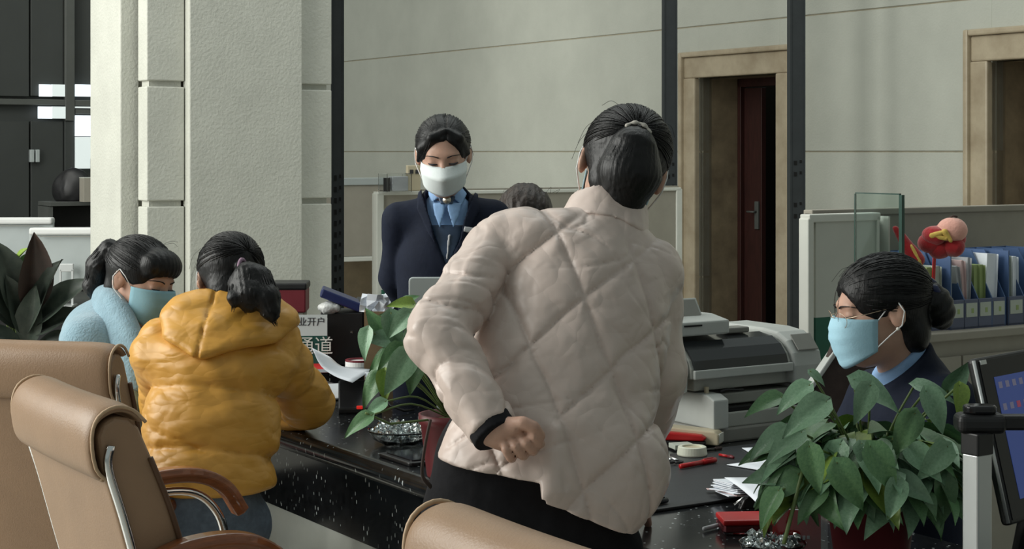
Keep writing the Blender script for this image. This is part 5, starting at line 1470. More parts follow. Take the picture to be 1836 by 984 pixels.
# ================================================================== chairs
def copy_tree(o, parent=None):
    c = o.copy(); COL.objects.link(c)
    c.parent = parent
    for ch in o.children: copy_tree(ch, c)
    return c
def make_chair(u, n, label, rz=0.0):
    t = gthing('office_chair', label, 'chair', u, n, 0, rz, group='tan leather chairs on the customer side')
    HW = 0.24
    rear = [(0.150, 0.44), (0.118, 0.60), (0.085, 0.72), (0.048, 0.85), (0.015, 0.97), (-0.012, 1.06), (-0.020, 1.115)]
    top = [(-0.010, 1.138), (0.012, 1.15), (0.038, 1.145), (0.058, 1.125)]
    front = [(0.082, 1.07), (0.118, 0.98), (0.152, 0.87), (0.182, 0.76), (0.205, 0.64), (0.220, 0.52), (0.220, 0.44)]
    DZ = -0.026
    rear = [(x, z + DZ) for x, z in rear]; top = [(x, z + DZ) for x, z in top]; front = [(x, z + DZ) for x, z in front]
    prof = rear + top + front
    m_ = len(prof)
    ys = [-HW, -HW + 0.02, -0.12, 0, 0.12, HW - 0.02, HW]
    def bend(x, z, y):   # slight wrap of the back round the sitter
        return (x + 0.010 * (y / HW) ** 2, y, z)
    mb = MB()
    arr = np.array([[bend(x, z, y) for (x, z) in prof] for y in ys])
    vs_ = arr.reshape(-1, 3); fs = []
    for i in range(len(ys) - 1):
        for j in range(m_):
            j2 = (j + 1) % m_
            fs.append((i * m_ + j, i * m_ + j2, (i + 1) * m_ + j2, (i + 1) * m_ + j))
    fs.append(tuple(range(m_ - 1, -1, -1))); fs.append(tuple((len(ys) - 1) * m_ + j for j in range(m_)))
    mb.add(vs_, fs)
    bk = mb.obj('backrest', 'leather', t, bevel=0.010, seg=3)
    bk.data.polygons.foreach_set('use_smooth', [len(f.vertices) == 4 for f in bk.data.polygons])
    # leather roll folded over the top
    fp = [(-0.004, 1.035), (-0.026, 1.06), (-0.034, 1.115), (-0.022, 1.152), (0.010, 1.168), (0.042, 1.160), (0.066, 1.136)]
    fp = [tuple(q[:2]) for q in bez([(x, z + DZ, 0) for x, z in fp], 21)]; NF = len(fp)
    HW2 = HW + 0.004
    yy = np.linspace(-HW2, HW2, 13)
    arr = np.zeros((13, len(fp), 3))
    for i, y in enumerate(yy):
        for j, (x, z) in enumerate(fp):
            edge = max(0, abs(y) / HW2 - 0.86) / 0.14
            sag = 0.012 * math.sin((y + HW2) / (2 * HW2) * math.pi) if j == 0 else 0
            q = bend(x, z - edge * edge * 0.010 * math.sin(math.pi * j / (NF - 1)) + sag, y)
            arr[i, j] = q
    rl = MB().grid(arr).obj('headrest_roll', 'leather', t, smooth=True, solid=0.014, sub=1)
    MB().tube([bend(-0.013, 1.038 + DZ + 0.012 * math.sin((y + HW2) / (2 * HW2) * math.pi), y) for y in yy], 0.0035, 6).obj('stitched_seam', 'thread', rl, smooth=True)
    for s_ in (-1, 1):
        MB().tube([bend(x, z, s_ * (HW2 + 0.002)) for x, z in fp], 0.0035, 6).obj('edge_piping', 'thread', rl, smooth=True)
    for s_ in (-1, 1):
        ro = 0.010 if s_ < 0 else -0.004
        pts = bez([(lambda q: (q[0], q[1] + s_ * ro, q[2]))(bend(x + 0.008, z, s_ * HW)) for x, z in rear[:-1]] + [(lambda q: (q[0], q[1] + s_ * ro, q[2]))(bend(0.0, 1.10 + DZ, s_ * HW))], 24)
        MB().tube(pts, 0.0085, 10).obj('chrome_rail', 'chrome', t, smooth=True)
        pts = bez([(lambda q: (q[0], q[1] + s_ * 0.004, q[2]))(bend(x - 0.006, z, s_ * HW)) for x, z in front], 24)
        MB().tube(pts, 0.0055, 8).obj('side_piping', 'piping', t, smooth=True)
    # seat, arms, base
    AZ = 0.135
    MB().box((0.40, 0, 0.555), (0.46, 0.48, 0.10)).obj('seat', 'leather', t, bevel=0.035, seg=4)
    MB().box((0.40, 0, 0.495), (0.40, 0.42, 0.03)).obj('seat_pan', 'black', t, bevel=0.01)
    for s_ in (-1, 1):
        y = s_ * 0.262; xo = -0.07 if s_ < 0 else 0.05; AZ = 0.105 if s_ < 0 else 0.13
        wp = bez([(0.13 + xo, y, 0.745 + AZ), (0.22 + xo, y, 0.772 + AZ), (0.32 + xo, y, 0.772 + AZ), (0.39 + xo, y, 0.740 + AZ), (0.432 + xo, y, 0.680 + AZ)], 24)
        mb = MB()
        a2 = []
        for i, q in enumerate(wp):
            tt = unit(wp[min(i + 1, len(wp) - 1)] - wp[max(i - 1, 0)]); up = np.array([-tt[2], 0, tt[0]])
            wd = 0.026; hh = 0.016
            a2.append([q + up * hh + np.array([0, -wd * 0.7, 0]), q + up * hh + np.array([0, wd * 0.7, 0]), q + np.array([0, wd, 0]), q - up * hh + np.array([0, wd * 0.7, 0]), q - up * hh + np.array([0, -wd * 0.7, 0]), q + np.array([0, -wd, 0])])
        n_ = len(a2)
        mb.add(np.array(a2).reshape(-1, 3), [(i * 6 + k, i * 6 + (k + 1) % 6, (i + 1) * 6 + (k + 1) % 6, (i + 1) * 6 + k) for i in range(n_ - 1) for k in range(6)] + [tuple(range(6)), tuple((n_ - 1) * 6 + k for k in range(5, -1, -1))])
        am = mb.obj('armrest', 'wood', t, smooth=False, bevel=0.004)
        cp = bez([(0.14 + xo, y, 0.712 + AZ), (0.22 + xo, y, 0.738 + AZ), (0.31 + xo, y, 0.736 + AZ), (0.365 + xo, y, 0.700 + AZ), (0.395 + xo, y, 0.630 + AZ), (0.405 + xo, y, 0.60)], 28)
        MB().tube(cp, 0.0095, 10).obj('arm_tube', 'chrome', am, smooth=True)
    MB().tube([(0.40, 0, 0.48), (0.40, 0, 0.12)], 0.028, 14).obj('gas_column', 'chrome', t, smooth=True)
    for k in range(5):
        a = k * 2 * math.pi / 5 + 0.3
        e = (0.40 + 0.30 * math.cos(a), 0.30 * math.sin(a), 0.075)
        lg = MB().tube([(0.40, 0, 0.13), ((0.40 + e[0]) / 2, e[1] / 2, 0.11), e], [0.026, 0.022, 0.016], 8).obj('base_leg', 'chrome', t, smooth=True)
        mb = MB().lathe([(0.004, -0.012), (0.026, -0.012), (0.028, 0), (0.026, 0.012), (0.004, 0.012)], 14)
        c = mb.obj('caster', 'black', lg, smooth=True); c.location = (e[0], e[1], 0.03); c.rotation_euler = (math.pi / 2, 0, a)
    return t
ch = make_chair(3.160, 1.000, 'empty tan leather chair in the left foreground, its whole back side in view')
wdir = unit(np.array([-0.97, 0.24, 0])); fdir = np.array([0.24, 0.97, 0])
cc = P(200, 615, 3.94) + wdir * 0.24; cc[2] = 0
c2 = copy_tree(ch); c2.location = tuple(cc); c2.rotation_euler = (0, 0, math.atan2(0.97, 0.24)); c2['label'] = 'tan leather chair cut by the left picture edge, behind the empty one'
for o in c2.children:
    if o.name.startswith('armrest'): o.location.z = -0.16
c3 = copy_tree(ch); c3.location = tuple(G(1.655, 1.075)); c3['label'] = 'tan leather chair of which only the top edge shows, at bottom centre'
# stools under the seated customers
def stool(q, label, hz):
    t = thing('round_stool', label, 'stool', (q[0], q[1], 0), group='stools under the seated customers')
    MB().lathe([(0.001, hz - 0.08), (0.15, hz - 0.08), (0.165, hz - 0.06), (0.165, hz - 0.03), (0.15, hz - 0.005), (0.001, hz)], 28).obj('seat', 'leather', t, smooth=True)
    for k in range(4):
        a = k * math.pi / 2 + 0.78
        MB().tube([(0.11 * math.cos(a), 0.11 * math.sin(a), hz - 0.08), (0.15 * math.cos(a), 0.15 * math.sin(a), 0.0)], 0.014, 8).obj('leg', 'chrome', t, smooth=True)
stool(P(165, 915, 4.85), 'low padded stool under the person in the pale blue coat', 0.46)
stool(P(368, 925, 4.28), 'low padded stool under the person in the mustard jacket', 0.52)
# ================================================================== plants
def leaf_mesh(name, m, kind='pothos', fold=0.22, droop=0.25, twist=0.0, wave=0.02):
    nl, nw = 11, 9
    arr = np.zeros((nl, nw, 3))
    for i in range(nl):
        t = i / (nl - 1)
        if kind == 'pothos': w = 0.31 * (math.sin(math.pi * min(1, t ** 0.58)) ** 0.85) * (1 - 0.28 * t)
        else: w = 0.21 * math.sin(math.pi * t ** 0.85) ** 0.8
        for j in range(nw):
            s_ = -1 + 2 * j / (nw - 1)
            lobe = 0.13 * abs(s_) * (1 - t) ** 4 if kind == 'pothos' else 0
            x = s_ * w; y = t - lobe
            z = 1.5 * fold * abs(x) - droop * t * t + wave * math.sin(6 * t + 2.5 * s_) * abs(s_) + twist * x * t
            arr[i, j] = (x, y, z)
    me = MB().grid(arr).mesh(name, m, True)
    return me
LV = [leaf_mesh('leaf', 'leaf', fold=0.25, droop=0.22), leaf_mesh('leaf', 'leaf2', fold=0.16, droop=0.30, twist=0.25), leaf_mesh('leaf', 'leaf2', fold=0.30, droop=0.12, twist=-0.2),
      leaf_mesh('leaf', 'leaf_yel', fold=0.35, droop=0.18), leaf_mesh('leaf', 'leaf', fold=0.12, droop=0.40, wave=0.05)]
RB = [leaf_mesh('leaf', 'leaf_rub', 'rubber', fold=0.35, droop=0.10), leaf_mesh('leaf', 'leaf_bronze', 'rubber', fold=0.5, droop=0.02)]
def put_leaf(parent, me, base, tip_dir, nrm, size, name='leaf'):
    y = unit(tip_dir); z = unit(nrm - np.dot(nrm, y) * y); x = np.cross(y, z)
    o = bpy.data.objects.new(name, me); _link(o, parent)
    b = np.asarray(base) - np.array(parent.location)
    o.matrix_local = Matrix(((x[0] * size, y[0] * size, z[0] * size, b[0]), (x[1] * size, y[1] * size, z[1] * size, b[1]), (x[2] * size, y[2] * size, z[2] * size, b[2]), (0, 0, 0, 1)))
    return o
def stem(parent, a, b, r=0.0028, sag=0.02):
    m_ = (np.asarray(a) + np.asarray(b)) / 2 + np.array([0, 0, sag]); O = np.array(parent.location)
    MB().tube([q - O for q in bez([a, m_, b], 8)], r, 5).obj('stem', 'stem', parent, smooth=True)
def pot(parent, r0, r1, h):
    p = MB().lathe([(r0 * 0.97, 0), (r0, 0.004), (r1 * 0.97, h - 0.025), (r1 * 1.04, h - 0.022), (r1 * 1.04, h), (r1 * 0.94, h), (r1 * 0.92, h - 0.02), (0.001, h - 0.02)], 32).obj('pot', 'pot', parent, smooth=True)
    MB().lathe([(0.001, h - 0.016), (r1 * 0.92, h - 0.018)], 24, cap=False).obj('soil', 'soil', parent)
    return p

# ---- big pothos, front right
PY = 3.12
bx = P(1562, 1046, PY)
pr = thing('potted_pothos', 'bushy potted pothos in a dark red pot at the right front of the counter', 'plant', (bx[0], bx[1], CT))
pot(pr, 0.066, 0.086, 0.165)
r2 = np.random.RandomState(5)
ctr_ = np.array([bx[0] - 0.006, bx[1], CT + 0.195])
def dome_leaf(az, el, rad, size, kind, lean=0.0):
    d = np.array([math.cos(az) * math.cos(el), math.sin(az) * math.cos(el), math.sin(el)])
    base = ctr_ + d * rad * np.array([1.15, 0.9, 0.62])
    tipd = unit(np.array([math.cos(az + lean), math.sin(az + lean), -0.55 + 0.35 * math.sin(el)]) + 0.25 * r2.normal(size=3))
    nr = unit(d * 0.7 + np.array([0, 0, 0.8]) + 0.25 * r2.normal(size=3))
    put_leaf(pr, LV[kind], base, tipd, nr, size)
    stem(pr, ctr_ + np.array([0.02 * math.cos(az), 0.02 * math.sin(az), -0.06]), base, 0.0026, 0.015)
n_l = 0
golden = 2.399963
for k in range(150):
    el = -0.45 + 1.5 * (1 - (k + 0.5) / 150) ** 0.8
    az = k * golden + 0.3 * r2.normal()
    dome_leaf(az, el, 0.085 + 0.085 * r2.rand(), 0.070 + 0.045 * r2.rand(), int(r2.choice([0, 1, 2, 3, 4], p=[0.27, 0.27, 0.2, 0.08, 0.18])), 0.4 * r2.normal())
for k in range(60):
    az = -math.pi / 2 + r2.uniform(-1.25, 1.25); el = r2.uniform(-0.5, 0.9)
    dome_leaf(az, el, r2.uniform(0.12, 0.175), r2.uniform(0.07, 0.105), int(r2.choice([0, 1, 2, 3, 4], p=[0.25, 0.3, 0.2, 0.07, 0.18])), 0.6 * r2.normal())
# leaves with a place of their own: (base px, tip px, depth, kind, size factor)
for (b, tp, Y, kd, nz) in (((1400, 712), (1325, 740), 3.10, 0, (0.1, -0.5, 0.9)), ((1450, 690), (1380, 735), 3.06, 1, (-0.2, -0.6, 0.8)), ((1412, 770), (1330, 815), 3.05, 1, (-0.3, -0.6, 0.7)),
                           ((1436, 775), (1360, 840), 3.02, 2, (-0.3, -0.7, 0.6)), ((1430, 850), (1340, 905), 3.0, 4, (-0.3, -0.8, 0.5)), ((1395, 880), (1352, 955), 2.98, 0, (-0.6, -0.7, 0.3)),
                           ((1452, 665), (1486, 690), 3.12, 1, (0, -0.6, 0.8)), ((1700, 700), (1748, 640), 3.15, 2, (0.2, -0.8, 0.4)), ((1720, 690), (1722, 760), 3.05, 3, (0.3, -0.9, 0.4)),
                           ((1640, 690), (1740, 715), 3.12, 1, (0.2, -0.5, 0.8)), ((1530, 680), (1640, 735), 3.0, 1, (0, -0.7, 0.8)), ((1480, 720), (1390, 790), 2.98, 2, (-0.2, -0.8, 0.6)),
                           ((1640, 740), (1600, 830), 2.95, 4, (0, -0.95, 0.3)), ((1560, 800), (1620, 900), 2.94, 0, (0.1, -0.95, 0.3)), ((1500, 830), (1560, 930), 2.93, 4, (-0.1, -0.95, 0.2)),
                           ((1700, 800), (1640, 870), 2.96, 1, (0.2, -0.9, 0.4)), ((1690, 850), (1700, 960), 2.99, 0, (0.4, -0.9, 0.2)), ((1610, 860), (1590, 945), 2.94, 2, (0.1, -0.95, 0.2)),
                           ((1560, 690), (1530, 770), 2.96, 1, (0, -0.95, 0.4)), ((1450, 800), (1470, 900), 2.96, 0, (-0.3, -0.95, 0.2)), ((1660, 700), (1700, 790), 2.98, 2, (0.2, -0.9, 0.4))):
    B_ = P(*b, Y); T_ = P(*tp, Y - 0.02)
    put_leaf(pr, LV[kd], B_, T_ - B_, np.array(nz), float(np.linalg.norm(T_ - B_)) * 0.88)
    stem(pr, ctr_ + np.array([0, 0, -0.05]), B_, 0.0024, 0.02)
stem(pr, P(1440, 840, 3.0), P(1405, 975, 2.95), 0.004, 0.0)
stem(pr, P(1455, 815, 3.0), P(1440, 840, 3.0), 0.004, 0.0)

# ---- second pothos, middle of the counter
PY2 = 4.02
bx = P(772, 868, PY2)
bx = P(806, 852, 4.03)
p2 = thing('potted_pothos', 'small potted pothos behind the elbow of the pink jacket', 'plant', (bx[0], bx[1], CT))
pot(p2, 0.055, 0.072, 0.15)
c2_ = np.array([bx[0], bx[1], CT + 0.14])
for (b, tp, Y, kd, nz) in (((690, 600), (660, 560), 4.05, 0, (-0.3, -0.8, 0.5)), ((700, 560), (712, 620), 3.98, 1, (0, -0.9, 0.4)), ((715, 610), (655, 600), 4.0, 1, (0, -0.8, 0.6)), ((735, 560), (700, 600), 3.95, 2, (0.1, -0.9, 0.5)),
                           ((740, 545), (700, 545), 4.05, 3, (0, -0.8, 0.6)), ((660, 590), (652, 640), 4.0, 2, (-0.4, -0.8, 0.4)), ((735, 630), (695, 700), 3.92, 1, (0.2, -0.95, 0.3)), ((700, 630), (662, 665), 3.98, 4, (0, -0.9, 0.5)),
                           ((720, 620), (680, 660), 3.97, 0, (0, -0.9, 0.4)), ((690, 665), (690, 715), 3.95, 3, (0, -0.95, 0.3)), ((680, 670), (648, 720), 3.97, 4, (-0.3, -0.9, 0.3)), ((742, 590), (738, 650), 3.94, 1, (0.1, -0.95, 0.3)),
                           ((665, 745), (620, 775), 3.86, 0, (0, -0.7, 0.8)), ((720, 545), (745, 530), 4.1, 0, (0, -0.8, 0.6)), ((745, 600), (722, 640), 4.05, 0, (0, -0.9, 0.4)), ((710, 590), (690, 640), 4.06, 4, (0, -0.9, 0.4)),
                           ((748, 640), (735, 700), 3.98, 0, (0, -0.9, 0.4)), ((725, 570), (690, 560), 4.1, 4, (0, -0.8, 0.5)), ((770, 560), (820, 590), 4.1, 1, (0.3, -0.5, 0.8)), ((780, 600), (840, 640), 4.1, 2, (0.3, -0.5, 0.8)), ((690, 720), (655, 745), 3.9, 2, (0, -0.8, 0.6))):
    B_ = P(*b, Y); T_ = P(*tp, Y - 0.015)
    put_leaf(p2, LV[kd], B_, T_ - B_, np.array(nz), float(np.linalg.norm(T_ - B_)) * 1.15)
    stem(p2, c2_ + np.array([0, 0, 0]), B_, 0.0024, 0.03)
stem(p2, c2_, P(700, 760, 3.88), 0.003, 0.0); stem(p2, P(700, 760, 3.88), P(655, 740, 3.86), 0.003, 0.0)

# ---- rubber plant and small green plant, far left
bx = P(45, 700, 6.6)
p3 = thing('rubber_plant', 'dark leaved rubber plant at the left edge behind the chairs', 'plant', (bx[0], bx[1], 0))
MB().lathe([(0.12, 0), (0.125, 0.01), (0.16, 0.30), (0.165, 0.34), (0.15, 0.34), (0.001, 0.31)], 28).obj('pot', 'maroon', p3, smooth=True)
c3_ = np.array([bx[0], bx[1], 0.32])
trunk_top = P(55, 560, 6.6)
MB().tube([q - np.array(p3.location) for q in bez([c3_, (c3_ + trunk_top) / 2 + np.array([0.02, 0, 0]), trunk_top], 8)], [0.012] * 9, 8).obj('trunk', 'brown_coat', p3, smooth=True)
for (b, tp, kd, nz) in (((55, 560), (62, 424), 1, (0.5, -0.8, 0.1)), ((60, 585), (155, 500), 0, (-0.2, -0.7, 0.7)), ((62, 600), (140, 555), 0, (0, -0.7, 0.7)), ((48, 580), (2, 440), 0, (0.5, -0.7, 0.3)), ((45, 590), (-40, 520), 0, (0, -0.7, 0.7)),
                        ((50, 600), (95, 470), 0, (-0.5, -0.7, 0.5)), ((45, 600), (18, 500), 0, (0.5, -0.7, 0.5)), ((55, 630), (130, 600), 0, (0, -0.6, 0.8)), ((45, 630), (-30, 580), 0, (0, -0.6, 0.8)), ((50, 620), (60, 520), 0, (0, -0.9, 0.2)), ((40, 590), (-20, 450), 0, (0.6, -0.7, 0.3))):
    B_ = P(*b, 6.6); T_ = P(*tp, 6.5)
    put_leaf(p3, RB[kd], B_, T_ - B_, np.array(nz), float(np.linalg.norm(T_ - B_)) * 1.05)
bx = P(25, 600, 7.6)
p4 = thing('leafy_plant', 'small bright green plant between the rubber plant and the white monitors', 'plant', (bx[0], bx[1], 0))
MB().lathe([(0.09, 0), (0.12, 0.5), (0.125, 0.52), (0.11, 0.52), (0.001, 0.5)], 24).obj('planter', 'darkrail', p4, smooth=True)
r3 = np.random.RandomState(3)
for k in range(16):
    B_ = P(25 + r3.uniform(-25, 20), 470 + r3.uniform(-5, 20), 7.6); T_ = B_ + np.array([r3.uniform(-0.1, 0.1), -0.04, r3.uniform(-0.02, 0.1)])
    put_leaf(p4, LV[3 if k % 2 else 0], B_, T_ - B_, np.array([0, -0.6, 0.8]), 0.12)
    stem(p4, np.array([bx[0], bx[1], 0.5]), B_, 0.004, 0.02)
# ================================================================== equipment and small things
def on_ctr(px, py, z=CT):
    """point on the horizontal plane z seen at a pixel"""
    Y = FPX * (CAMH - z) / (py - HY)
    return P(px, py, Y)
def rpoly(w, d, r=0.01, n=3):
    out = []
    for cx, cy, a0 in ((w / 2 - r, d / 2 - r, 0), (-w / 2 + r, d / 2 - r, 1), (-w / 2 + r, -d / 2 + r, 2), (w / 2 - r, -d / 2 + r, 3)):
        for k in range(n + 1):
            a = (a0 + k / n) * math.pi / 2
            out.append((cx + r * math.cos(a), cy + r * math.sin(a)))
    return out

# ---- printers, local x along n (to the right), y along u (away)
q = on_ctr(1282, 798)
PU, PN = float(q @ UD), float(q @ ND)
t = gthing('passbook_printer', 'light grey flat printer at the bottom of the printer stack', 'printer', PU, PN, CT)
MB().box((0.19, 0.16, 0.02), (0.40, 0.30, 0.04)).obj('base', 'printer_dark', t, bevel=0.006)
MB().prism([(0.0, 0.04), (0.30, 0.04), (0.30, 0.13), (0.03, 0.13), (0.0, 0.118)], 0.052, (np.array([-0.004, 0, 0]), np.array([0, 1., 0]), np.array([0, 0, 1.]), np.array([1., 0, 0]))).obj('side_housing', 'printer_light', t, bevel=0.004)
MB().prism([(0.0, 0.04), (0.30, 0.04), (0.30, 0.13), (0.03, 0.13), (0.0, 0.118)], 0.05, (np.array([0.34, 0, 0]), np.array([0, 1., 0]), np.array([0, 0, 1.]), np.array([1., 0, 0]))).obj('side_housing', 'printer_light', t, bevel=0.004)
MB().box((0.195, 0.16, 0.06), (0.29, 0.29, 0.04)).obj('front_body', 'printer', t, bevel=0.004)
MB().box((0.195, 0.19, 0.105), (0.29, 0.22, 0.03)).obj('paper_table', 'printer', t, bevel=0.004)
MB().box((0.195, 0.03, 0.083), (0.27, 0.02, 0.016)).obj('slot', 'hole', t)
MB().box((0.02, 0.06, 0.137), (0.010, 0.01, 0.02)).obj('latch', 'cream', t, bevel=0.002)
MB().tube([(0.06, 0.05, 0.132), (0.09, 0.06, 0.134), (0.12, 0.05, 0.132), (0.14, 0.05, 0.131)], 0.004, 6).obj('lever', 'black', t, smooth=True)

z2 = CT + 0.135
t = gthing('dot_matrix_printer', 'grey dot matrix printer with smoked window in the middle of the printer stack', 'printer', PU + 0.05, PN - 0.045, z2)
W2 = 0.47
MB().box((W2 / 2 - 0.02, 0.15, 0.018), (W2 - 0.10, 0.26, 0.036)).obj('base', 'printer', t, bevel=0.004)
arc = [(0.0, 0.036), (0.0, 0.062), (0.012, 0.085), (0.035, 0.108), (0.07, 0.125), (0.12, 0.132), (0.30, 0.132), (0.30, 0.036)]
MB().prism(arc, W2 - 0.115, (np.array([0.004, 0, 0]), np.array([0, 1., 0]), np.array([0, 0, 1.]), np.array([1., 0, 0]))).obj('housing', 'printer', t, bevel=0.003)
arc2 = [(-0.012, 0.0), (-0.014, 0.05), (-0.006, 0.085), (0.02, 0.118), (0.06, 0.138), (0.12, 0.145), (0.31, 0.145), (0.31, 0.0)]
MB().prism(arc2, 0.105, (np.array([W2 - 0.11, 0, 0]), np.array([0, 1., 0]), np.array([0, 0, 1.]), np.array([1., 0, 0]))).obj('end_housing', 'printer_light', t, bevel=0.008, seg=3)
MB().prism(arc2, 0.03, (np.array([-0.03, 0.02, 0]), np.array([0, 1., 0]), np.array([0, 0, 1.]), np.array([1., 0, 0]))).obj('end_housing', 'printer_light', t, bevel=0.006, seg=2)
MB().box((W2 - 0.055, 0.008, 0.112), (0.075, 0.004, 0.055), rotm((1, 0, 0), -0.72)).obj('control_panel', 'printer_dark', t, bevel=0.002)
win = [(-0.004, 0.056), (0.006, 0.084), (0.030, 0.111), (0.065, 0.129), (0.12, 0.136), (0.12, 0.131), (0.068, 0.124), (0.034, 0.106), (0.012, 0.082), (0.004, 0.056)]
MB().prism(win, W2 - 0.14, (np.array([0.014, -0.003, 0]), np.array([0, 1., 0]), np.array([0, 0, 1.]), np.array([1., 0, 0]))).obj('smoked_window', 'smoke', t)
MB().box((W2 / 2 - 0.05, -0.004, 0.048), (W2 - 0.12, 0.012, 0.024)).obj('front_strip', 'printer_light', t, bevel=0.003)
MB().box((0.25, 0.12, 0.146), (0.08, 0.05, 0.016)).obj('ribbon_cover', 'printer_dark', t, bevel=0.004)
t = gthing('card_terminal', 'small light grey terminal with dark sloping panel on top of the printer stack', 'terminal', PU + 0.10, PN - 0.10, z2 + 0.145)
MB().prism([(0, 0), (0.16, 0), (0.16, 0.05), (0.07, 0.05), (0.0, 0.038)], 0.235, (np.zeros(3), np.array([0, 1., 0]), np.array([0, 0, 1.]), np.array([1., 0, 0]))).obj('body', 'printer_light', t, bevel=0.005)
MB().box((0.105, -0.002, 0.028), (0.06, 0.004, 0.004)).obj('card_slot', 'hole', t)
MB().prism([(0.062, 0.045), (0.07, 0.045), (0.10, 0.092), (0.092, 0.094)], 0.19, (np.array([0.0, 0, 0]), np.array([0, 1., 0]), np.array([0, 0, 1.]), np.array([1., 0, 0]))).obj('panel_frame', 'printer_light', t, bevel=0.002)
MB().prism([(0.056, 0.046), (0.062, 0.046), (0.090, 0.088), (0.085, 0.090)], 0.175, (np.array([0.005, 0, 0]), np.array([0, 1., 0]), np.array([0, 0, 1.]), np.array([1., 0, 0]))).obj('dark_panel', 'printer_dark', t)
MB().box((0.045, 0.14, 0.075), (0.05, 0.03, 0.07)).obj('paper_roll_cover', 'cream', t, bevel=0.008)
MB().lathe([(0.008, -0.012), (0.013, -0.012), (0.013, 0.012), (0.008, 0.012)], 14).obj('knob', 'printer_light', t, smooth=True, loc=(0.245, 0.06, 0.02))

# ---- clerk's dark monitor left of the seated clerk, seen edge on
c = P(1518, 650, 4.15)
t = thing('desk_monitor', 'dark monitor with pale frame just left of the seated clerk', 'monitor', (c[0], c[1], CT), math.radians(8))
R_ = rotm((0, 1, 0), 0.42)
MB().box((0, 0, 0.19), (0.16, 0.03, 0.20), R_).obj('screen_back', 'brown_coat', t, bevel=0.006)
MB().box((-0.070, 0, 0.235), (0.012, 0.04, 0.16), rotm((0, 1, 0), 0.62)).obj('frame_edge', 'printer_light', t, bevel=0.003)
MB().tube([(0, 0.03, 0.12), (0.0, 0.03, 0.01)], 0.012, 10).obj('stand_neck', 'black', t, smooth=True)
MB().prism(rpoly(0.14, 0.10, 0.03, 4), 0.01).obj('stand_foot', 'black', t)

# ---- blue file racks on the cabinet
SU = cu + 0.03
nA, YA = n_on_u(1704, SU)
def rack(nstart, n_slots, w, label, u_off=0.0, papers=()):
    t = gthing('file_rack', label, 'file rack', SU + u_off, nstart, zl, group='blue file racks on the cabinet')
    sw = w / n_slots; D = 0.24; Hh = 0.285
    MB().box((w / 2, D / 2, 0.004), (w, D, 0.008)).obj('bottom', 'greybluebox', t)
    MB().box((w / 2, 0.004, 0.055), (w, 0.008, 0.11)).obj('front_panel', 'greybluebox', t, bevel=0.002)
    for k in range(n_slots + 1):
        x = min(max(k * sw, 0.003), w - 0.003)
        MB().prism([(0, 0), (D, 0), (D, Hh), (0.10 if k else 0.0, Hh), (0.0, 0.11 if k else Hh)], 0.005, (np.array([x - 0.0025, 0, 0]), np.array([0, 1., 0]), np.array([0, 0, 1.]), np.array([1., 0, 0]))).obj('divider', 'bluebox', t)
    MB().box((w / 2, D - 0.003, Hh / 2), (w, 0.006, Hh)).obj('back_panel', 'bluebox', t)
    for k in range(n_slots):
        lab = MB().box((sw * (k + 0.5), -0.001, 0.070), (sw * 0.78, 0.003, 0.052)).obj('label_card', 'folder_pale', t)
        MB().box((sw * (k + 0.55), -0.003, 0.067), (sw * 0.16, 0.001, 0.018)).obj('printed_mark', 'folder_green', lab)
    return t, sw, D
rk, sw, D = rack(nA, 4, 0.300, 'four-slot blue file rack with paper labels in the middle of the cabinet')
def sheet_set(nstart, items, grp):
    for (x, w, hgt, tilt_, m, lb) in items:
        s = gthing('paper_folder', lb, 'folder', SU + 0.03, nstart + x, zl + 0.009, group=grp)
        R_ = rotm((0, 1, 0), tilt_)
        MB().box((0, 0.10, hgt / 2), (w, 0.19, hgt), R_).obj('sheets', m, s)
        MB().box((w * 0.5 + 0.001, 0.095, hgt / 2), (0.0015, 0.20, hgt * 0.98), R_).obj('cover', m, s)
sheet_set(nA, [(0.022, 0.022, 0.235, 0, 'folder_pale', 'pale file against the left divider of the four-slot rack'), (0.085, 0.012, 0.225, -0.14, 'folder_grey', 'grey sheet bundle leaning in the second slot of the rack'), (0.108, 0.010, 0.245, -0.05, 'pinkpaper', 'pinkish sheet bundle standing in the second slot of the rack'),
               (0.130, 0.010, 0.255, 0.05, 'folder_grey', 'tall grey sheet bundle at the third slot of the rack'), (0.175, 0.020, 0.225, 0, 'folder_green', 'olive green file in the third slot of the rack'), (0.205, 0.020, 0.225, 0.0, 'folder_green', 'second olive green file beside the first in the rack'),
               (0.255, 0.05, 0.265, 0.06, 'paper', 'thick white paper bundle in the last slot of the rack')], 'files in the racks')
rk2, _, _ = rack(nA + 0.315, 3, 0.26, 'blue file rack with large label cut by the right picture edge')
sheet_set(nA + 0.315, [(0.03, 0.03, 0.255, 0, 'folder_pale', 'pale file next to the right picture edge'), (0.075, 0.02, 0.25, 0, 'paper', 'white file at the right picture edge')], 'files in the racks')
rk3, _, _ = rack(nA - 0.30, 4, 0.295, 'blue file rack half hidden behind the hair bun', 0.02)
sheet_set(nA - 0.30, [(0.19, 0.02, 0.22, 0, 'folder_pale', 'pale file seen above the hair bun'), (0.225, 0.025, 0.225, 0, 'folder_green', 'greenish file behind the red ribbon of the hair bun rack'), (0.265, 0.03, 0.228, 0, 'folder_pale', 'pale file beside the blue divider, right of the hair bun')], 'files in the racks')
nP, _ = n_on_u(1670, SU)
t = gthing('red_ruler', 'upright red strip standing in the file rack behind the hair bun', 'strip', SU - 0.01, nP, zl + 0.12)
MB().box((0, 0, 0.08), (0.014, 0.004, 0.24), rotm((0, 1, 0), 0.06)).obj('strip', 'red', t)
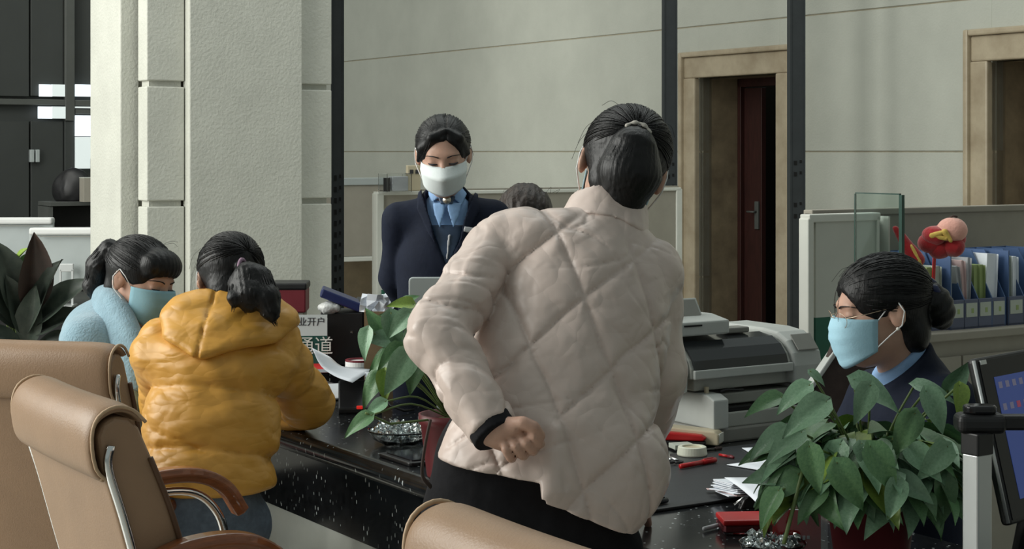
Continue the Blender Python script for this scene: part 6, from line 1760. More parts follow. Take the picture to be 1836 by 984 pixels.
# ---- plush flower toy with pink centre, on the racks
fc = P(1690, 432, 6.02)
t = thing('plush_flower', 'red plush flower with a round pink middle lying on the file racks', 'plush toy', (fc[0], fc[1], fc[2] - 0.06))
def petal(i): 
    a = i * 2 * math.pi / 6 + 0.3
    return np.array([0.046 * math.cos(a), 0.0 + 0.015 * math.sin(a * 2), 0.030 * math.sin(a)])
for i in range(6):
    c = petal(i)
    def f(p, c=c):
        d = s_ell(p, c, (0.042, 0.050, 0.036)); return d + 0.003 * wob(p, 14, 2)
    sdf_obj('petal', f, c - 0.07, c + 0.07, 0.006, 'redfab', t).location = (0, 0, 0.06)
sdf_obj('round_middle', lambda p: s_ell(p, (0.028, -0.022, 0.040), (0.056, 0.050, 0.046)) + 0.001 * wob(p, 20, 2), (-0.06, -0.09, -0.03), (0.1, 0.05, 0.1), 0.006, 'pinkfab', t).location = (0, 0, 0.06)
for i, (a, b) in enumerate((((-0.050, -0.052, 0.022), (-0.01, -0.066, 0.036)), ((-0.01, -0.066, 0.036), (0.012, -0.068, 0.004)), ((-0.045, -0.05, 0.022), (-0.005, -0.068, 0.012)))):
    sdf_obj('yellow_tongue', lambda p, a=a, b=b: s_cap(p, a, b, 0.012, 0.008), (-0.08, -0.1, -0.04), (0.05, 0.0, 0.08), 0.005, 'yellowfab', t).location = (0, 0, 0.06)
MB().tube([(0.02, -0.02, 0.145), (0.03, -0.03, 0.152), (0.045, -0.03, 0.148)], 0.004, 6).obj('top_thread', 'brown_coat', t, smooth=True)
fc = P(1622, 450, 5.95)
t = thing('plush_petal', 'red and gold plush leaf standing behind the glass pane', 'plush toy', (fc[0], fc[1], zl))
zo = float(fc[2] - zl)
sdf_obj('red_leaf', lambda p: s_cap(p, (-0.030, 0, 0.08), (0.040, -0.005, -0.03), 0.012, 0.030) + 0.002 * wob(p, 18, 2), (-0.07, -0.05, -0.1), (0.09, 0.05, 0.11), 0.006, 'redfab', t).location = (0, 0, zo)
sdf_obj('gold_edge', lambda p: smin(s_cap(p, (0.018, -0.026, 0.02), (0.045, -0.028, -0.035), 0.006, 0.009), s_cap(p, (0.0, -0.026, -0.05), (0.05, -0.02, -0.05), 0.010, 0.010), 0.01), (-0.05, -0.06, -0.09), (0.09, 0.05, 0.06), 0.005, 'yellowfab', t).location = (0, 0, zo)
MB().box((0.0, 0.02, zo / 2 - 0.02), (0.05, 0.05, zo - 0.06)).obj('stand', 'folder_grey', t, bevel=0.01)

# ---- desk mat and small things on it
mq = on_ctr(1118, 926)
mu = float(mq @ UD)
t = gthing('desk_mat', 'charcoal desk mat on the counter under the pens and papers', 'desk mat', mu, 2.03, CT)
MB().prism([(0, 0), (0.92, 0), (0.92, 0.52), (0, 0.52)], 0.004).obj('mat_sheet', 'mat', t, bevel=0.002)
MB().box((0.46, 0.0, 0.004), (0.92, 0.012, 0.007)).obj('mat_edge', 'black', t, bevel=0.002)
ZM = CT + 0.005
def small(name, label, cat, px, py, rz=0.0, z=ZM, group=None):
    q = on_ctr(px, py, z); return thing(name, label, cat, (q[0], q[1], z), rz, group)
t = small('cream_wedge', 'long cream plastic block beside the printer stack', 'device', 1240, 793, math.radians(-22))
MB().prism([(-0.10, 0), (0.10, 0), (0.10, 0.028), (0.09, 0.036), (-0.10, 0.045)], 0.05, (np.array([-0.02, -0.025, 0]), np.array([1., 0, 0]), np.array([0, 0, 1.]), np.array([0, 1., 0]))).obj('block', 'cream', t, bevel=0.004)
MB().box((0.081, 0, 0.018), (0.003, 0.04, 0.024)).obj('end_label', 'panel', t)
t = small('stapler', 'red stapler in front of the cream block', 'stapler', 1228, 797, math.radians(-12))
MB().box((0, 0, 0.006), (0.11, 0.026, 0.010)).obj('base', 'black', t, bevel=0.003)
MB().prism([(-0.055, 0.012), (0.05, 0.012), (0.058, 0.020), (0.045, 0.028), (-0.055, 0.034)], 0.028, (np.array([0, -0.014, 0]), np.array([1., 0, 0]), np.array([0, 0, 1.]), np.array([0, 1., 0]))).obj('arm', 'red', t, bevel=0.004)
t = small('tape_roll', 'cream round tape roll lying on the desk mat', 'tape', 1241, 815)
MB().lathe([(0.026, 0.0), (0.038, 0.0), (0.039, 0.003), (0.036, 0.021), (0.034, 0.022), (0.026, 0.022), (0.026, 0.0)], 32, cap=False).obj('ring', 'tape', t, smooth=False)
MB().lathe([(0.001, 0.018), (0.027, 0.018)], 24, cap=False).obj('core', 'cream', t)
def pen(name, label, x0, y0, x1, y1, r, m, mt, z=ZM):
    a, b = on_ctr(x0, y0, z + r), on_ctr(x1, y1, z + r)
    t = thing(name, label, 'pen', (a[0], a[1], z))
    v = b - a; v[2] = 0; o = np.array([0, 0, r])
    MB().tube([o, o + v * 0.62], r, 10).obj('barrel', m, t, smooth=True)
    MB().tube([o + v * 0.60, o + v * 0.98, o + v], [r * 1.12, r * 1.05, r * 0.6], 10).obj('cap', mt, t, smooth=True)
    MB().box(tuple(o + v * 0.78 + np.array([0, 0, r * 1.2])), (float(np.linalg.norm(v)) * 0.25, r * 0.5, r * 0.4), rotm((0, 0, 1), math.atan2(v[1], v[0]))).obj('clip', mt, t)
pen('marker_pen', 'red marker pen lying next to the tape roll', 1220, 836, 1284, 824, 0.006, 'red', 'red')
pen('red_pencil', 'short dark red pen behind the red marker', 1290, 815, 1316, 820, 0.0035, 'red', 'maroon')
pen('black_pen', 'black pen lying near the front edge of the desk mat', 1146, 908, 1196, 896, 0.006, 'black', 'black')
pen('dark_pen', 'dark pen beside the cream block', 1262, 808, 1294, 803, 0.004, 'black', 'brown_coat')
t = small('scissors', 'pair of steel scissors beside the pink jacket sleeve', 'scissors', 1203, 826)
for s_ in (-1, 1):
    MB().tube([(-0.01 * s_ - 0.01, 0.055, 0.006), (0.004 * s_, 0.0, 0.006), (0.010 * s_ + 0.004, -0.03, 0.006)], [0.002, 0.004, 0.003], 6).obj('blade', 'chrome', t, smooth=True)
    MB().tube([(0.010 * s_ + 0.004 + 0.011 * math.cos(a), -0.042 + 0.014 * math.sin(a), 0.006) for a in np.linspace(0, 6.28, 14)[:-1]], 0.003, 6, closed=True).obj('handle_loop', 'black', t, smooth=True)
t = small('note_pad', 'small pale green note pad next to the stapler', 'note pad', 1222, 803, 0.3)
MB().box((0, 0, 0.006), (0.055, 0.045, 0.012)).obj('pad', 'folder_pale', t, bevel=0.001)
def sheet(label, pts, lift, m='paper', name='paper_sheet', curl=0.0, group=None, n=6):
    """sheet from four px corners on the plane with per-corner lift, sagging between"""
    c = [on_ctr(x, y, ZM + l) for (x, y), l in zip(pts, lift)]
    O_ = (c[0] + c[1] + c[2] + c[3]) / 4; O_[2] = ZM
    t = thing(name, label, 'paper', tuple(O_), group=group)
    arr = np.zeros((n, n, 3))
    for i in range(n):
        for j in range(n):
            a, b = i / (n - 1), j / (n - 1)
            q = c[0] * (1 - a) * (1 - b) + c[1] * a * (1 - b) + c[2] * a * b + c[3] * (1 - a) * b
            q = q + np.array([0, 0, curl * (math.sin(math.pi * a) * math.sin(math.pi * b))])
            arr[i, j] = q - O_
    MB().grid(arr).obj('sheet', m, t, smooth=True, solid=0.0012)
    return t
sheet('white paper strip in front of the printer stack', [(1330, 803), (1440, 798), (1450, 815), (1350, 815)], [0.002] * 4)
sheet('white sheet pointing left on the desk mat, behind the clipped stack', [(1303, 833), (1450, 812), (1470, 850), (1395, 848)], [0.002, 0.002, 0.002, 0.002], curl=0.0)
# clipped stack of papers with black clip
t = small('paper_stack', 'stack of white papers held by a black clip beside the red ink pad', 'paper', 1345, 905, math.radians(12))
r4 = np.random.RandomState(2)
for k in range(9):
    MB().box((0.06 + 0.004 * r4.normal(), 0.06 + 0.004 * r4.normal(), 0.012 + 0.0035 * k), (0.20, 0.15, 0.0020), rotm((0, 0, 1), 0.06 * r4.normal()) @ rotm((1, 0, 0), -0.12)).obj('sheet', 'pinkpaper' if k == 1 else 'paper', t)
MB().prism([(-0.04, 0.0), (0.05, 0.0), (0.035, 0.035), (0.0, 0.042), (-0.03, 0.02)], 0.02, (np.array([0, -0.045, 0]), np.array([1., 0, 0]), np.array([0, 0, 1.]), np.array([0, 1., 0]))).obj('binder_clip', 'black', t, bevel=0.004)
MB().tube([(-0.05, -0.04, 0.012), (-0.03, -0.045, 0.028), (0.0, -0.04, 0.03), (-0.02, -0.03, 0.014)], 0.0025, 6, closed=True).obj('clip_wire', 'chrome', t, smooth=True)
c_ = [on_ctr(1299, 856, ZM + 0.052), on_ctr(1405, 856, ZM + 0.055), on_ctr(1450, 915, ZM + 0.046), on_ctr(1372, 917, ZM + 0.030)]
s = thing('paper_sheet', 'large white sheet curling over the clipped papers', 'paper', (c_[0][0], c_[0][1], ZM))
arr = np.zeros((7, 7, 3))
for i in range(7):
    for j in range(7):
        a, b = i / 6, j / 6
        arr[i, j] = c_[0] * (1 - a) * (1 - b) + c_[1] * a * (1 - b) + c_[2] * a * b + c_[3] * (1 - a) * b - np.array(s.location) + np.array([0, 0, 0.006 * math.sin(3.14 * b)])
MB().grid(arr).obj('sheet', 'paper', s, smooth=True, solid=0.001)
t = small('pink_slip', 'small pink paper slip sticking out left of the clipped papers', 'paper', 1287, 882, 0.1)
MB().box((0, 0, 0.006), (0.05, 0.018, 0.001), rotm((0, 1, 0), 0.05)).obj('slip', 'pinkpaper', t)
# ink pad
t = small('ink_pad', 'red ink pad box with clear lower half on the granite counter', 'ink pad', 1338, 950, math.radians(4), CT + 0.001)
MB().box((0, 0, 0.009), (0.11, 0.085, 0.018)).obj('clear_base', 'acrylic', t, bevel=0.004)
MB().box((0, 0, 0.010), (0.10, 0.075, 0.012)).obj('ink_sponge', 'maroon', t, bevel=0.002)
MB().box((0, 0, 0.024), (0.112, 0.087, 0.012)).obj('lid', 'red', t, bevel=0.004)
pen('red_ink_pen', 'red and clear ballpoint lying behind the red ink pad', 1262, 948, 1338, 928, 0.0045, 'folder_grey', 'red', CT + 0.002)
# acrylic stand with leaflets
t = small('leaflet_stand', 'clear acrylic stand holding red and peach leaflets beside the pothos pot', 'leaflet stand', 1432, 1000, math.radians(-10), CT + 0.001)
MB().box((0, 0, 0.002), (0.11, 0.06, 0.004)).obj('base', 'acrylic', t)
MB().box((0, 0.01, 0.075), (0.11, 0.003, 0.15), rotm((1, 0, 0), -0.15)).obj('front_sheet', 'acrylic', t)
MB().box((0, 0.03, 0.075), (0.11, 0.003, 0.15), rotm((1, 0, 0), -0.15)).obj('back_sheet', 'acrylic', t)
lf = MB().box((-0.004, 0.018, 0.045), (0.092, 0.002, 0.085), rotm((1, 0, 0), -0.15)).obj('red_leaflet', 'red', t)
MB().box((-0.004, 0.0285, 0.115), (0.092, 0.002, 0.055), rotm((1, 0, 0), -0.15)).obj('peach_leaflet', 'cardpeach', t)
for k in range(6):
    MB().box((-0.022 + 0.008 * k, 0.0145, 0.036 + 0.001 * (k % 2)), (0.0055, 0.001, 0.008 - 0.002 * (k % 2)), rotm((1, 0, 0), -0.15)).obj('print_mark', 'paper', lf)
MB().box((0.085, 0.03, 0.05), (0.04, 0.002, 0.10), rotm((0, 0, 1), -0.5)).obj('side_leaflet', 'cardpeach', t)

# ---- candy dishes
def candy_dish(px, py, r, label, nseed, count, lab2):
    q = on_ctr(px, py, CT)
    t = thing('glass_dish', label, 'dish', (q[0], q[1], CT + 0.001))
    MB().lathe([(r * 0.45, 0), (r * 0.55, 0.002), (r * 0.86, 0.016), (r, 0.036), (r * 1.03, 0.040), (r * 0.98, 0.041), (r * 0.95, 0.036), (r * 0.82, 0.020), (r * 0.5, 0.007), (0.001, 0.006)], 40).obj('bowl', 'dishglass', t, smooth=True)
    rr = np.random.RandomState(nseed)
    for k in range(count):
        a = rr.uniform(0, 6.28); d = r * 0.80 * math.sqrt(rr.uniform(0, 1)); z = 0.020 + 0.016 * (d / r) + rr.uniform(0, 0.012)
        o = bpy.data.objects.new('wrapped_candy', CANDY); COL.objects.link(o)
        o.location = (q[0] + d * math.cos(a), q[1] + d * math.sin(a), CT + z)
        o.rotation_euler = (rr.uniform(-1, 1), rr.uniform(-1, 1), rr.uniform(0, 6.28)); s_ = rr.uniform(0.8, 1.15); o.scale = (s_, s_, s_)
        tag(o, lab2, 'candy', 'foil wrapped candies in glass dishes')
    return t
cm = MB(); pr_ = [(-0.017, 0.008), (-0.013, 0.006), (-0.0095, 0.0018), (-0.007, 0.0055), (0, 0.0068), (0.007, 0.0055), (0.0095, 0.0018), (0.013, 0.006), (0.017, 0.008)]
vs_ = []
for i, (x, r_) in enumerate(pr_):
    for k in range(8):
        a = 2 * math.pi * (k + 0.5 * (i % 2)) / 8; rk_ = r_ * (1 + 0.25 * ((k + i) % 2))
        vs_.append((x, rk_ * math.cos(a), rk_ * math.sin(a)))
cm.add(vs_, [(i * 8 + k, i * 8 + (k + 1) % 8, (i + 1) * 8 + (k + 1) % 8, (i + 1) * 8 + k) for i in range(8) for k in range(8)])
CANDY = cm.mesh('wrapped_candy', 'foil', False)
candy_dish(718, 797, 0.085, 'glass dish of foil candies on the counter left of the pink jacket', 3, 44, 'silver foil wrapped candy in the glass dish left of the pink jacket')
candy_dish(1385, 1010, 0.062, 'glass dish of foil candies at the bottom edge in front of the leaflets', 4, 30, 'silver foil wrapped candy in the dish at the bottom edge by the leaflets')
t = thing('black_tray', 'flat black tray lying on the counter beside the glass dish', 'tray', tuple(on_ctr(755, 822, CT)) , GRID)
MB().prism(rpoly(0.16, 0.17, 0.012), 0.010).obj('tray', 'black', t, bevel=0.003)
MB().prism(rpoly(0.13, 0.14, 0.01), 0.003, (np.array([0, 0, 0.010]), np.array([1., 0, 0]), np.array([0, 1., 0]), np.array([0, 0, 1.]))).obj('inlay', 'blackgloss', t)

# ---- things on the counter around the seated customers
t = thing('desk_sign', 'white and green standing desk sign with Chinese lettering beside the yellow hood', 'sign', tuple(on_ctr(562, 660, CT)), math.radians(4))
sc_ = float(on_ctr(562, 660, CT)[1]) / FPX
hs = 95 * sc_; ws_ = 110 * sc_
tl_ = rotm((1, 0, 0), -0.18)
MB().box((-ws_ * 0.28, 0.0, hs * 0.30), (ws_, 0.004, hs * 0.62), tl_).obj('green_panel', 'signgreen', t)
MB().box((-ws_ * 0.28, 0.0 + hs * 0.09, hs * 0.79), (ws_, 0.004, hs * 0.42), tl_).obj('white_panel', 'signwhite', t)
MB().box((-ws_ * 0.28, 0.06, hs * 0.45), (ws_, 0.004, hs * 0.95), rotm((1, 0, 0), 0.18)).obj('back_leg', 'signwhite', t)
upv = np.array([0, 0.18, 1.0])
text_obj('lettering', '通道', hs * 0.36, 'panel_trim', t, (ws_ * 0.012, -0.0035 + hs * 0.017, hs * 0.40), (1, 0, 0), upv)
text_obj('lettering', '业开户', hs * 0.175, 'ink', t, (-ws_ * 0.035, -0.0035 + hs * 0.105, hs * 0.86), (1, 0, 0), upv)

q = on_ctr(612, 655, CT)
t = thing('black_cash_box', 'black metal box behind the desk sign', 'box', (q[0], q[1], CT), math.radians(6))
s6 = q[1] / FPX
MB().box((0.0, 0.10, 47 * s6), (74 * s6, 0.20, 94 * s6)).obj('box', 'black', t, bevel=0.004)
MB().box((18 * s6, -0.003, 60 * s6), (4 * s6, 0.006, 4 * s6)).obj('lock', 'chrome', t)
MB().box((44 * s6, 0.16, 56 * s6), (30 * s6, 0.20, 112 * s6)).obj('side_box', 'black', t, bevel=0.004)
zt_ = CT + 94 * s6
t = thing('navy_folder', 'navy plastic folder leaning on top of the black box', 'folder', (q[0], q[1] + 0.08, zt_), math.radians(6))
MB().box((-4 * s6, 0, 22 * s6), (78 * s6, 0.16, 16 * s6), rotm((0, 1, 0), 0.38)).obj('folder', 'navyplastic', t, bevel=0.006)
t = thing('plastic_bag', 'crumpled clear plastic bag under the navy folder', 'bag', (q[0] - 22 * s6, q[1] + 0.02, zt_))
sdf_obj('bag', lambda p: s_ell(p, (0, 0, 0.018), (0.042, 0.05, 0.024)) + 0.005 * wob(p, 22, 3), (-0.07, -0.08, -0.02), (0.07, 0.08, 0.06), 0.005, 'plastic_bag', t)

q = P(518, 560, 6.6)
t = thing('cash_counter', 'maroon counting machine with black top behind the yellow hood', 'machine', (q[0], q[1], 0), math.radians(2))
sm_ = 6.6 / FPX
MB().box((0, 0.06, (q[2] + CT) / 2), (0.12, 0.14, q[2] - CT)).obj('foot', 'panel_beige', t, bevel=0.004)
MB().box((0, 0.06, q[2] + 21 * sm_), (62 * sm_, 0.16, 42 * sm_)).obj('body', 'maroon', t, bevel=0.006)
MB().box((0, 0.06, q[2] + 47 * sm_), (66 * sm_, 0.17, 13 * sm_)).obj('top', 'black', t, bevel=0.008)
q = on_ctr(566, 668, CT)
t = thing('red_booklet', 'red booklet lying under the papers beside the yellow sleeve', 'booklet', (q[0], q[1] + 0.05, CT), 0.2)
MB().box((0, 0.0, 0.010), (0.12, 0.16, 0.016)).obj('cover', 'red', t, bevel=0.002)
MB().box((0.002, -0.002, 0.010), (0.118, 0.16, 0.011)).obj('pages', 'paper', t)
# curled form sheet
t = thing('form_sheet', 'curled white form sheet beside the yellow sleeve', 'paper', tuple(on_ctr(620, 690, CT)))
O_ = np.array(t.location)
arr = np.zeros((10, 6, 3))
La = bez([P(560, 624, 5.12), P(575, 655, 5.06), P(600, 674, 5.0), P(632, 686, 4.94)], 9); Ra = bez([P(592, 640, 5.3), P(612, 656, 5.24), P(638, 660, 5.2), P(668, 662, 5.15)], 9)
for i in range(10):
    for j in range(6):
        b = j / 5; arr[i, j] = La[i] * (1 - b) + Ra[i] * b - O_
MB().grid(arr).obj('sheet', 'paper', t, smooth=True, solid=0.001)
t = thing('clip_board', 'dark clipboard holding the curled form sheet', 'clipboard', tuple(on_ctr(610, 712, CT)), 0.35)
MB().box((0, 0.05, 0.012), (0.17, 0.24, 0.006), rotm((1, 0, 0), 0.05)).obj('board', 'folder_grey', t, bevel=0.002)
q = on_ctr(644, 668, CT)
t = thing('ink_stamp_tin', 'round white tin with red rim beside the pothos', 'tin', (q[0], q[1], CT))
ss = q[1] / FPX
MB().lathe([(24 * ss, 0), (25 * ss, 0.003), (25 * ss, 20 * ss), (24 * ss, 21 * ss), (0.001, 21 * ss)], 32).obj('tin', 'white', t, smooth=False)
MB().lathe([(25.3 * ss, 6 * ss), (25.3 * ss, 13 * ss)], 32, cap=False).obj('band', 'folder_grey', t, smooth=True)
MB().lathe([(20 * ss, 21 * ss), (25 * ss, 21 * ss), (25 * ss, 24 * ss), (20 * ss, 24 * ss), (20 * ss, 21 * ss)], 32, cap=False).obj('rim', 'maroon', t, smooth=False)
q = on_ctr(652, 742, CT)
t = thing('card_reader', 'black sloped card reader with a small red light on the counter', 'card reader', (q[0], q[1], CT), 0.1)
MB().prism([(0, 0), (0.16, 0), (0.16, 0.075), (0.12, 0.085), (0.0, 0.018)], 0.13, (np.array([-0.075, 0, 0]), np.array([0, 1., 0]), np.array([0, 0, 1.]), np.array([1., 0, 0]))).obj('body', 'black', t, bevel=0.005)
MB().box((-0.012, -0.002, 0.020), (0.018, 0.006, 0.010)).obj('lamp', 'redlight', t, bevel=0.002)
MB().box((0.02, 0.10, 0.095), (0.03, 0.03, 0.02), rotm((1, 0, 0), 0.4)).obj('card', 'paper', t)
MB().tube([(0.05, 0.06, 0.06), (0.08, 0.02, 0.02), (0.12, 0.0, 0.008), (0.15, 0.03, 0.006)], 0.004, 6).obj('cable', 'black', t, smooth=True)
# cardboard box with papers, staff monitor, behind the counter
q = P(680, 592, 5.35)
t = thing('cardboard_box', 'brown cardboard box with loose papers behind the pothos', 'box', (q[0], q[1], CT), math.radians(4))
sb = 5.35 / FPX
zb = q[2] - CT
for (x, y, sx, sy) in ((0, -0.08, 50 * sb, 0.004), (0, 0.08, 50 * sb, 0.004), (-25 * sb, 0, 0.004, 0.16), (25 * sb, 0, 0.004, 0.16)):
    MB().box((x, y, (zb + 38 * sb) / 2), (sx, sy, zb + 38 * sb)).obj('side', 'kraft', t)
MB().box((0, 0, 0.003), (50 * sb, 0.16, 0.006)).obj('bottom', 'kraft', t)
for k, (x, rx, ry) in enumerate(((-0.02, 0.3, 0.15), (0.012, -0.2, -0.5), (0.0, 0.5, 0.1), (0.03, 0.1, -0.8))):
    s = thing('loose_paper', 'crumpled white paper sticking out of the cardboard box', 'paper', (q[0] + x, q[1], q[2] + 30 * sb), 0, group='loose papers in the cardboard box')
    arr = np.array([[(0.04 * (a / 3 - 0.5) * 2, 0.03 * (b / 3 - 0.5) * 2, 0.014 * math.sin(a * 2 + b * 1.3 + k)) for b in range(4)] for a in range(4)])
    o = MB().grid(arr).obj('sheet', 'paper', s, solid=0.001); o.rotation_euler = (math.radians(60) + rx, ry, 0.2 * k); o.location = (0, 0, 0.03)
q = P(790, 545, 4.85)
t = thing('staff_monitor', 'silver backed monitor in front of the standing clerk', 'monitor', (q[0], q[1], CT), math.radians(3))
s7 = 4.85 / FPX
zt7 = float(P(790, 497, 4.85)[2]) - CT
MB().prism(rpoly(0.185, 0.20, 0.012, 4), 0.018, (np.array([0, 0.0, zt7 - 0.10]), np.array([1., 0, 0]), np.array([0, 0, 1.]), np.array([0, 1., 0]))).obj('screen_back', 'silver', t, bevel=0.004)
MB().tube([(0, 0.02, zt7 - 0.15), (0, 0.02, 0.01)], 0.012, 10).obj('stand_neck', 'silver', t, smooth=True)
MB().prism(rpoly(0.13, 0.10, 0.03, 4), 0.01).obj('stand_foot', 'silver', t)

# ---- white all-in-one computers far left
def aio(px, pytop, Y, w, label, rz):
    q = P(px, pytop, Y)
    t = thing('white_computer', label, 'computer', (q[0], q[1], 0), rz, group='white computers on the far desk')
    z = float(q[2])
    MB().prism(rpoly(w, 0.36, 0.025, 4), 0.03, (np.array([0, 0, z - 0.18]), np.array([1., 0, 0]), np.array([0, 0, 1.]), np.array([0, 1., 0]))).obj('screen_back', 'silver', t, bevel=0.010, seg=3)
    MB().box((0, 0.02, z - 0.022), (w * 0.98, 0.10, 0.045)).obj('lit_top_bulge', 'white', t, bevel=0.014, seg=3)  # white top paints in the bright light falling on the monitor tops
    MB().box((0.0, -0.034, z - 0.052), (w * 0.72, 0.004, 0.006)).obj('vent_slot', 'printer_dark', t)
    s = MB().box((-0.03, -0.06, z - 0.24), (0.085, 0.012, 0.05)).obj('stand_hinge', 'alu', t, bevel=0.004)
    for x in (-0.066, 0.006):
        MB().box((x, -0.06, z - 0.36), (0.014, 0.012, 0.22)).obj('stand_leg', 'alu', s, bevel=0.002)
    MB().box((-0.03, -0.06, z - 0.47), (0.10, 0.16, 0.012)).obj('stand_foot', 'alu', t, bevel=0.002)
    return z - 0.476
zd = aio(132, 408, 10.2, 0.54, 'white computer seen from behind with silver stand, beside the column', 0.05)
aio(10, 390, 10.9, 0.62, 'white computer seen from behind at the left picture edge', 0.05)
q = P(60, 500, 10.7)
t = thing('far_desk', 'dark desk carrying the white computers', 'desk', (q[0], q[1], 0), 0.05)
MB().box((0, 0, zd - 0.018), (2.2, 1.1, 0.034)).obj('desk_top', 'darkrail', t, bevel=0.004)
MB().box((0, -0.35, (zd - 0.04) / 2), (2.1, 0.03, zd - 0.04)).obj('front_panel', 'black', t)
for x in (-1.05, 1.05):
    MB().box((x, 0, (zd - 0.04) / 2), (0.04, 0.9, zd - 0.04)).obj('side_panel', 'black', t)
# far bench with chair back, white box and bottles
q = P(140, 362, 12.0)
t = thing('far_shelf', 'dark low shelf unit in the dim background at left', 'shelf', (q[0], q[1], 0), GRID)
MB().box((0.1, 0.12, q[2] - 0.012), (0.62, 0.28, 0.03)).obj('shelf_top', 'darkrail', t, bevel=0.003)
MB().box((0.1, 0.2, (q[2] - 0.03) / 2), (0.6, 0.03, q[2] - 0.03)).obj('back', 'black', t)
for x in (-0.20, 0.40):
    MB().box((x, 0.12, (q[2] - 0.03) / 2), (0.03, 0.26, q[2] - 0.03)).obj('side', 'darkrail', t)
q = P(128, 335, 12.05)
t = thing('black_chair_back', 'black rounded chair back stand-in on the far shelf', 'bag', (q[0], q[1] + 0.05, float(P(140, 362, 12.0)[2]) + 0.004))
sdf_obj('chair_back_body', lambda p: np.maximum(s_ell(p, (0, 0, 0.08), (0.15, 0.09, 0.16)) + 0.008 * wob(p, 6, 2), -(p[:, 2])), (-0.2, -0.14, -0.01), (0.2, 0.14, 0.28), 0.012, 'black', t)  # rounded body stands in for a black mesh chair back
q = P(163, 362, 11.9)
t = thing('white_carton', 'white carton on the far shelf beside the column', 'carton', (q[0], q[1], float(P(140, 362, 12.0)[2]) + 0.004), GRID)
MB().box((0, 0, 0.085), (0.135, 0.10, 0.17)).obj('carton', 'panel_beige', t, bevel=0.003)
MB().box((0, 0, 0.172), (0.137, 0.102, 0.006)).obj('lid', 'panel', t)
for k, (px, top) in enumerate(((163, 262), (169, 260))):
    q = P(px, 318, 12.2)
    t = thing('dark_bottle', 'thin dark bottle against the bright pane, %s of the two' % ('left' if k == 0 else 'right'), 'bottle', (q[0], q[1] + 0.03, float(P(140, 362, 12.0)[2]) + 0.004), group='dark bottles by the bright pane')
    hh = float(P(px, top, 12.2)[2] - P(140, 362, 12.0)[2])
    MB().lathe([(0.001, 0), (0.012, 0.0), (0.012, hh * 0.75), (0.007, hh * 0.82), (0.007, hh), (0.001, hh)], 12).obj('bottle', 'black', t, smooth=True)

# ---- touch screen and document camera, right foreground
tlp, trp, blp = P(1748, 642, 3.05), P(1990, 598, 3.35), P(1812, 942, 2.98)
A_ = unit(trp - tlp); Bv = blp - tlp; Bl = float(np.linalg.norm(Bv)); B_ = unit(Bv); C_ = unit(np.cross(B_, A_)); 
if C_[1] > 0: C_ = -C_
Wd = 0.36
foot = tlp + A_ * Wd * 0.5 + B_ * Bl - C_ * 0.08
t = thing('touch_screen', 'black framed tilted screen with blue display at the right edge', 'screen', (foot[0], foot[1], CT))
Ot = np.array(t.location)
MB().prism([(0, 0), (Wd, 0), (Wd, Bl), (0, Bl)], -0.022, (tlp - Ot, A_, B_, C_)).obj('housing', 'black', t, bevel=0.008, seg=3)
MB().prism([(0.008, 0.008), (Wd - 0.008, 0.008), (Wd - 0.008, Bl - 0.008), (0.008, Bl - 0.008)], 0.002, (tlp - Ot, A_, B_, C_)).obj('bezel', 'blackgloss', t)
sc = MB().prism([(0.042, 0.040), (Wd - 0.04, 0.040), (Wd - 0.04, Bl - 0.04), (0.042, Bl - 0.04)], 0.001, (tlp - Ot + C_ * 0.002, A_, B_, C_)).obj('display', 'screen', t)
for r_ in range(2):
    for c_ in range(7):
        x0 = 0.050 + c_ * 0.022; y0 = 0.050 + r_ * 0.040
        MB().prism([(x0, y0), (x0 + 0.011, y0), (x0 + 0.011, y0 + 0.012), (x0, y0 + 0.012)], 0.0006, (tlp - Ot + C_ * 0.003, A_, B_, C_)).obj('icon', 'icon_red' if (r_ == 1 and c_ == 2) else 'icon', sc)
MB().tube([tlp - Ot + A_ * 0.0 - C_ * 0.004 + B_ * 0.004, tlp - Ot - C_ * 0.004 + B_ * (Bl - 0.004)], 0.0035, 8).obj('silver_edge', 'alu', t, smooth=True)
MB().box(tuple(tlp - Ot + A_ * 0.018 + B_ * 0.010 + C_ * 0.003), (0.018, 0.002, 0.008), np.stack([A_, C_, -B_]).T).obj('maker_plate', 'alu', t)
MB().tube([tlp + A_ * Wd * 0.5 + B_ * Bl * 0.7 - C_ * 0.02 - Ot, np.array([0, 0, 0.012])], [0.03, 0.035], 12).obj('stand_neck', 'black', t, smooth=True)
MB().prism(rpoly(0.22, 0.16, 0.03, 4), 0.012).obj('stand_foot', 'black', t)

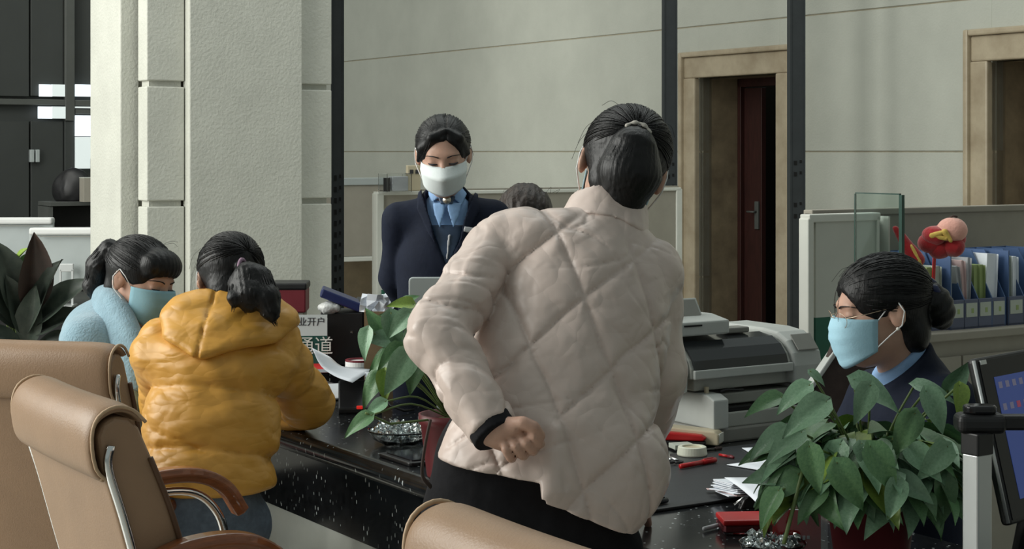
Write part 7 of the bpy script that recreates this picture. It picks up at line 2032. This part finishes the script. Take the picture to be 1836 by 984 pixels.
DY = 2.86
q = P(1752, 900, DY)
t = thing('document_camera', 'document camera stand with white square pole and black arm at the right edge', 'document camera', (q[0], q[1], CT), 0.62)
zt8 = float(P(1752, 812, DY)[2]) - CT
MB().prism(rpoly(0.16, 0.14, 0.02, 4), 0.014).obj('base', 'black', t, bevel=0.003)
MB().box((0, 0, zt8 / 2 + 0.007), (0.038, 0.034, zt8 - 0.014)).obj('pole', 'alu', t, bevel=0.003)
zc8 = float(P(1752, 776, DY)[2]) - CT
MB().box((0, 0, (zt8 + zc8) / 2), (0.042, 0.038, zc8 - zt8 + 0.004)).obj('pole_sleeve', 'black', t, bevel=0.003)
Ri = rotm((0, 0, 1), -0.62)
hd8 = MB().box((0.012, 0.004, zc8 + 0.016), (0.084, 0.050, 0.034), Ri).obj('head_joint', 'black', t, bevel=0.012, seg=4)
MB().box(tuple(Ri @ np.array([0.11, 0.004, 0]) + np.array([0, 0, zc8 + 0.018])), (0.18, 0.026, 0.026), Ri).obj('arm', 'black', t, bevel=0.005)
MB().prism(rpoly(0.056, 0.036, 0.016, 5), 0.014, (np.array([0.010, 0.003, zc8 + 0.033]), Ri @ np.array([1., 0, 0]), Ri @ np.array([0, 1., 0]), np.array([0, 0, 1.]))).obj('hinge_cap', 'blackgloss', t, bevel=0.004, seg=3)
MB().tube([(0.03, 0.012, zt8), (0.045, 0.016, zt8 - 0.05), (0.05, 0.02, zt8 - 0.10), (0.07, 0.03, 0.03)], 0.005, 8).obj('cable', 'black', t, smooth=True)

# ---- clerk's chair under the seated clerk
q = P(1640, 985, 3.84)
t = thing('clerk_chair', 'dark swivel chair under the seated clerk', 'chair', (q[0], q[1], 0), math.radians(175))
MB().box((0, 0, 0.50), (0.44, 0.44, 0.08)).obj('seat', 'black', t, bevel=0.03, seg=3)
MB().tube([(0, 0, 0.46), (0, 0, 0.10)], 0.028, 12).obj('gas_column', 'black', t, smooth=True)
for k in range(5):
    a = k * 2 * math.pi / 5
    MB().tube([(0, 0, 0.10), (0.27 * math.cos(a), 0.27 * math.sin(a), 0.03)], [0.024, 0.018], 8).obj('base_leg', 'black', t, smooth=True)
bpy.context.view_layer.update()
